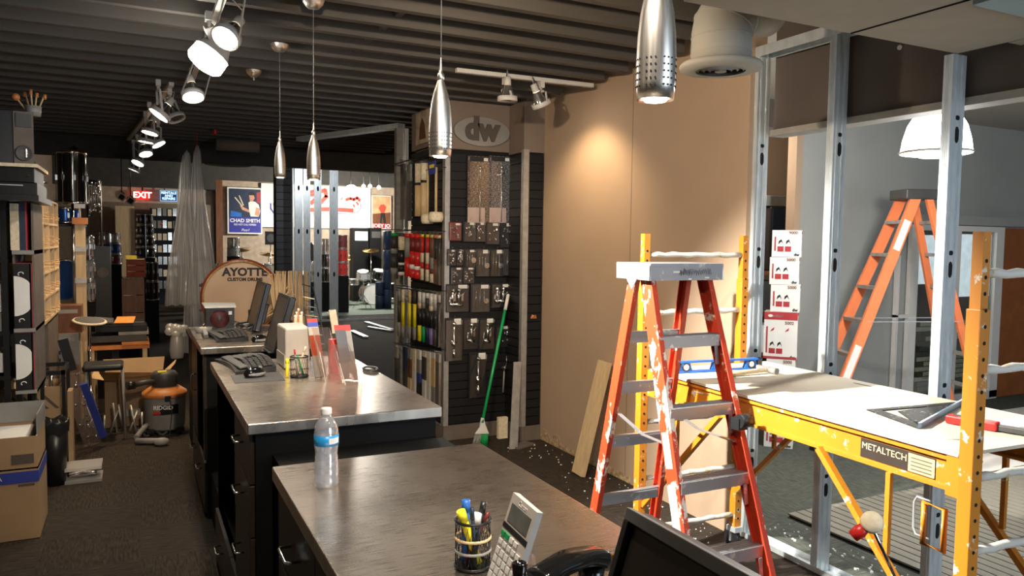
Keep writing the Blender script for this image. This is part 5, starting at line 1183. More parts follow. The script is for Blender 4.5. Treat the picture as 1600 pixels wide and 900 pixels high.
def monitor(pc, wd_, ht, lean, label, m='blackplastic', txt=None):
    """screen faces -x; wd along y"""
    t = thing('flat_monitor', label, 'monitor', (pc[0], pc[1], ZT)); R_ = Matrix.Rotation(lean, 3, 'Y'); c0 = V((pc[0], pc[1], ZT+.015))
    def bx(x0, x1, y0, y1, z0, z1, mm, nm, bv=.003):
        mb = MB().bb(x0, x1, y0, y1, z0, z1); mb.v = [c0+R_@v for v in mb.v]; return mb.build(nm, K[mm], t, bevel=bv)
    bx(0, .04, -wd_/2, wd_/2, 0, ht, m, 'case', .008); bx(-.003, 0, -wd_/2+.018, wd_/2-.018, .03, ht-.018, 'screen', 'screen', 0)
    bx(-.006, 0, -wd_/2, wd_/2, 0, .028, m, 'bezel', .001); bx(-.006, 0, -wd_/2, wd_/2, ht-.018, ht, m, 'bezel', .001)
    bx(-.006, 0, -wd_/2, -wd_/2+.018, .028, ht-.018, m, 'bezel', .001); bx(-.006, 0, wd_/2-.018, wd_/2, .028, ht-.018, m, 'bezel', .001)
    bx(.04, .075, -wd_/4, wd_/4, .05, .2, m, 'rear_housing', .01)
    MB().bb(pc[0]-.02, pc[0]+.16, pc[1]-.10, pc[1]+.10, ZT, ZT+.012).build('stand_foot', K[m], t, bevel=.004)
    return t
monitor((.70, 4.63, 0), .34, .335, .27, 'black touch monitor nearer the brochure rack, tilted back')
monitor((.745, 5.80, 0), .40, .345, .24, 'black touch monitor beside the bass drum, tilted back')
# white computer box behind pen cup
t = thing('white_cabinet_box', 'beige white terminal box beside the brochure rack', 'box', (.73, 4.05, ZT))
MB().bb(.675, .80, 3.95, 4.20, ZT, ZT+.215).build('body', K['grey'] if False else mat('aged_white', (.50, .46, .41), .5), t, bevel=.010)
MB().bb(.670, .676, 3.952, 4.19, ZT+.01, ZT+.075).build('front_flap', K['soffit'], t); MB().bb(.69, .72, 3.944, 3.95, ZT+.05, ZT+.056).build('slot', K['ink'], t)
for k, (dy, dz, nm) in enumerate(((.30, .235, 'white paper pad lying on the pale box'), )):
    MB().box((.78, 4.36, ZT+.12), (.10, .14, .012)).solo('paper_pad', K['whitepaper'], 'white paper pad behind the terminal box', 'paper')
MB().bb(.70, .86, 4.27, 4.34, ZT, ZT+.113).solo('card_reader', K['grey'], 'small grey box holding up the white paper pad', 'box')
cl2 = V((.705, 3.74, ZT)); mesh_cup(cl2, .042, .098, 'black mesh pen cup beside the clear brochure rack', (), 22)
pen('pen', 'pen with a pinkish red cap in the far mesh cup', cl2+V((-.01, -.01, .006)), cl2+V((-.022, .0, .13)), .004, 'grey', 'pen', 'red')
pen('pencil', 'tan pencil in the far mesh cup', cl2+V((-.02, 0, .006)), cl2+V((.028, .0, .135)), .004, 'wood', 'pencil')
pen('pen', 'green pen in the far mesh cup', cl2+V((.02, 0, .006)), cl2+V((-.01, -.02, .10)), .004, 'green')
pen('pen', 'white pen in the far mesh cup', cl2+V((-.01, .01, .006)), cl2+V((.032, .01, .14)), .005, 'white')
pen('highlighter', 'yellow highlighter standing beside the far mesh cup', cl2+V((-.056, .01, .001)), cl2+V((-.054, .012, .085)), .008, 'yel', 'marker')
# brochure rack
t = thing('brochure_rack', 'clear pink tinted acrylic brochure rack on the middle worktop', 'rack', (.88, 3.62, ZT))
def P3(x, y, z): return V((x, y, ZT+z))
def sheetp(a_, b_, c_, d_, m, nm, th=(0, .002, 0)): return MB().prism([a_, b_, c_, d_], th).build(nm, m, t)
for x0, x1, y, h_ in ((.80, .86, 3.62, .17), (.865, .925, 3.50, .12)):
    sheetp(P3(x0-.01, y, 0), P3(x1+.01, y, 0), P3(x1-.02, y+.10, h_*1.4), P3(x0-.04, y+.10, h_*1.4), K['acrylic'], 'back_panel')
    sheetp(P3(x0-.005, y-.06, 0), P3(x1+.015, y-.06, 0), P3(x1+.0, y-.02, h_*.8), P3(x0-.02, y-.02, h_*.8), K['acrylic'], 'front_panel')
    for x in (x0-.008, x1+.012):
        MB().prism([P3(x, y-.06, 0), P3(x, y+.002, 0), P3(x-.028, y+.10, h_*1.4), P3(x-.018, y-.02, h_*.8)], (.002, 0, 0)).build('side_panel', K['acrylic'], t)
        MB().cyl(P3(x, y-.06, 0), P3(x-.018, y-.02, h_*.8), .0012, n=4).build('bright_edge', K['whitepaper'], t)
def brochure(a_, b_, wv, th, segs, label, nm='brochure'):
    """a_ bottom, b_ top of centre line, wv width vector; segs list fraction colour"""
    t = thing(nm, label, 'brochure', a_); a_ = V(a_); b_ = V(b_); u = 0; wv = V(wv); tn = wv.cross(b_-a_).normalized()*th
    for fr_, ck in segs:
        p0 = lerp(a_, b_, u); p1 = lerp(a_, b_, u+fr_); u += fr_; MB().prism([p0-wv/2, p0+wv/2, p1+wv/2, p1-wv/2], tn).build('cover_area', K[ck], t)
brochure(pz(501, 590, ZT), CAM+ray(487, 499)*(3.95), (.055, .01, 0), .006, [(.35, 'kick'), (.35, 'redwood'), (.15, 'soffit'), (.08, 'blueband'), (.07, 'redprint')], 'orange and blue brochure at the left end of the clear rack')
brochure(pz(545, 594, ZT)+V((0, .01, .002)), CAM+ray(530, 509)*3.72, (.050, -.008, 0), .010, [(.40, 'darkgrey'), (.50, 'navy'), (.10, 'redprint')], 'dark magazine with a red masthead at the right end of the clear rack')
brochure(pz(553, 596, ZT)+V((.01, .02, .002)), CAM+ray(542, 509)*3.78, (.03, -.008, 0), .010, [(.5, 'kick'), (.38, 'grey'), (.12, 'redprint')], 'pale magazine with red letters behind the dark one')
brochure(pz(533, 575, ZT)+V((0, .0, .002)), CAM+ray(519, 484)*3.9, (.040, .02, 0), .003, [(.6, 'darkgrey'), (.4, 'cream')], 'grey green leaflet sticking up above the clear rack')
MB().box(P3(.885, 3.78, .085), (.05, .04, .17)).solo('red_box', K['red'], 'small bright red box behind the clear brochure rack', 'box')
MB().tube([(1.075+.035*math.cos(i*.52), 3.80+.06*math.sin(i*.52), ZT+.006) for i in range(12)], .006, 6, True).solo('tape_ring', K['blackplastic'], 'black ring lying right of the brochure rack', 'ring')
# wire display rack
a_ = CAM+ray(481, 495)*4.25; t = thing('wire_rack', 'black wire rack of small cards behind the brochure rack', 'rack', (.88, 4.22, ZT))
w0 = V((.86, 4.25, ZT)); wt = CAM+ray(472, 444)*4.55; wt2 = CAM+ray(489, 449)*4.45; w1 = V((.96, 4.22, ZT))
fm = MB().tube([w0, wt, wt2, w1], .004, 6); fm.build('frame', K['blackmetal'], t)
for k in range(1, 15):
    a_ = lerp(w0, wt, k/15.5); b_ = lerp(w1, wt2, k/15.5); MB().cyl(a_, b_, .0015, n=5).build('wire', K['blackmetal'], t)
for k in range(0, 12, 2):
    a_ = lerp(w0, wt, .2+k/16); b_ = lerp(w1, wt2, .2+k/16); MB().beam(lerp(a_, b_, .1), lerp(a_, b_, .9), .03, .002, (0, .3, 1)).build('card', K['cream' if k % 4 else 'grey'], t)
for i in range(5):
    q = CAM+ray(461+i*2.6, 494-(i % 3)*5)*4.4; t = thing('small_figurine', 'pale small bottle %s in the cluster behind the white pad' % ('on the left' if i == 0 else 'on the right' if i == 4 else 'with orange base' if i == 2 else 'with round cap' if i == 1 else 'with narrow neck'), 'bottle', (q.x, q.y, ZT), 0)
    hh = q.z-ZT
    MB().lathe([(0, 0), (.012, 0), (.012, hh*.7), (.006, hh*.85), (.006, hh)], (q.x, q.y, ZT), n=10).build('body', K['orangeplastic' if i == 2 else 'cream'], t); MB().sphere((q.x, q.y, ZT+hh), .009, 8).build('cap', K['whitepaper'], t)
# far worktop clutter: drum boxed snare, ashtray, adapter, cables
t = thing('boxed_snare', 'black box with a round red drum print and white lid paper', 'box', (.545, 5.88, ZT))
MB().bb(.445, .635, 5.80, 6.0, ZT, ZT+.165).build('carton', K['blackplastic'], t)
MB().lathe([(0, 0), (.066, 0), (.066, .002), (0, .002)], (.535, 5.798, ZT+.085), (0, -1, 0), 28).build('round_print', mat('maroon_print', (.06, .008, .01), .6, var=.6, scale=40), t)
MB().lathe([(0, 0.003), (.02, 0.003), (.02, .004), (0, .004)], (.535, 5.798, ZT+.085), (0, -1, 0), 20).build('round_print', K['darkgrey'], t)
MB().prism([(.435, 5.79, ZT+.166), (.645, 5.79, ZT+.166), (.66, 6.0, ZT+.18), (.43, 6.0, ZT+.185)], (0, 0, .006)).build('lid_paper', K['whitepaper'], t)
MB().bb(.595, .618, 5.797, 5.799, ZT+.115, ZT+.140).build('price_label', K['whitepaper'], t)
t = thing('glass_tray', 'grey tray of small parts at the left end of the far worktop', 'tray', (.42, 5.75, ZT))
MB().lathe([(0, .002), (.05, 0), (.062, .035), (.058, .035), (.048, .006), (0, .006)], (.42, 5.75, ZT), n=20).build('dish', K['grey'], t); MB().sphere((.41, 5.75, ZT+.02), .02, 10).sphere((.435, 5.76, ZT+.02), .016, 10).build('contents', K['cream'], t)
t = thing('stapler', 'dark stapler near the left end of the far worktop', 'stapler', (.41, 5.45, ZT))
MB().box((.41, 5.45, ZT+.010), (.035, .13, .02)).build('base', K['darkgrey'], t, bevel=.004); MB().box((.41, 5.45, ZT+.035), (.028, .12, .016), Matrix.Rotation(.12, 3, 'X')).build('arm', K['grey'], t, bevel=.004)
rnd = random.Random(12)
for i in range(4):
    c = V((.68, 5.55+.10*i, ZT+.008)); pts = [c+V((.05*math.cos(k*.9+i), .07*math.sin(k*.8+i), .02+.03*abs(math.sin(k*.7+i)))) for k in range(9)]
    lab = ('black cable loop nearest the far keyboard', 'black cable loop in the middle of the far worktop tangle', 'grey white cable loop in the far worktop tangle', 'black cable loop beside the red drum box')[i]
    MB().tube(pts, .005, 6).solo('cable', K['grey'] if i == 2 else K['blackplastic'], lab, 'cable')
# ================================================================== BASS DRUM
t = thing('bass_drum', 'large wooden bass drum with black lettering on its head', 'drum', (.755, 6.7, .957))
cb = V((.765, 6.48, 1.268)); ab = V((-.12, -1, .02)).normalized(); Rb = .300
MB().lathe([(Rb-.004, 0), (Rb, -.003), (Rb, -.40), (Rb-.004, -.40)], cb, ab, 48).build('shell', K['redwood'], t)
MB().lathe([(0, .004), (Rb-.012, .002)], cb, ab, 48).build('head', K['head'], t)
for z in (0, -.40):
    hp = MB().lathe([(Rb-.016, z-.012), (Rb+.012, z-.012), (Rb+.012, z+.022), (Rb-.016, z+.022), (Rb-.016, z-.012)], cb, ab, 48).build('hoop', K['redwood'], t)
    MB().lathe([(Rb-.014, z+.023), (Rb-.006, z+.0235)], cb, ab, 48).build('hoop_inlay', K['gold'], hp)
fm_ = frame(ab)
for k in range(10):
    a_ = 2*math.pi*(k+.5)/10; rd = fm_@V((math.cos(a_), math.sin(a_), 0))
    q = cb+rd*(Rb+.018)
    lg = MB().cyl(q+ab*.03, q-ab*.13, .005, n=6).box(q+ab*.022+rd*.004, (.022, .022, .012), frame(ab, rd)).build('claw', K['chrome'], t)
    MB().sphere(cb+rd*(Rb+.014)-ab*.15, .018, 8, (1, 1, 1)).build('lug', K['chrome'], lg)
for s in (-1, 1): MB().cyl(cb+V((s*.24, .15, -.17)), V((cb.x+s*.34, cb.y-.02, .962)), .008, n=8).build('spur', K['chrome'], t)
upb = V((0, 0, 1)); rgt = V((1, -.12, 0)).normalized()
text('AYOTTE', .088, K['ink'], t, cb+ab*.0055+V((.028, -.0, .203)), ab, ext=.0008, bold=.004, sx=1.02)
text('CUSTOM DRUMS', .036, K['ink'], t, cb+ab*.0055+V((.028, 0, .145)), ab, ext=.0008, bold=.002, sx=.98)
# bundle of sticks in a carton
t = thing('stick_carton', 'low carton holding the fan of pale drumsticks', 'box', (1.12, 6.27, .958))
MB().bb(.985, 1.27, 6.20, 6.34, .957, 1.13).build('carton', K['carton'], t)
smesh = {}
def stick(p0, p1, m='maple', r=.0075):
    mb = MB(); p0 = V(p0); p1 = V(p1); d = p1-p0
    return mb.tube([p0, p0+d*.7, p0+d*.93, p0+d*.955, p0+d*.985, p1], [r, r, r*.55, r*.45, r*.75, r*.3], 7)
base_ = stick((0, 0, 0), (0, 0, .40)).mesh('drumstick', K['maple'])
def put_stick(loc, d, label, grp, cat='drumstick'):
    o = bpy.data.objects.new('drumstick', base_); C.objects.link(o); o.location = loc; o.rotation_euler = V(d).to_track_quat('Z', 'Y').to_euler(); o['label'] = label; o['category'] = cat; o['group'] = grp; return o
rnd = random.Random(8)
for k in range(34):
    u = k/33; put_stick((1.0+.25*u, 6.215+.11*rnd.random(), 1.09), (.07*(rnd.random()-.5), .05, 1), 'pale drumstick standing upright in the carton behind the monitors', 'upright drumsticks in the carton')
for k in range(9):
    u = k/8; put_stick((.96+.03*u, 5.95+.05*rnd.random(), 1.083), (-.15+.25*u, .1, 1), 'pale drumstick leaning left in front of the upright bundle', 'leaning drumsticks before the bundle')
t = thing('stick_cup', 'small dark cup of drumsticks before the bass drum', 'cup', (.80, 6.08, ZT))
MB().lathe([(0, 0), (.032, 0), (.036, .12), (.033, .12), (.03, .004)], (.80, 6.08, ZT), n=16).build('body', K['darkgrey'], t)
for k in range(4): put_stick((.785+.010*k, 6.08, 1.09), (.55, .1, .25+.12*k), 'pale drumstick poking out beside the monitor in front of the drum head', 'drumsticks poking out before the drum head')
# ================================================================== PLASTIC SHEET
def drape(name, top, W0, W1, z1, label, mtl, seed=0, yd=.12, folds=7, twist=0):
    rnd = random.Random(seed); n = 44; m_ = 26; vs = []
    for j in range(m_+1):
        v = j/m_; z = top[2]+(z1-top[2])*v; wv = W0+(W1-W0)*v**.85
        for i in range(n+1):
            u = i/n-.5; ph = u*folds*6.28+seed
            vs.append((top[0]+u*wv+twist*v+.012*math.sin(v*9+u*5), top[1]+yd*(.35+.65*v)*math.sin(ph+.8*math.sin(v*4))+.03*math.sin(ph*2.3+v*3), z+(.12*abs(u)*-1 if j == 0 else 0)))
    fs = [(j*(n+1)+i, j*(n+1)+i+1, (j+1)*(n+1)+i+1, (j+1)*(n+1)+i) for j in range(m_) for i in range(n)]
    return MB().add(vs, fs, True)
def zat(y_, t_): return 1.75+(372-y_)*t_/1188
A_ = CAM+ray(308, 226)*8.6; B_ = CAM+ray(291, 236)*8.6
t = thing('poly_sheeting', 'tall translucent plastic sheeting gathered and hung from the ceiling', 'plastic sheet', (.50, 8.6, .2))
MB().cyl((A_.x, A_.y, A_.z-.02), (A_.x, A_.y, 2.95), .004, n=5).build('tie', K['red'], t)
d1_ = drape('a', (A_.x+.0, A_.y, A_.z), .03, .44, .42, '', None, 1, .09, 4, .05); d1_.build('sheet_fold', K['sheet'], t)
d2_ = drape('b', (B_.x, B_.y-.1, B_.z), .05, .36, .98, '', None, 4, .08, 4, -.07); d2_.build('sheet_fold', K['sheet'], t)
MB().sphere((.24, 8.55, 1.78+.1), .012, 8).build('red_clip', K['red'], t)
q = CAM+ray(276, 515)*8.0; bl_ = MB(); rnd = random.Random(2)
for k in range(9): bl_.sphere(q+V((rnd.uniform(-.07, .07), rnd.uniform(-.05, .05), rnd.uniform(-.05, .05))), .055, 9, (1, .8, .8))
bl_.lathe([(.02, .02), (.06, -.08), (.075, -.22), (.06, -.30)], q, (0, 0, 1), 12)
t = thing('foam_bundle', 'crumpled white wrap bundle hanging beside the far counter', 'bundle', q-V((0, 0, .3))); bl_.build('crumpled_wrap', K['clearw'], t)
# ================================================================== LEFT SHELVES
YL = 5.4
def LX(x, Y=YL): return py(x, 400, Y).x
def LZ(x, y, Y=YL): return py(x, y, Y).z
rk = thing('metal_rack', 'black metal rack at the left edge of the frame', 'rack', (-1.1, 5.6, 0))
xr = LX(12, 5.53)-.02; xe = -1.60
for x, y in ((xr, 5.55), (xe, 5.55), (xe, 6.1), (xr, 6.1)):
    MB().bb(x-.016, x+.016, y-.016, y+.016, 0.0, 1.96).build('upright', K['blackmetal'], rk)
for z in (.88, 1.155, 1.60, 1.95): MB().bb(xe-.02, xr+.02, 5.53, 6.12, z-.024, z).build('rack_shelf', K['blackmetal'], rk)
xs0 = LX(85)
sh = thing('grey_shelf', 'grey shelf unit holding the drumhead boxes beside the black rack', 'shelf', (-.68, 5.9, 0))
x0, x1 = LX(14), LX(49)
MB().bb(x0, x1, 5.52, 6.05, 1.150, 1.172).build('shelf_board', K['grey'], sh); MB().bb(x0, x1, 5.52, 6.05, .765, .785).build('shelf_board', K['grey'], sh)
MB().bb(x0, x1, 5.52, 6.05, 1.63, 1.655).build('shelf_board', K['grey'], sh); MB().bb(x1-.012, x1, 5.54, 6.05, .765, 1.945).build('side_panel', K['kick'], sh); MB().bb(x0, x0+.012, 5.54, 6.05, .765, 1.63).build('side_panel', K['kick'], sh)
[MB().bb(x-.012, x+.012, y-.012, y+.012, 0, .765).build('leg', K['blackmetal'], sh) for x in (x0+.02, x1-.02) for y in (5.56, 6.02)]
# loudspeaker on top, with its top shelf
MB().bb(-1.62, LX(66), 5.28, 6.1, 1.950, 1.985).solo('top_board', K['blackplastic'], 'black board across the top of the left rack', 'board')
t = thing('black_case', 'flat black equipment case under the left loudspeaker', 'case', (-1.0, 5.6, 1.986))
MB().bb(-1.45, LX(62), 5.36, 5.9, 1.986, 2.06).build('body', K['blackplastic'], t, bevel=.004); MB().bb(-1.2, LX(40), 5.352, 5.36, 2.04, 2.046).build('edge_strip', K['galv'], t)
t = thing('black_case', 'upper black equipment case right below the grey front loudspeaker', 'case', (-1.0, 5.6, 2.061))
MB().bb(-1.45, LX(58), 5.36, 5.9, 2.061, 2.150).build('body', K['blackmetal'], t, bevel=.004); MB().cyl((LX(48), 5.352, 2.10), (LX(48), 5.36, 2.10), .008, n=12).build('lock', K['chrome'], t)
zb = 2.172; ztp = LZ(45, 176)
MB().bb(-1.3, LX(64), 5.34, 5.95, 2.151, 2.171).solo('pale_board', K['cream'], 'thin pale board directly under the left loudspeaker', 'board')
t = thing('loudspeaker', 'old loudspeaker with grey baffle and round cone on the left rack', 'speaker', (-.85, 5.6, zb))
xa, xb = LX(27), LX(58)
t.location = (xb, 5.375, zb)
MB().bb(-1.42, xb, 5.39, 5.85, zb, ztp).build('cabinet', K['blackmetal'], t)
MB().bb(xa, xb, 5.375, 5.39, zb, ztp).build('baffle', K['kick'], t)
cx = (xa+xb)/2; rr = (xb-xa)/2*.9
MB().lathe([(rr, 0), (rr, .004), (rr*.85, .003), (rr*.3, -.006), (0, -.002)], (cx, 5.372, zb+rr*1.35), (0, -1, 0), 30).build('cone', K['darkgrey'], t)
MB().bb(xa+.012, xb-.010, 5.368, 5.375, zb+.215, ztp-.012).build('horn_grille', K['darkgrey'], t)
MB().box((cx+.012, 5.366, zb+rr*1.35), (.006, .004, .05)).build('badge', K['chrome'], t)
t.rotation_euler = (0, 0, .15)
# jar of mallets on the speaker
t = thing('stick_jar', 'grey jar standing on the left loudspeaker', 'jar', (xa+.06, 5.55, ztp+.001))
MB().lathe([(0, 0), (.04, 0), (.045, .06), (.042, .06), (.038, .005)], (xa+.085, 5.55, ztp+.001), n=18).build('body', K['grey'], t)
for i, (dx, dy, h_) in enumerate(((-.10, .0, .10), (-.05, .03, .14), (-.01, -.02, .15), (.02, .03, .14), (.07, .0, .13))):
    a_ = V((xa+.085+dx*.2, 5.55+dy*.3, ztp+.008)); b_ = V((xa+.085+dx*.9, 5.55+dy, ztp+.008+h_))
    t = thing('mallet', ('tan mallet leaning left in the jar', 'thin wooden mallet second from the left in the jar', 'wooden mallet in the middle of the jar', 'wooden mallet right of the middle in the jar', 'wooden mallet leaning right in the jar')[i], 'mallet', a_)
    MB().cyl(a_, b_, .005, n=7).build('handle', K['wood'], t)
    if i == 0: MB().sphere(b_, .024, 10).build('head', K['orangeplastic'], t)
    else: MB().cyl(b_-V((0, 0, .03)), b_, .009, n=8).build('head', K['orangeplastic'], t)
MB().box((xb-.03, 5.50, ztp+.004), (.03, .10, .006)).solo('chrome_plate', K['chrome'], 'small chrome plate on the front corner of the left loudspeaker', 'plate')
# white sleeves, boxes
def sbox(x0, x1, y0, y1, nm, label, cat, col, Y=YL, dep=.30, zlow=None, edge=None, parts=()):
    X0, X1 = LX(x0, Y), LX(x1, Y); Z1 = py((x0+x1)/2, y0, Y).z; Z0 = zlow if zlow is not None else py((x0+x1)/2, y1, Y).z
    t = thing(nm, label, cat, ((X0+X1)/2, Y+dep/2, Z0)); MB().bb(X0, X1, Y, Y+dep, Z0, Z1).build('body', K[col], t)
    if edge: MB().bb(X1, X1+.006, Y-.002, Y+dep, Z0, Z1).build('edge_band', K[edge], t)
    return t, X0, X1, Z0, Z1
zsh = 1.656
sbox(-40, 10, 316, 396, 'paper_stack', 'tall stack of white sleeves in the left rack', 'paper', 'whitepaper', 5.58, .4, 1.601)
sbox(17, 31, 318, 396, 'paper_stack', 'ragged white sleeves beside the black rack post', 'paper', 'cream', 5.53, .4, zsh)
sbox(32, 41, 314, 396, 'drumhead_box', 'dark blue flat box with a red edge on the upper grey shelf', 'box', 'navy', 5.53, .4, zsh, 'redprint')
def hbox(x0, x1, zlo, H, Y, label):
    t, X0, X1, Z0, Z1 = sbox(x0, x1, 0, 0, 'drumhead_box', label, 'box', 'blackplastic', Y, .42, zlo)
    return t
def headbox(X0, X1, Y, Z0, Z1, label):
    t = thing('drumhead_box', label, 'box', ((X0+X1)/2, Y+.2, Z0)); MB().bb(X0, X1, Y, Y+.42, Z0, Z1).build('body', K['blackplastic'], t)
    W_ = X1-X0; R = (Z1-Z0)*.31
    MB().bb(X0, X1, Y-.001, Y+.421, Z1, Z1+.003).build('red_edge', K['redprint'], t); MB().bb(X1, X1+.003, Y, Y+.42, Z0, Z1).build('red_edge', K['redprint'], t)
    c = (X0+W_*.02, Y-.001, (Z0+Z1)/2)
    pts = [(min(X1-.01, c[0]+R*max(0, math.cos(a))*.9), Y-.002, c[2]+R*math.sin(a)) for a in [-math.pi/2+math.pi*i/18 for i in range(19)]]
    MB().prism(pts, (0, .002, 0)).build('round_window', K['whitepaper'], t)
    for z in (Z0+(Z1-Z0)*.12, Z0+(Z1-Z0)*.84):
        MB().tube([(X1-.055+.014*math.cos(a), Y-.002, z+.012*math.sin(a)) for a in [k*.5 for k in range(9)]], .003, 5).build('print_mark', K['whiteink'], t)
    return t
headbox(LX(15), LX(44), 5.53, 1.173, 1.173+.40, 'black drumhead box with a white round window on the upper shelf')
headbox(LX(15), LX(44.5), 5.53, .786, 1.145, 'black drumhead box with a white round window on the lower shelf')
sbox(45.2, 47, 412, 470, 'red_folder', 'bright red folder upright beside the upper drumhead box', 'folder', 'red', 5.53, .3, 1.173)
sbox(45.5, 47, 495, 575, 'red_folder', 'dark red folder beside the lower drumhead box', 'folder', 'redprint', 5.53, .3, .786)
for i, (za, zb_, c, lab) in enumerate(((1.32, 1.45, 'whitepaper', 'white spotted box, uppermost at the frame edge of the rack'), (1.156, 1.27, 'grey', 'grey box, middle one at the frame edge of the rack'), (.90, 1.02, 'whitepaper', 'white spotted box, lowest at the frame edge of the rack'))):
    t = thing('storage_box', lab, 'box', (-.95, 5.5, za)); MB().bb(-1.15, xr-.02, 5.56, 5.9, za if za != 1.32 else 1.275, zb_).build('body', K[c], t)
    MB().bb(-.93, -.90, 5.557, 5.56, za+.05, za+.07).build('print_mark', K['redink' if i == 0 else 'ink'], t); MB().bb(-.86, -.85, 5.557, 5.56, za+.06, za+.08).build('print_mark', K['ink'], t)
# stick pigeonhole shelf
ph = thing('pigeonhole_shelf', 'pine pigeonhole shelf full of drumsticks on the left', 'shelf', (-.66, 6.95, 0))
Xf, Xb = -.60, -.98; Ya, Yb_, Za, Zb_ = 6.12, 7.72, 1.10, 2.02
MB().bb(Xb-.01, Xb, Ya, Yb_, Za, Zb_).build('back', K['wood'], ph)
ys = [Ya+(Yb_-Ya)*k/4 for k in range(5)]; zs = [Za+(Zb_-Za)*k/5 for k in range(6)]
for y in ys: MB().bb(Xb, Xf, y-.009, y+.009, Za, Zb_).build('divider', K['wood'], ph)
for z in zs: MB().bb(Xb, Xf-.002, Ya, Yb_, z-.008, z+.008).build('shelf_board', K['wood'], ph)
MB().bb(-1.0, -.62, 6.9, 7.75, 0, 1.09).solo('grey_base_cabinet', K['kick'], 'taupe base under the pine pigeonhole shelf', 'cabinet')
rnd = random.Random(21)
sp = stick((0, 0, 0), (0, 0, .384)).mesh('drumstick', K['maple'])
rows_n = ('bottom', 'second lowest', 'middle', 'second highest', 'top')
for c_ in range(4):
    for r_ in range(5):
        for k in range(8):
            y = ys[c_]+.03+.034*(k % 8)+.05*rnd.random()+.02; z = zs[r_]+.018+.020*(k % 3)+.02*rnd.random()
            o = bpy.data.objects.new('drumstick', sp); C.objects.link(o); o.location = (Xb+.01, min(y, ys[c_+1]-.03), z); o.rotation_euler = V((1, (rnd.random()-.5)*.06, (rnd.random())*.05)).to_track_quat('Z', 'Y').to_euler()
            o['label'] = 'pale drumstick in the %s row of the pigeonhole shelf, %s column' % (rows_n[r_], ('nearest', 'second', 'third', 'farthest')[c_]); o['category'] = 'drumstick'; o['group'] = 'drumsticks in the %s row, %s column' % (rows_n[r_], ('nearest', 'second', 'third', 'farthest')[c_])
# small red tom and cymbal bits on top of the shelf
def drum(c, r, h, shell, label=None, axis=(0, 0, 1), parent=None, lugs=6, headm='whitepaper', n=24, name='drum', group=None, hoop='chrome'):
    c = V(c); ax = V(axis).normalized(); t = thing(name, label, 'drum', c, 0, group) if parent is None else parent
    MB().lathe([(r, .012), (r, h-.012)], c, ax, n).build('shell', K[shell], t)
    for z in (.0, h): MB().lathe([(r-.004, z-.012), (r+.008, z-.012), (r+.008, z+.012), (r-.004, z+.012), (r-.004, z-.012)], c, ax, n).build('hoop', K[hoop], t)
    MB().lathe([(0, h+.004), (r-.003, h+.002)], c, ax, n).build('head', K[headm], t)
    MB().lathe([(0, -.004), (r-.003, -.002)], c, ax, n).build('bottom_head', K[headm], t)
    f_ = frame(ax)
    for k in range(lugs):
        a = 2*math.pi*(k+.3)/lugs; d = f_@V((math.cos(a), math.sin(a), 0))
        MB().cyl(c+d*(r+.010)+ax*.0, c+d*(r+.010)+ax*h, .004, n=5).box(c+d*(r+.008)+ax*h*.5, (.018, .018, min(.05, h*.5)), frame(ax, d)).build('lug', K['chrome'], t)
    return t
def stand(t, top, r=.28, n=3, m='chrome', pole=.012):
    top = V(top); MB().cyl((top.x, top.y, .12), top, pole, n=8).build('pole', K[m], t)
    for k in range(n):
        a = 2*math.pi*k/n+.5; MB().tube([(top.x, top.y, min(.42, top.z*.5)), (top.x+r*math.cos(a), top.y+r*math.sin(a), .012)], .009, 6).build('leg', K[m], t)
drum((-.68, 6.35, 2.035), .055, .13, 'red', 'small red toy drum on top of the pigeonhole shelf')
drum((-.70, 6.55, 2.035), .06, .20, 'maple', 'small maple drum on the pigeonhole shelf behind the red one')
for i, (y, h_, lab) in enumerate(((6.20, .30, 'dark chrome clamp arm standing on the pigeonhole shelf'), (6.75, .12, 'chrome fitting lying on the far top of the pigeonhole shelf'), (7.0, .18, 'upright chrome fitting at the far top of the pigeonhole shelf'))):
    mb = MB().cyl((-.66, y, 2.03), (-.66, y, 2.03+h_), .008, n=8).sphere((-.66, y, 2.03+h_), .02, 9).cyl((-.70, y, 2.03+h_*.7), (-.62, y+.05, 2.03+h_*.75), .010, n=8).cyl((-.66, y, 2.028), (-.66, y, 2.04), .03, n=12)
    mb.solo('chrome_fitting', K['chrome'], lab, 'hardware')
# tall black drum with cymbal
a_ = py(88, 238, 8.6); b_ = py(136, 318, 8.6)
tb = thing('tall_drum', 'tall black drum shell raised on a stand beyond the pigeonhole shelf', 'drum', ((a_.x+b_.x)/2, 8.6, 0))
cxx = (a_.x+b_.x)/2; rr = (b_.x-a_.x)/2
drum((cxx, 8.6, b_.z), rr, a_.z-b_.z, 'glossblack', parent=tb, lugs=8, headm='blackplastic'); stand(tb, (cxx, 8.6, b_.z), .18)
t = thing('cymbal', 'small bronze cymbal tilted above the tall black drum', 'cymbal', (cxx+.02, 8.5, a_.z))
MB().lathe([(.0, .03), (.025, .028), (.035, .012), (.11, 0), (.112, -.002)], (cxx+.03, 8.55, a_.z+.03), (.15, -.1, 1), 24).build('disc', K['gold'], t); MB().cyl((cxx+.03, 8.55, a_.z+.012), (cxx+.03, 8.55, a_.z+.07), .005, n=8).build('rod', K['chrome'], t)
# blue snare over blue bass drum
a_ = py(92, 326, 8.9); b_ = py(120, 348, 8.9)
drum(((a_.x+b_.x)/2-.03, 8.9, b_.z), .13, .14, 'bluedrum', 'blue snare drum above the dark blue bass drum')
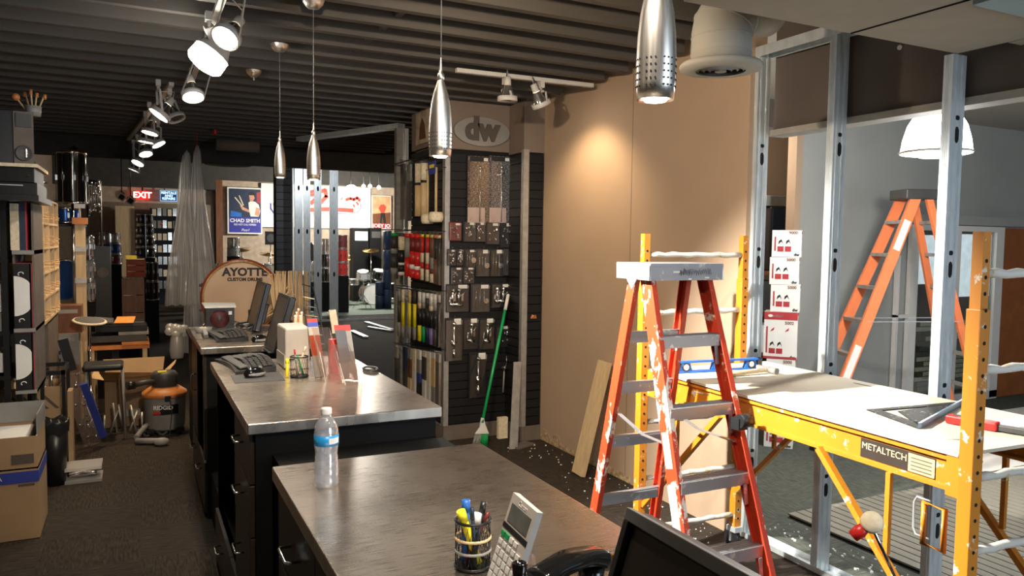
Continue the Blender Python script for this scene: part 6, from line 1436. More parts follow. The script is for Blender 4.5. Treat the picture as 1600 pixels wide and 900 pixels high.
# supports as rack
rk2 = thing('drum_rack', 'black tiered rack carrying the blue drums', 'rack', (-.68, 9.1, 0))
zq = b_.z-.015
for z in (1.02, zq): MB().bb(-.86, -.46, 8.72, 9.3, z-.02, z).build('rack_shelf', K['blackmetal'], rk2)
for x in (-.85, -.47):
    for y in (8.74, 9.28): MB().bb(x-.012, x+.012, y-.012, y+.012, 0, zq-.021).build('upright', K['blackmetal'], rk2)
drum((-.655, 8.95, 1.3), .20, .30, 'bluedrum', 'dark blue metallic bass drum on the tiered rack', axis=(0.0, 1, 0.0), headm='bluedrum')
# wooden post-like conga stack / stand
t = thing('wooden_post', 'rough wooden post with clamps in front of the blue drum', 'post', (-.52, 8.4, 0))
a_ = py(117, 350, 8.3); b_ = py(133, 350, 8.3); mx_ = (a_.x+b_.x)/2; hw = (b_.x-a_.x)/2
MB().bb(mx_-hw, mx_+hw, 8.27, 8.33, 0, a_.z).build('post', K['wood'], t); MB().bb(mx_-hw-.02, mx_+hw+.02, 8.25, 8.35, a_.z, a_.z+.06).build('clamp_block', K['orangeplastic'], t)
MB().cyl((mx_, 8.3, a_.z+.06), (mx_, 8.3, a_.z+.16), .008, n=8).box((mx_, 8.3, a_.z+.17), (.09, .03, .04)).build('white_tag', K['whitepaper'], t)
for z in (.45, .9, 1.3, 1.6): MB().bb(mx_-hw-.006, mx_+hw+.006, 8.262, 8.27, z, z+.05).build('hinge', K['galvdark'], t)
# chrome drum towers in mid distance
def tower(xl, xr_, ytop, ybot, Y, shells, label, leg=True, lugs=8, hfr=None):
    a_ = py(xl, ytop, Y); b_ = py(xr_, ybot, Y); cx = (a_.x+b_.x)/2; r = (b_.x-a_.x)/2; H = a_.z-b_.z; n = len(shells); grp = None; z = b_.z
    base = thing('drum_pedestal', 'low black pedestal under the '+label, 'pedestal', (cx, Y, 0)); 
    if z > .06: MB().bb(cx-r, cx+r, Y-r, Y+r, 0, z-.02).build('body', K['black'], base); MB().bb(cx-r*1.05, cx+r*1.05, Y-r*1.05, Y+r*1.05, z-.02, z-.015).build('top', K['black'], base)
    pos = {1: [''], 2: ['lower', 'upper'], 3: ['bottom', 'middle', 'top'], 4: ['bottom', 'second lowest', 'second highest', 'top'], 5: ['bottom', 'second', 'third', 'fourth', 'top']}[n]
    for k, s in enumerate(shells):
        rk_ = r*(1-.06*k); drum((cx, Y, z), rk_, H/n-.026, s[0], (s[1]+' '+pos[k]+' drum of the '+label).strip(), lugs=lugs, headm=s[2] if len(s) > 2 else 'whitepaper', n=20); z += H/n
    return cx, r
BKs = ('glossblack', 'gloss black', 'blackplastic')
tower(132, 148, 366, 470, 9.0, [('grey', 'silver sparkle'), ('grey', 'silver'), ('lampdim', 'chrome')], 'chrome tower right of the wooden post')
tower(153, 190, 362, 412, 15.0, [('darkred', 'dark red'), ('bluedrum', 'dark blue'), ('lampdim', 'chrome')], 'short tower left of the exit sign')
tower(211, 242, 333, 402, 16.0, [BKs, BKs, BKs, BKs], 'black snare tower below the exit sign')
tower(228, 248, 408, 468, 14.0, [BKs, BKs], 'black floor tom tower behind the wooden crates')
t = thing('hardware_rack', 'black bar hung with chrome clamps beyond the tall black drum', 'rack', (-.35, 9.8, 0))
a_ = py(136, 282, 9.8); b_ = py(158, 345, 9.8); mb = MB(); rnd = random.Random(77)
MB().cyl((a_.x, 9.8, a_.z), (b_.x, 9.8, a_.z), .012, n=8).build('bar', K['blackmetal'], t)
for x in (a_.x, b_.x): MB().cyl((x, 9.8, 0), (x, 9.8, a_.z), .012, n=8).build('upright', K['blackmetal'], t)
for k in range(7):
    x = a_.x+(b_.x-a_.x)*(k+.5)/7; L_ = .25+.25*rnd.random(); m2 = MB().cyl((x, 9.79, a_.z), (x+.01, 9.79, a_.z-L_), .007, n=6)
    for q_ in range(4): m2.sphere((x+.02*(rnd.random()-.5), 9.78, a_.z-L_*rnd.random()), .016, 7)
    m2.build('chrome_rod', K['chrome'], t)
# slim speaker-like cajon and crates
t = thing('cajon', 'tall black cajon with a pale round badge near the chrome tower', 'drum', (-.32, 9.3, 0))
a_ = py(148, 385, 9.2); b_ = py(172, 385, 9.2); MB().bb(a_.x, b_.x, 9.2, 9.5, 0, a_.z).build('body', K['blackplastic'], t)
MB().cyl(((a_.x+b_.x)/2, 9.198, 1.36), ((a_.x+b_.x)/2, 9.19, 1.36), .055, n=20).build('badge', K['kick'], t)
for i, (xa_, xb__, ya_, yb__, c, nm) in enumerate(((197, 228, 405, 432, 'redwood', 'red stained wooden crate in the left middle distance'), (190, 226, 434, 476, 'darkwood', 'dark wooden crate below the red stained crate'))):
    Y = 10.2-.0*i; a_ = py(xa_, ya_, Y); b_ = py(xb__, yb__, Y); z0_ = b_.z
    t = thing('wooden_crate', nm, 'crate', ((a_.x+b_.x)/2, Y+.15, z0_ if i == 0 else .35))
    if i == 0: z0_ = py(200, 434, Y).z+.002
    zz0 = z0_ if i == 0 else .62
    for x_ in (a_.x, b_.x-.012): MB().bb(x_, x_+.012, Y, Y+.3, zz0, a_.z if i == 0 else py(200, 434, Y).z).build('side', K[c], t)
    top_ = a_.z if i == 0 else py(200, 434, Y).z
    for k in range(3): MB().bb(a_.x+.012, b_.x-.012, Y, Y+.01, zz0+(top_-zz0)*k/3+.005, zz0+(top_-zz0)*(k+1)/3-.005).build('slat', K[c], t)
    MB().bb(a_.x, b_.x, Y, Y+.3, top_-.012, top_).build('top', K['wood'], t)
MB().bb(py(185, 480, 10.15).x, py(232, 480, 10.15).x, 10.15, 10.6, 0, .618).solo('dark_plinth', K['black'], 'low black plinth carrying the wooden crates', 'plinth')
put = py(205, 398, 10.3); MB().box((put.x, 10.35, py(197, 405, 10.2).z+.021), (.12, .1, .04)).solo('yellow_box', K['yel'], 'small yellow box on the red stained crate', 'box')
# bench with trays and paper
bn_ = thing('work_bench', 'dark bench loaded with trays beside the aisle', 'bench', (-.15, 8.3, 0))
a_ = py(139, 560, 8.3); b_ = py(233, 520, 8.3)
MB().bb(a_.x, b_.x, 8.2, 8.75, .66, .70).build('top', K['orangeplastic'], bn_)
for x in (a_.x+.03, b_.x-.04):
    for y in (8.23, 8.72): MB().bb(x-.02, x+.02, y-.02, y+.02, 0, .66).build('leg', K['wood'], bn_)
zc = .701; rnd = random.Random(31)
for i, (xl, xr_, c, nm, h_) in enumerate(((190, 232, 'orangeplastic', 'orange brown tray lowest in the bench pile', .03), (140, 228, 'darkgrey', 'wide dark tray second in the bench pile', .06), (185, 232, 'grey', 'grey tray third in the bench pile', .03), (150, 230, 'blackplastic', 'black tray with loose sticks fourth in the bench pile', .05), (160, 226, 'darkgrey', 'dark folder near the top of the bench pile', .03))):
    A__ = py(xl, 500, 8.3).x; B__ = py(xr_, 500, 8.3).x
    t = thing('tray', nm, 'tray', ((A__+B__)/2, 8.4, zc)); MB().bb(A__, B__, 8.18+.02*i, 8.6, zc, zc+.008).build('base', K[c], t)
    MB().bb(A__, B__, 8.18+.02*i, 8.188+.02*i, zc+.008, zc+h_).build('rim', K[c], t); MB().bb(A__, B__, 8.592, 8.6, zc+.008, zc+h_).build('rim', K[c], t); zc += h_+.002
q_ = MB(); t = thing('paper_sheet', 'bright orange paper lying on top of the bench pile', 'paper', (0, 8.35, zc))
A__ = py(178, 470, 8.3).x; B__ = py(208, 470, 8.3).x
MB().prism([(A__, 8.22, zc), (B__, 8.20, zc), (B__+.02, 8.52, zc+.03), (A__+.02, 8.54, zc+.03)], (0, 0, .006)).build('sheet', K['orangepaper'], t)
MB().prism([(A__-.16, 8.2, zc), (A__-.01, 8.2, zc), (A__-.01, 8.54, zc+.01), (A__-.18, 8.54, zc+.03)], (0, 0, .012)).solo('dark_folder', K['darkgrey'], 'dark folder lying left of the orange paper', 'folder')
t = thing('practice_pad', 'oval practice pad on a low chrome stand left of the bench', 'pad', (-.42, 7.7, 0))
q = py(140, 502, 7.68); MB().lathe([(0, .012), (.13, .010), (.14, 0), (.13, -.008), (0, -.01)], q, (.1, -.15, 1), 26).build('pad', K['cream'], t)
MB().lathe([(0, .0135), (.12, .0125)], q, (.1, -.15, 1), 26).build('rubber_top', K['darkgrey'], t); stand(t, (q.x, q.y, q.z-.01), .09, pole=.008)
# gig boxes near bench
for i, (xl, xr_, yt, yb, Y, c, nm) in enumerate(((85, 128, 478, 520, 7.85, 'darkwood', 'brown box with a pale label strip left of the practice pad'), (84, 124, 522, 570, 7.82, 'grey', 'grey printed box with small black pictures'))):
    a_ = py(xl, yt, Y); b_ = py(xr_, yb, Y); t = thing('storage_box', nm, 'box', ((a_.x+b_.x)/2, Y+.1, b_.z))
    z0_ = b_.z if i == 1 else py(100, 521, Y).z
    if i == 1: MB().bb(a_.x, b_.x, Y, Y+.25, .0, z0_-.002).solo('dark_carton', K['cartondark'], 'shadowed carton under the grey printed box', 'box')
    MB().bb(a_.x, b_.x, Y, Y+.25, z0_, a_.z-.001).build('body', K[c], t); MB().bb(a_.x+.01, b_.x-.03, Y-.002, Y, a_.z-.07, a_.z-.035).build('label_strip', K['soffit'], t)
    if i == 1:
        for k in range(4): MB().bb(a_.x+.02+.06*(k % 2), a_.x+.05+.06*(k % 2), Y-.002, Y, z0_+.03+.07*(k//2), z0_+.065+.07*(k//2)).build('picture_mark', K['ink'], t)
# black side table frame with patterned carton
t = thing('side_table', 'black open frame side table over the patterned carton', 'table', (-.66, 6.1, 0))
Xa, Xb2 = -.88, -.48
for x in (Xa, Xb2):
    for y in (6.30, 6.72): MB().bb(x-.012, x+.012, y-.012, y+.012, 0, .78).build('leg', K['blackmetal'], t)
MB().bb(Xa-.012, Xb2+.012, 6.288, 6.312, .75, .78).build('rail', K['blackmetal'], t); MB().bb(Xa-.012, Xb2+.012, 6.708, 6.732, .75, .78).build('rail', K['blackmetal'], t); MB().bb(Xa-.012, Xa+.012, 6.3, 6.72, .75, .78).build('rail', K['blackmetal'], t); MB().bb(Xb2-.012, Xb2+.012, 6.3, 6.72, .75, .78).build('rail', K['blackmetal'], t)
def carton(nm, label, x0, x1, y0, y1, z0, z1, m='carton', open_=False, th=.006, rz=0):
    t = thing(nm, label, 'box', ((x0+x1)/2, (y0+y1)/2, z0))
    for a in ((x0, x1, y0, y0+th), (x0, x1, y1-th, y1)): MB().bb(*a, z0, z1).build('wall_panel', K[m], t)
    for a in ((x0, x0+th, y0+th, y1-th), (x1-th, x1, y0+th, y1-th)): MB().bb(*a, z0, z1).build('wall_panel', K[m], t)
    MB().bb(x0, x1, y0, y1, z0, z0+.004).build('bottom', K[m], t)
    if not open_: MB().bb(x0, x1, y0, y1, z1-.004, z1).build('top_flap', K[m], t)
    return t
t = carton('patterned_carton', 'open brown carton printed with dark diagonal bars', -.86, -.50, 6.34, 6.68, .0, .66, 'carton', True)
for k in range(4):
    for s in (0, 1):
        xx = -.82+.065*k; z0_ = .48 if s == 0 else .30
        d_ = (.09, -.10) if s == 0 else (.09, .10)
        MB().prism([(xx, 6.338, z0_+(.12 if s == 0 else 0)), (xx+.025, 6.338, z0_+(.12 if s == 0 else 0)), (min(xx+.025+d_[0], -.505), 6.338, z0_+(.12 if s == 0 else 0)+d_[1]), (min(xx+d_[0], -.52), 6.338, z0_+(.12 if s == 0 else 0)+d_[1])], (0, .002, 0)).build('diagonal_bar', K['header'], t)
for i in range(7):
    x = -.80+.035*i; tt = MB().cyl((x, 6.42+.02*i, .10), (x+.01, 6.40+.03*i, .71), .012, n=8).sphere((x+.01, 6.40+.03*i, .71), .016, 8)
    tt.solo('chrome_rod', K['chrome'] if i > 3 else K['cream'], ('shiny chrome rod end' if i > 3 else 'pale tube end')+' sticking out of the patterned carton', 'rod', 'rods in the patterned carton, '+('chrome' if i > 3 else 'pale'))
MB().bb(-.46, -.43, 6.32, 6.46, .0, .62).solo('board_scrap', K['carton'], 'narrow brown board standing at the aisle side of the frame table', 'board')
# two stacked cartons in the corner
X0, X1 = -1.02, LX(65, 5.5)
t = carton('moving_carton', 'large brown carton with a blue band at the bottom left corner', X0, X1, 5.06, 5.5, 0, .415, 'carton')
bx_ = MB().bb(X0, X1+.002, 5.057, 5.06, .335, .40).bb(X1, X1+.002, 5.06, 5.5, .335, .40).build('blue_band', K['blueband'], t)
text('A', .045, K['whiteink'], t, (X1-.19, 5.056, .37), (0, -1, 0)); text('GERMANY' if False else '', .02, K['ink'], t, (0, 0, 0), (0, -1, 0)) if False else None
MB().bb(X1-.10, X1-.02, 5.058, 5.06, .315, .328).build('print_block', K['header'], t)
t = carton('moving_carton', 'open brown carton with white inner lining on top of the blue banded one', X0, X1-.003, 5.06, 5.49, .416, .60, 'carton', True)
MB().bb(X1-.13, X1-.02, 5.057, 5.06, .445, .50).build('print_block', K['header'], t)
for f in ((X0, X1, 5.48, 5.486, .60, .725), (X1-.009, X1-.003, 5.10, 5.48, .60, .715)): MB().bb(*f).build('upright_flap', K['grey'], t)
MB().bb(X0+.03, X1-.05, 5.12, 5.46, .43, .585).solo('white_packing', K['whitepaper'], 'white packing inside the open corner carton', 'packing')
t = thing('black_bin', 'round black bin at the left frame edge behind the corner cartons', 'bin', (-.90, 5.72, 0)) if False else None
# trash can
t = thing('trash_can', 'black trash can lined with a shiny black bag', 'bin', (-.51, 5.66, 0))
cx_, cy_ = -.545, 6.13
MB().lathe([(0, .004), (.055, .004), (.078, .44), (.082, .44), (.060, 0), (0, 0)], (cx_+.02, cy_, 0), n=20).build('body', K['blackplastic'], t)
vs = []; n = 30
for j, (r, z) in enumerate(((.050, .38), (.072, .44), (.085, .465), (.090, .44), (.088, .37))):
    for i in range(n):
        a = 2*math.pi*i/n; rr_ = r*(1+.035*math.sin(a*7+j)+.02*math.sin(a*13)); vs.append((cx_+.02+rr_*math.cos(a), cy_+rr_*math.sin(a), z+.012*math.sin(a*5+j)))
MB().add(vs, [(j*n+i, j*n+(i+1) % n, (j+1)*n+(i+1) % n, (j+1)*n+i) for j in range(4) for i in range(n)], True).build('bag', mat('shiny_bag', (.02, .02, .02), .18, bump=.3, scale=60), t)
# stool
t = thing('drum_stool', 'black rectangular topped stool with chrome legs near the open carton', 'stool', (-.25, 7.2, 0))
MB().bb(-.42, -.11, 7.28, 7.60, .60, .65).build('seat', K['blackplastic'], t, bevel=.02)
for x in (-.39, -.12):
    for y in (7.31, 7.57): MB().cyl((x, y, .60), (x+(.02 if x > -.2 else -.02), y, .0), .010, n=8).build('leg', K['grey'], t)
# wrapped pedals with blue band
t = thing('wrapped_brush_set', 'clear wrapped hardware with a slanted blue sleeve leaning by the carton', 'package', (-.42, 6.6, 0))
A_ = V((-.47, 6.84, .66)); B_ = V((-.34, 7.12, .02))
MB().beam(A_, B_, .13, .025, (0, 1, 0)).build('clear_wrap', K['acrylic'], t); MB().beam(lerp(A_, B_, .18)+V((.06, -.01, .03)), lerp(A_, B_, .95)+V((.085, -.01, .03)), .055, .028, (0, 1, 0)).build('blue_sleeve', K['blueband'], t)
MB().beam(A_+V((-.05, 0, .28)), A_+V((.01, 0, .03)), .07, .03, (0, 1, 0)).build('black_handle', K['blackplastic'], t)
mb = MB(); rnd = random.Random(41)
for k in range(26): q = lerp(A_, B_, rnd.random()); mb.sphere(q+V((rnd.uniform(-.05, .05), -.02, rnd.uniform(-.03, .03))), .008+.006*rnd.random(), 7)
o = mb.build('chrome_bits', K['chrome'], t); o['kind'] = 'stuff'
t = thing('wrapped_pedal', 'clear plastic wrapped pedal lying on the floor beside the trash can', 'package', (-.38, 6.18, 0))
MB().bb(-.47, -.24, 6.08, 6.30, .0, .02).bb(-.47, -.24, 6.08, 6.30, .09, .11).build('clear_wrap', K['clearw'], t); MB().cyl((-.45, 6.12, .055), (-.27, 6.24, .06), .014, n=8).box((-.34, 6.18, .045), (.14, .06, .015)).cyl((-.44, 6.22, .05), (-.28, 6.12, .06), .010, n=8).build('pedal', K['chrome'], t)
t = thing('wire_tangle', 'dark tangle of pedals and tubes under the stool', 'hardware', (-.25, 7.5, 0))
mb = MB()
for k in range(10): a0 = V((-.42+.05*k, 7.45+.06*rnd.random(), .02)); mb.cyl(a0, a0+V((rnd.uniform(-.1, .1), rnd.uniform(0, .1), .12+.14*rnd.random())), .010, n=6)
mb.build('tubes', K['galvdark'], t)['kind'] = 'stuff'
# open carton by the vacuum
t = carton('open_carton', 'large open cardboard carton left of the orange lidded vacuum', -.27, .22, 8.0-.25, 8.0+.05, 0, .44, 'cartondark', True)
MB().prism([(-.27, 7.75, .44), (.22, 7.75, .44), (.26, 7.64, .50), (-.31, 7.66, .535)], (0, .005, .0)).build('flap', K['cartonin'], t)
MB().prism([(-.27, 8.05, .44), (.22, 8.05, .44), (.24, 8.13, .58), (-.29, 8.12, .58)], (0, .005, 0)).build('flap', K['carton'], t)
MB().prism([(-.27, 7.75, .44), (-.27, 8.05, .44), (-.36, 8.02, .50), (-.38, 7.78, .46)], (0, 0, .005)).build('flap', K['cartonin'], t)
MB().prism([(.22, 7.75, .44), (.22, 8.05, .44), (.34, 8.02, .56), (.32, 7.78, .56)], (0, 0, .005)).build('flap', K['cartonin'], t)
MB().bb(-.12, .02, 7.745, 7.748, .10, .16).build('print_block', K['soffit'], t); MB().bb(.06, .14, 7.745, 7.748, .12, .17).build('print_block', K['kick'], t)
# shop vacuum
vx, vy = .215, 7.42
t = thing('shop_vacuum', 'grey shop vacuum with an orange lid beside the counter', 'vacuum', (vx, vy, 0))
MB().lathe([(0, .04), (.15, .04), (.165, .06), (.175, .33), (.18, .34)], (vx, vy, 0), n=30).build('tank', K['grey'], t)
MB().lathe([(.185, .335), (.19, .35), (.185, .37), (.13, .41), (.09, .42)], (vx, vy, 0), n=30).build('lid', K['orangeplastic'], t)
MB().lathe([(.10, .42), (.11, .44), (.11, .52), (.09, .55), (0, .56)], (vx, vy, 0), n=26).build('motor_head', K['darkgrey'], t)
MB().box((vx-.02, vy-.06, .555), (.07, .05, .012)).build('yellow_label', K['yel'], t)
MB().tube([(vx-.06, vy-.05, .47), (vx-.16, vy-.10, .475), (vx-.24, vy-.12, .465)], [.022, .024, .024], 12).build('hose_cuff', K['darkgrey'], t); MB().cyl((vx-.24, vy-.12, .465), (vx-.30, vy-.14, .463), .036, n=14).build('nozzle', K['blackplastic'], t)
MB().box((vx+.02, vy-.182, .335), (.05, .02, .05)).build('latch', K['blackplastic'], t, bevel=.004)
lbn = V((-.22, -1, 0)).normalized(); q = V((vx, vy, .235))+lbn*.1745
lb = MB(); 
for k in range(8):
    a0 = -1.95+.9*k/8+.12; a1 = -1.95+.9*(k+1)/8+.12; r = .176
    lb.prism([(vx+r*math.cos(a0), vy+r*math.sin(a0), .19), (vx+r*math.cos(a1), vy+r*math.sin(a1), .19), (vx+r*math.cos(a1), vy+r*math.sin(a1), .275), (vx+r*math.cos(a0), vy+r*math.sin(a0), .275)], (0, 0, 0.0001))
lb.build('badge', K['ink'], t); text('RIDGID', .048, K['whiteink'], t, q+lbn*.006+V((.02, 0, .018)), lbn, ext=.0008, bold=.001)
MB().box(q+lbn*.004+V((-.03, 0, -.025)), (.06, .003, .022), frame(V((0, 0, 1)), (lbn.x, lbn.y, 0))).build('red_stripe', K['red'], t)
for k in range(4): a = math.pi/4+k*math.pi/2; MB().box((vx+.17*math.cos(a), vy+.17*math.sin(a), .045), (.06, .06, .035)).cyl((vx+.17*math.cos(a)-.01, vy+.17*math.sin(a), .02), (vx+.17*math.cos(a)+.01, vy+.17*math.sin(a), .02), .02, n=12).build('caster', K['blackplastic'], t)
MB().tube([(vx+.04, vy-.19, .33), (vx+.05, vy-.2, .2), (vx+.03, vy-.22, .02), (vx-.1, vy-.25, .008)], .004, 5).build('power_cord', K['blackplastic'], t)
t = thing('vacuum_nozzle', 'grey floor nozzle and hose tubes lying in front of the vacuum', 'nozzle', (.05, 7.2, 0))
MB().tube([(-.02, 7.05, .03), (.10, 7.0, .03), (.2, 6.95, .03)], .026, 10).build('wand', K['grey'], t); MB().tube([(-.02, 7.10, .05), (.06, 7.3, .10), (.10, 7.45, .05)], .022, 10).build('hose', K['grey'], t); MB().sphere((.17, 6.93, .035), .05, 12, (1.3, .8, .7)).build('floor_head', K['grey'], t)
MB().tube([(-.03+.02*k, 7.30+.0*k, .03+.03*math.sin(k)) for k in range(14)], .018, 8).solo('vacuum_hose', K['darkgrey'], 'dark corrugated hose curled behind the floor nozzle', 'hose')
# ================================================================== FAR SHOP
# exit sign, blue sign
t = thing('exit_sign', 'glowing red exit sign above the far shelves', 'sign', (.17, 21.9, 2.70))
a_ = py(212, 298, 21.9); b_ = py(233, 312, 21.9)
MB().bb(a_.x, b_.x, 21.9, 21.98, b_.z, a_.z).build('housing', mat('exit_red', (.5, .01, .01), .4, emis=1.2), t)
MB().bb((a_.x+b_.x)/2-.02, (a_.x+b_.x)/2+.02, 21.93, 21.95, a_.z, 3.89).build('hanger', K['blackmetal'], t)
text('EXIT', .21, glow('exit_letters', (1, .45, .35), 3.5), t, ((a_.x+b_.x)/2, 21.895, (a_.z+b_.z)/2), (0, -1, 0), ext=.004, bold=.004)
a_ = py(250, 297, 21.9); b_ = py(277, 315, 21.9)
t = thing('hanging_sign', 'small blue sign with pale lettering right of the exit sign', 'sign', ((a_.x+b_.x)/2, 21.9, b_.z))
MB().bb(a_.x, b_.x, 21.9, 21.98, b_.z, a_.z).build('border', mat('pale_blue', (.25, .45, .65), .5, emis=.5), t); MB().bb(a_.x+.015, b_.x-.015, 21.895, 21.9, b_.z+.015, a_.z-.015).build('panel', mat('deep_blue', (.01, .05, .16), .5, emis=.3), t)
MB().bb(a_.x+.1, a_.x+.12, 21.93, 21.95, a_.z, 3.89).build('hanger', K['blackmetal'], t)
text('RENTALS\nAND\nREPAIRS', .088, glow('sign_letters', (.55, .75, 1), .9), t, ((a_.x+b_.x)/2, 21.89, (a_.z+b_.z)/2), (0, -1, 0), ext=.002, bold=.002)
# far shelf wall with packaged goods
fs_ = thing('display_shelf', 'dark display shelf wall full of small packages below the exit sign', 'shelf', (1.0, 21.5, 0))
a_ = py(236, 325, 21.5); b_ = py(278, 325, 21.5)
MB().bb(a_.x, b_.x, 21.72, 21.75, 0, a_.z).build('back', K['blackplastic'], fs_)
for k in range(7): z = .4+k*.31; MB().bb(a_.x, b_.x, 21.4, 21.72, z, z+.02).build('shelf_board', K['blackmetal'], fs_)
MB().bb(b_.x, b_.x+.03, 21.4, 21.75, 0, a_.z).bb(a_.x-.03, a_.x, 21.4, 21.75, 0, a_.z).build('side_panel', K['blackmetal'], fs_)
rnd = random.Random(51)
pm = MB().bb(-.045, .045, -.05, .05, 0, .19).mesh('small_package', K['grey']); pm2 = MB().bb(-.045, .045, -.05, .05, 0, .17).mesh('small_package', K['cream']); pm3 = MB().bb(-.045, .045, -.05, .05, 0, .2).mesh('small_package', K['lampdim'])
for k in range(7):
    for j in range(int((b_.x-a_.x)/.12)):
        c = rnd.choice([0, 1, 2]); o = bpy.data.objects.new('small_package', (pm, pm2, pm3)[c]); C.objects.link(o); o.location = (a_.x+.07+.12*j, 21.5, .421+k*.31)
        nm = ('grey', 'cream', 'silvery')[c]; o['label'] = nm+' small package on the far display shelf, '+ORD[k]+' board from the floor'; o['category'] = 'package'; o['group'] = nm+' packages on '+ORD[k]+' far shelf board'
MB().bb(py(180, 325, 21.7).x, py(210, 325, 21.7).x, 21.6, 21.75, 0, py(190, 322, 21.7).z).solo('plywood_partition', K['wood'], 'pale wooden partition on the far wall behind the dark red drums', 'panel')
# framed square lamps on far ceiling
for i, (x, y) in enumerate(((190, 308), (204, 314))):
    q = py(x, y, 19.0); t = thing('barn_door_lamp', 'small square framed stage lamp, '+('left' if i == 0 else 'right')+' of the pair left of the exit sign', 'lamp', (q.x, q.y, q.z), 0)
    R_ = Matrix.Rotation(.6, 3, 'Y')
    for a in ((-.08, .08, -.08, -.055), (-.08, .08, .055, .08), (-.08, -.055, -.055, .055), (.055, .08, -.055, .055)):
        mb = MB().bb(a[0], a[1], -.02, 0, a[2], a[3]); mb.v = [q+R_@v for v in mb.v]; mb.build('frame_bar', K['cream'], t)
    MB().cyl(q+V((0, .02, 0)), q+V((0, .25, .06)), .07, n=12).cyl(q+V((0, .2, .06)), V((q.x, q.y+.2, 3.9)), .012, n=6).build('body', K['blackmetal'], t)
# ceiling fan-shaped duct outlets / ducts in the mid ceiling
t = thing('ceiling_diffuser', 'beige cone shaped ceiling air outlet above the bass drum', 'vent', (1.25, 11.6, 2.75))
q = py(357, 258, 11.9)
MB().lathe([(.085, .30), (.085, .12), (.13, .09), (.32, .02), (.33, .0), (.30, .0), (.10, .03)], (q.x, q.y, q.z), n=30).build('cone', K['soffit'], t); MB().cyl((q.x, q.y, q.z+.29), (q.x, q.y, 3.899), .085, n=18).build('neck', K['soffit'], t)
a_ = py(345, 205, 9.8); MB().cyl((a_.x-.05, 9.9, 2.874), (a_.x+.45, 9.9, 2.874), .075, n=20).solo('round_duct', K['brownwall'], 'short round brown duct under the joists above the plastic sheeting', 'duct')
q = py(336, 206, 9.2); t = thing('red_cone_ornament', 'tiny red hanging ornament above the plastic sheeting', 'ornament', (q.x, q.y, q.z-.03))
MB().lathe([(0, -.04), (.03, -.02), (.02, .01), (.03, .03), (0, .05)], q, n=10).cyl(q+V((0, 0, .04)), (q.x, q.y, 2.949), .003, n=5).build('body', K['red'], t)
MB().bb(-1.6, 3.2, 11.2, 11.7, 2.70, 2.78).solo('cable_tray', K['joist'], 'wide dark duct crossing the ceiling beyond the joists', 'duct') if False else None
# slat column
t = thing('slat_column', 'tall black slatted column beside the steel studs', 'column', (3.6, 20, 0))
Yc = 17.0; a_ = py(431, 250, Yc); b_ = py(457, 420, Yc)
MB().bb(a_.x, b_.x, Yc, Yc+.35, 0, 3.88).build('core', K['slatback'], t); sm2 = None
for k in range(24):
    z = .2+k*.154
    if sm2 is None: sm2 = MB().bb(-(b_.x-a_.x)/2, (b_.x-a_.x)/2, -.012, 0, -.07, .07).mesh('slat', mat('navy_slat', (.012, .013, .020), .5))
    o = bpy.data.objects.new('slat', sm2); C.objects.link(o); o.parent = t; o.matrix_basis = wm(t).inverted()@Matrix.Translation(((a_.x+b_.x)/2, Yc-.001, z))
MB().bb(b_.x, b_.x+.03, Yc-.01, Yc+.35, 0, 3.88).build('metal_edge', K['galv'], t)
# distant studs + floor track
FYs = 16.2
MB().bb(3.2, 6.4, FYs-.07, FYs+.07, .001, .004).bb(3.2, 6.4, FYs-.072, FYs-.068, .001, .05).solo('floor_track', K['galv'], 'long floor track under the distant studs', 'track')
for i, (xp, wpx, nm) in enumerate(((467, 12, 'distant steel stud touching the black slatted column'), (480, 10, 'distant steel stud second from the slatted column'), (497, 11, 'distant steel stud third from the slatted column'), (522, 13, 'distant steel stud farthest right, in front of the red drums'))):
    q = py(xp, 400, FYs); w_ = wpx*FYs/1188
    t = thing('metal_stud', nm, 'stud', (q.x, FYs, .01)); MB().bb(q.x-w_/2, q.x+w_/2, FYs-.002, FYs, .006, 3.78).build('web', K['galv'], t); MB().bb(q.x-w_/2, q.x-w_/2+.004, FYs, FYs+.06, .006, 3.78).bb(q.x+w_/2-.004, q.x+w_/2, FYs, FYs+.06, .006, 3.78).build('flange', K['galv'], t)
    for z in (1.0, 1.9, 2.8): MB().add([(q.x+.022*math.cos(a), FYs-.0035, z+.055*math.sin(a)) for a in [k*math.pi/5 for k in range(10)]], [tuple(range(10))]).build('punch_hole', K['slatback'], t)
MB().bb(3.2, 6.4, FYs-.07, FYs+.07, 3.785, 3.898).solo('head_track', K['galv'], 'head track above the distant studs', 'track')
for i, (xa_, ya_, xb__, yb__) in enumerate(((572, 505, 612, 517), (576, 513, 612, 519), (550, 519, 572, 529))):
    a_ = pz(xa_, ya_, .0); b_ = pz(xb__, yb__, .0); MB().beam(a_+V((0, 0, .02+.0*i)), b_+V((0, 0, .02)), .09, .035).solo('steel_offcut', K['galv'], ('long steel channel lying nearest the distant floor track', 'second steel channel lying on the carpet by the stick wall', 'short steel channel lying left of the other two')[i], 'stud')
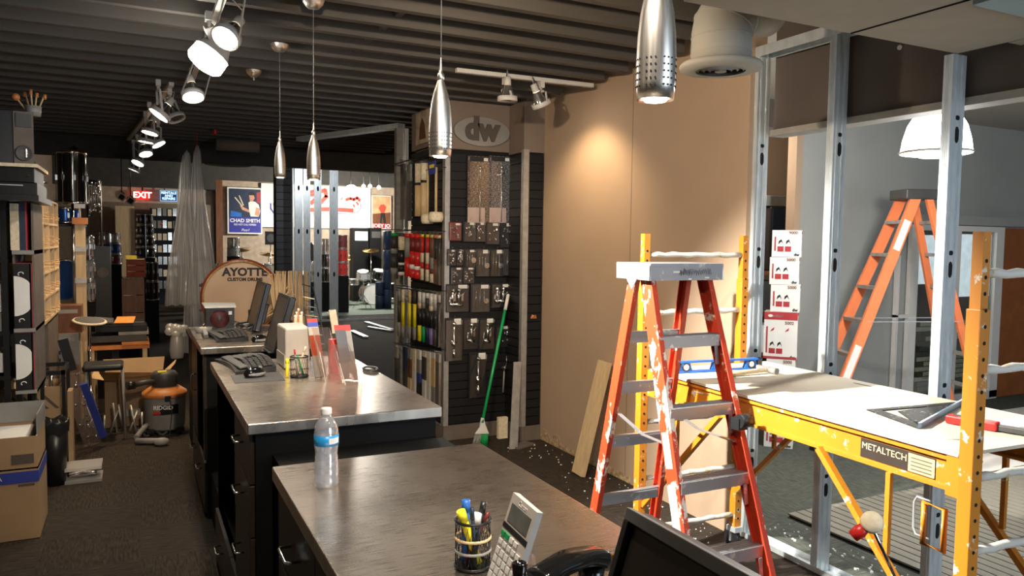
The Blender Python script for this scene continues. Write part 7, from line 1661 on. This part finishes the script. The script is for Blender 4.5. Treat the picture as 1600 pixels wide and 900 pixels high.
# posters and banner on far wall
def poster(x0, x1, y0, y1, label, Y=21.95):
    a_ = py(x0, y0, Y); b_ = py(x1, y1, Y); t = thing('poster', label, 'poster', ((a_.x+b_.x)/2, Y, b_.z)); MB().bb(a_.x, b_.x, Y, Y+.03, b_.z, a_.z).build('border', K['whitepaper'], t)
    def P_(u, v, k=.002): return V((a_.x+(b_.x-a_.x)*u, Y-k, a_.z-(a_.z-b_.z)*v))
    def area(us, m, nm='print_area', k=.002, mm=None): return MB().prism([P_(u, v, k) for u, v in us], (0, .001, 0)).build(nm, mm or K[m], t)
    return t, P_, area, (b_.x-a_.x), (a_.z-b_.z)
t, P_, area, w_, h_ = poster(355, 410, 292, 366, 'framed blue and black drummer poster on the far wall')
area([(.04, .03), (.96, .03), (.96, .64), (.04, .64)], 'navy'); area([(.04, .64), (.96, .64), (.96, .97), (.04, .97)], None, mm=mat('poster_blue', (.03, .03, .30), .5), k=.003)
skin = mat('printed_skin', (.60, .30, .18), .6)
area([(.60, .32), (.68, .28), (.80, .30), (.90, .36), (.94, .50), (.90, .62), (.66, .62), (.62, .50)], 'whitepaper', 'figure_print', .004)
area([(.62, .14), (.74, .12), (.78, .22), (.72, .30), (.64, .28)], None, 'figure_print', .005, skin); area([(.60, .12), (.70, .08), (.80, .12), (.79, .16), (.61, .16)], 'ink', 'figure_print', .006)
area([(.35, .38), (.62, .48), (.64, .54), (.42, .48)], None, 'figure_print', .006, skin); area([(.82, .42), (.93, .44), (.90, .62), (.78, .58)], None, 'figure_print', .006, skin)
area([(.20, .22), (.23, .21), (.44, .40), (.41, .41)], 'cream', 'stick_print', .006); area([(.32, .17), (.35, .17), (.47, .38), (.44, .39)], 'cream', 'stick_print', .006)
area([(.84, .10), (.94, .08), (.94, .34), (.84, .30)], 'redprint', 'print_area', .004); area([(.10, .50), (.40, .55), (.40, .63), (.08, .63)], 'blue', 'print_area', .004)
text('CHAD SMITH', .135, K['whiteink'], t, P_(.5, .715, .006), (0, -1, 0), ext=.001, bold=.004, sx=.98); text('RED HOT CHILI PEPPERS', .070, K['whiteink'], t, P_(.5, .80, .006), (0, -1, 0), ext=.001, bold=.001, sx=.76); text('Pearl', .10, K['whiteink'], t, P_(.5, .915, .006), (0, -1, 0), ext=.001, shear=.3)
t, P_, area, w_, h_ = poster(581, 611, 305, 358, 'warm toned poster of a standing figure beside the stick wall')
area([(.04, .02), (.98, .02), (.98, .98), (.04, .98)], None, mm=mat('poster_sky', (.55, .32, .16), .6, var=.3, scale=4)); area([(.04, .55), (.98, .50), (.98, .84), (.04, .84)], 'darkwood', k=.003); area([(.04, .84), (.98, .84), (.98, .98), (.04, .98)], 'redprint', k=.0035)
area([(.45, .28), (.62, .26), (.75, .34), (.66, .50), (.68, .78), (.56, .58), (.48, .78), (.46, .50), (.34, .38)], 'redink', 'figure_print', .005); area([(.46, .52), (.68, .52), (.74, .84), (.60, .84), (.56, .62), (.50, .84), (.42, .84)], 'ink', 'figure_print', .006)
text('JOEY JO', .15, K['whiteink'], t, P_(.5, .91, .006), (0, -1, 0), ext=.001, bold=.003)
Yb2 = 22.0; a_ = py(408, 286, Yb2); b_ = py(579, 358, Yb2)
t = thing('wall_banner', 'long white banner with red and blue script strokes on the far wall', 'banner', ((a_.x+b_.x)/2, Yb2, b_.z))
MB().bb(a_.x, b_.x, Yb2, Yb2+.02, b_.z, a_.z).build('cloth', mat('banner_cloth', (.78, .74, .66), .8, var=.04), t)
def BP(x, y): return py(x, y, Yb2-.006)
def stroke(pts, wd_, m, nm='script_stroke'):
    pts = [BP(*p_) for p_ in pts]; mb = MB()
    for p0, p1 in zip(pts, pts[1:]):
        d_ = (p1-p0).normalized(); n_ = V((-d_.z, 0, d_.x))*wd_/2; e_ = d_*wd_*.25; mb.prism([p0-n_-e_, p0+n_-e_, p1+n_+e_, p1-n_+e_], (0, .003, 0))
    return mb.build(nm, K[m], t)
stroke([(484, 328), (500, 327), (520, 327), (551, 329)], .12, 'redink'); stroke([(486, 334), (510, 333), (548, 334), (560, 331), (564, 324), (562, 312)], .018, 'blueband')
stroke([(485, 300), (493, 298), (492, 304), (486, 305)], .09, 'redink'); stroke([(500, 318), (510, 307), (508, 297), (502, 299)], .11, 'redink'); stroke([(486, 318), (492, 312)], .11, 'redink')
stroke([(541, 312), (548, 310), (553, 312), (558, 309), (562, 313)], .085, 'redink'); stroke([(552, 320), (554, 323)], .05, 'redink'); stroke([(557, 316), (560, 320)], .05, 'redink'); stroke([(533, 312), (535, 309)], .03, 'redink'); stroke([(423, 318), (423, 326), (428, 333)], .04, 'blueband')
stroke([(428, 318), (430, 326)], .05, 'redink')
# stage lamp with strong light on banner
q = py(549, 298, 19.5); t = thing('stage_lamp', 'very bright white stage lamp in front of the banner', 'lamp', q)
MB().sphere(q, .17, 18, (1, .6, .9)).build('diffuser', glow('stage_glow', (1, .99, .96), 14), t); MB().cyl(q+V((0, .05, .14)), (q.x, q.y+.05, 3.899), .012, n=6).build('stem', K['blackmetal'], t)
light('POINT', 'lamp_bulb', q+V((0, -.1, -.3)), 330, (1, .95, .86), size=.2, parent=t)
for i, (x, y) in enumerate(((568, 291), (578, 291), (592, 293))):
    q = py(x, y, 20.5); t = thing('stage_lamp', ('small lit stage spot right of the bright stage lamp', 'middle small stage spot above the warm poster', 'small stage spot above the right edge of the warm poster')[i], 'lamp', q)
    MB().sphere(q, .05, 10).build('bulb', K['lampwhite'], t); MB().cyl(q, (q.x, q.y+.02, 3.899), .01, n=6).build('stem', K['blackmetal'], t)
for i, (x, y, tg, pw) in enumerate(((3.4, 12.6, (4.2, 16.2, 1.4), 110), (4.9, 15.0, (4.6, 19.5, .8), 120))):  # unseen spots added to brighten the distant studs and kits
    t = thing('stage_fill_spot', ('added unseen fill spot on the far ceiling aimed at the distant steel studs', 'added unseen fill spot on the far ceiling aimed at the drum kits')[i], 'lamp', (x, y, 3.6))
    MB().lathe([(0, -.2), (.06, -.18), (.08, 0), (.075, 0)], (x, y, 3.62), (V(tg)-V((x, y, 3.62))), 16).build('housing', K['blackmetal'], t); MB().cyl((x, y, 3.65), (x, y, 3.899), .01, n=6).build('stem', K['blackmetal'], t)
    MB().lathe([(0, -.01), (.07, -.01)], (x, y, 3.62), (V(tg)-V((x, y, 3.62))), 16).build('lens', K['lampwhite'], t)
    light('SPOT', 'lamp_beam', V((x, y, 3.62))+(V(tg)-V((x, y, 3.62))).normalized()*.03, pw, COOL, tg, .05, 70, .6, t)
# stage drum kits and cases
def kit(cx, cy, shell, nm, sc=1.0, base=.012):
    drum((cx, cy+.2, base+.29), .28, .40, shell, nm+' bass drum of the stage kit', axis=(0, -1, 0), lugs=8)
    drum((cx-.22, cy, base+.68), .15, .22, shell, nm+' left rack tom of the stage kit', axis=(-.1, -.3, 1)); drum((cx+.18, cy, base+.68), .16, .24, shell, nm+' right rack tom of the stage kit', axis=(.1, -.3, 1))
    drum((cx+.62, cy-.1, base+.16), .20, .40, shell, nm+' floor tom of the stage kit')
    drum((cx-.58, cy-.2, base+.55), .18, .14, 'lampdim', 'chrome snare beside the '+nm+' kit')
    for i, (dx, dy, z) in enumerate(((-.75, .15, 1.25), (.75, .2, 1.35), (.15, .55, 1.45))):
        t = thing('cymbal_stand', ('left', 'right', 'rear')[i]+' cymbal stand of the '+nm+' stage kit', 'cymbal stand', (cx+dx, cy+dy, base)); p_ = V((cx+dx, cy+dy, base+z))
        MB().lathe([(0, .03), (.03, .025), (.05, .012), (.23, -.012)], p_, (.1*(1-i), -.25, 1), 24).build('cymbal', K['gold'], t); stand(t, p_, .25, pole=.011)
q = py(535, 470, 19.5); kit(q.x+.9, 20.0, 'glossblack', 'black')
q = pz(380, 470, 0); kit(py(372, 400, 19.6).x, 19.6, 'grey', 'silver')
q = py(415, 400, 18.2); drum((q.x, 18.2, .8), .24, .35, 'cream', 'pale yellow tom between the silver kit and the slatted column')
t = thing('drum_riser', 'black riser under the pale yellow tom', 'riser', (q.x, 18.2, 0)); MB().bb(q.x-.25, q.x+.25, 17.95, 18.45, 0, .786).build('body', K['black'], t)
q = py(492, 440, 19.0); kit(q.x, 19.2, 'blackplastic', 'matt black')
# chrome tower near silver kit
tower(355, 375, 370, 400, 18.8, [('grey', 'silver'), ('lampdim', 'chrome')], 'silver pair below the blue poster')
# red drum tower right of the last stud
tower(528, 543, 366, 430, 18.0, [('red', 'red'), ('red', 'red'), ('darkred', 'dark red')], 'red tower behind the farthest right stud')
tower(503, 514, 372, 440, 18.4, [BKs, BKs, ('lampdim', 'chrome')], 'black pair seen between the distant studs')
tower(484, 491, 378, 440, 18.6, [('lampdim', 'chrome'), BKs], 'dark tom pair between the second and third distant stud')
# navy cases
for i, (xa_, xb__, yt, yb) in enumerate(((598, 612, 360, 480), (586, 600, 440, 478))):
    Y = 18.6; a_ = py(xa_, yt, Y); b_ = py(xb__, yb, Y); t = thing('drum_case', ('tall' if i == 0 else 'low')+' navy blue round drum case near the stick wall', 'case', ((a_.x+b_.x)/2, Y, .013)); r = (b_.x-a_.x)/2-.01
    zz = .013; n_ = 4 if i == 0 else 2; Ht = (a_.z-.013)/n_
    for k in range(n_): MB().lathe([(0, zz), (r, zz), (r, zz+Ht-.03), (r*.97, zz+Ht-.01), (0, zz+Ht-.01)], ((a_.x+b_.x)/2, Y, 0), n=22).build('case_section', K['navy'], t); zz += Ht
# white snare and mixer boxes on the stage
q = py(568, 430, 18.8); drum((q.x, 18.8, .74), .17, .16, 'whitepaper', 'white snare drum on a chrome stand at stage front')
t = thing('snare_stand', 'chrome stand under the white snare', 'stand', (q.x, 18.8, .013)); stand(t, (q.x, 18.8, .72), .28)
for i, (xa_, xb__, yt, yb, nm) in enumerate(((552, 576, 356, 376, 'white fronted box on a black case left of the warm poster'), (578, 596, 356, 372, 'black box under the warm poster'))):
    Y = 21.0; a_ = py(xa_, yt, Y); b_ = py(xb__, yb, Y); t = thing('amplifier', nm, 'amplifier', ((a_.x+b_.x)/2, Y, .013)); MB().bb(a_.x, b_.x, Y, Y+.4, .013, a_.z).build('cabinet', K['black'], t); MB().bb(a_.x+.05, b_.x-.03, Y-.01, Y, b_.z, a_.z-.1).build('panel', K['whitepaper' if i == 0 else 'darkgrey'], t)
q = py(423, 372, 19.0); t = thing('drum_pad', 'square grey framed pad left of the slatted column', 'pad', (q.x, 19, .013)); MB().box((q.x, 19.0, q.z), (.26, .06, .32)).build('frame', K['darkgrey'], t); MB().cyl((q.x, 18.965, q.z), (q.x, 18.95, q.z), .10, n=18).build('disc', K['grey'], t); stand(t, (q.x, 19.02, q.z-.16), .2)
MB().tube([(3.0, 16.6, .7), (3.0, 16.6, .7001)], .001, 3) if False else None
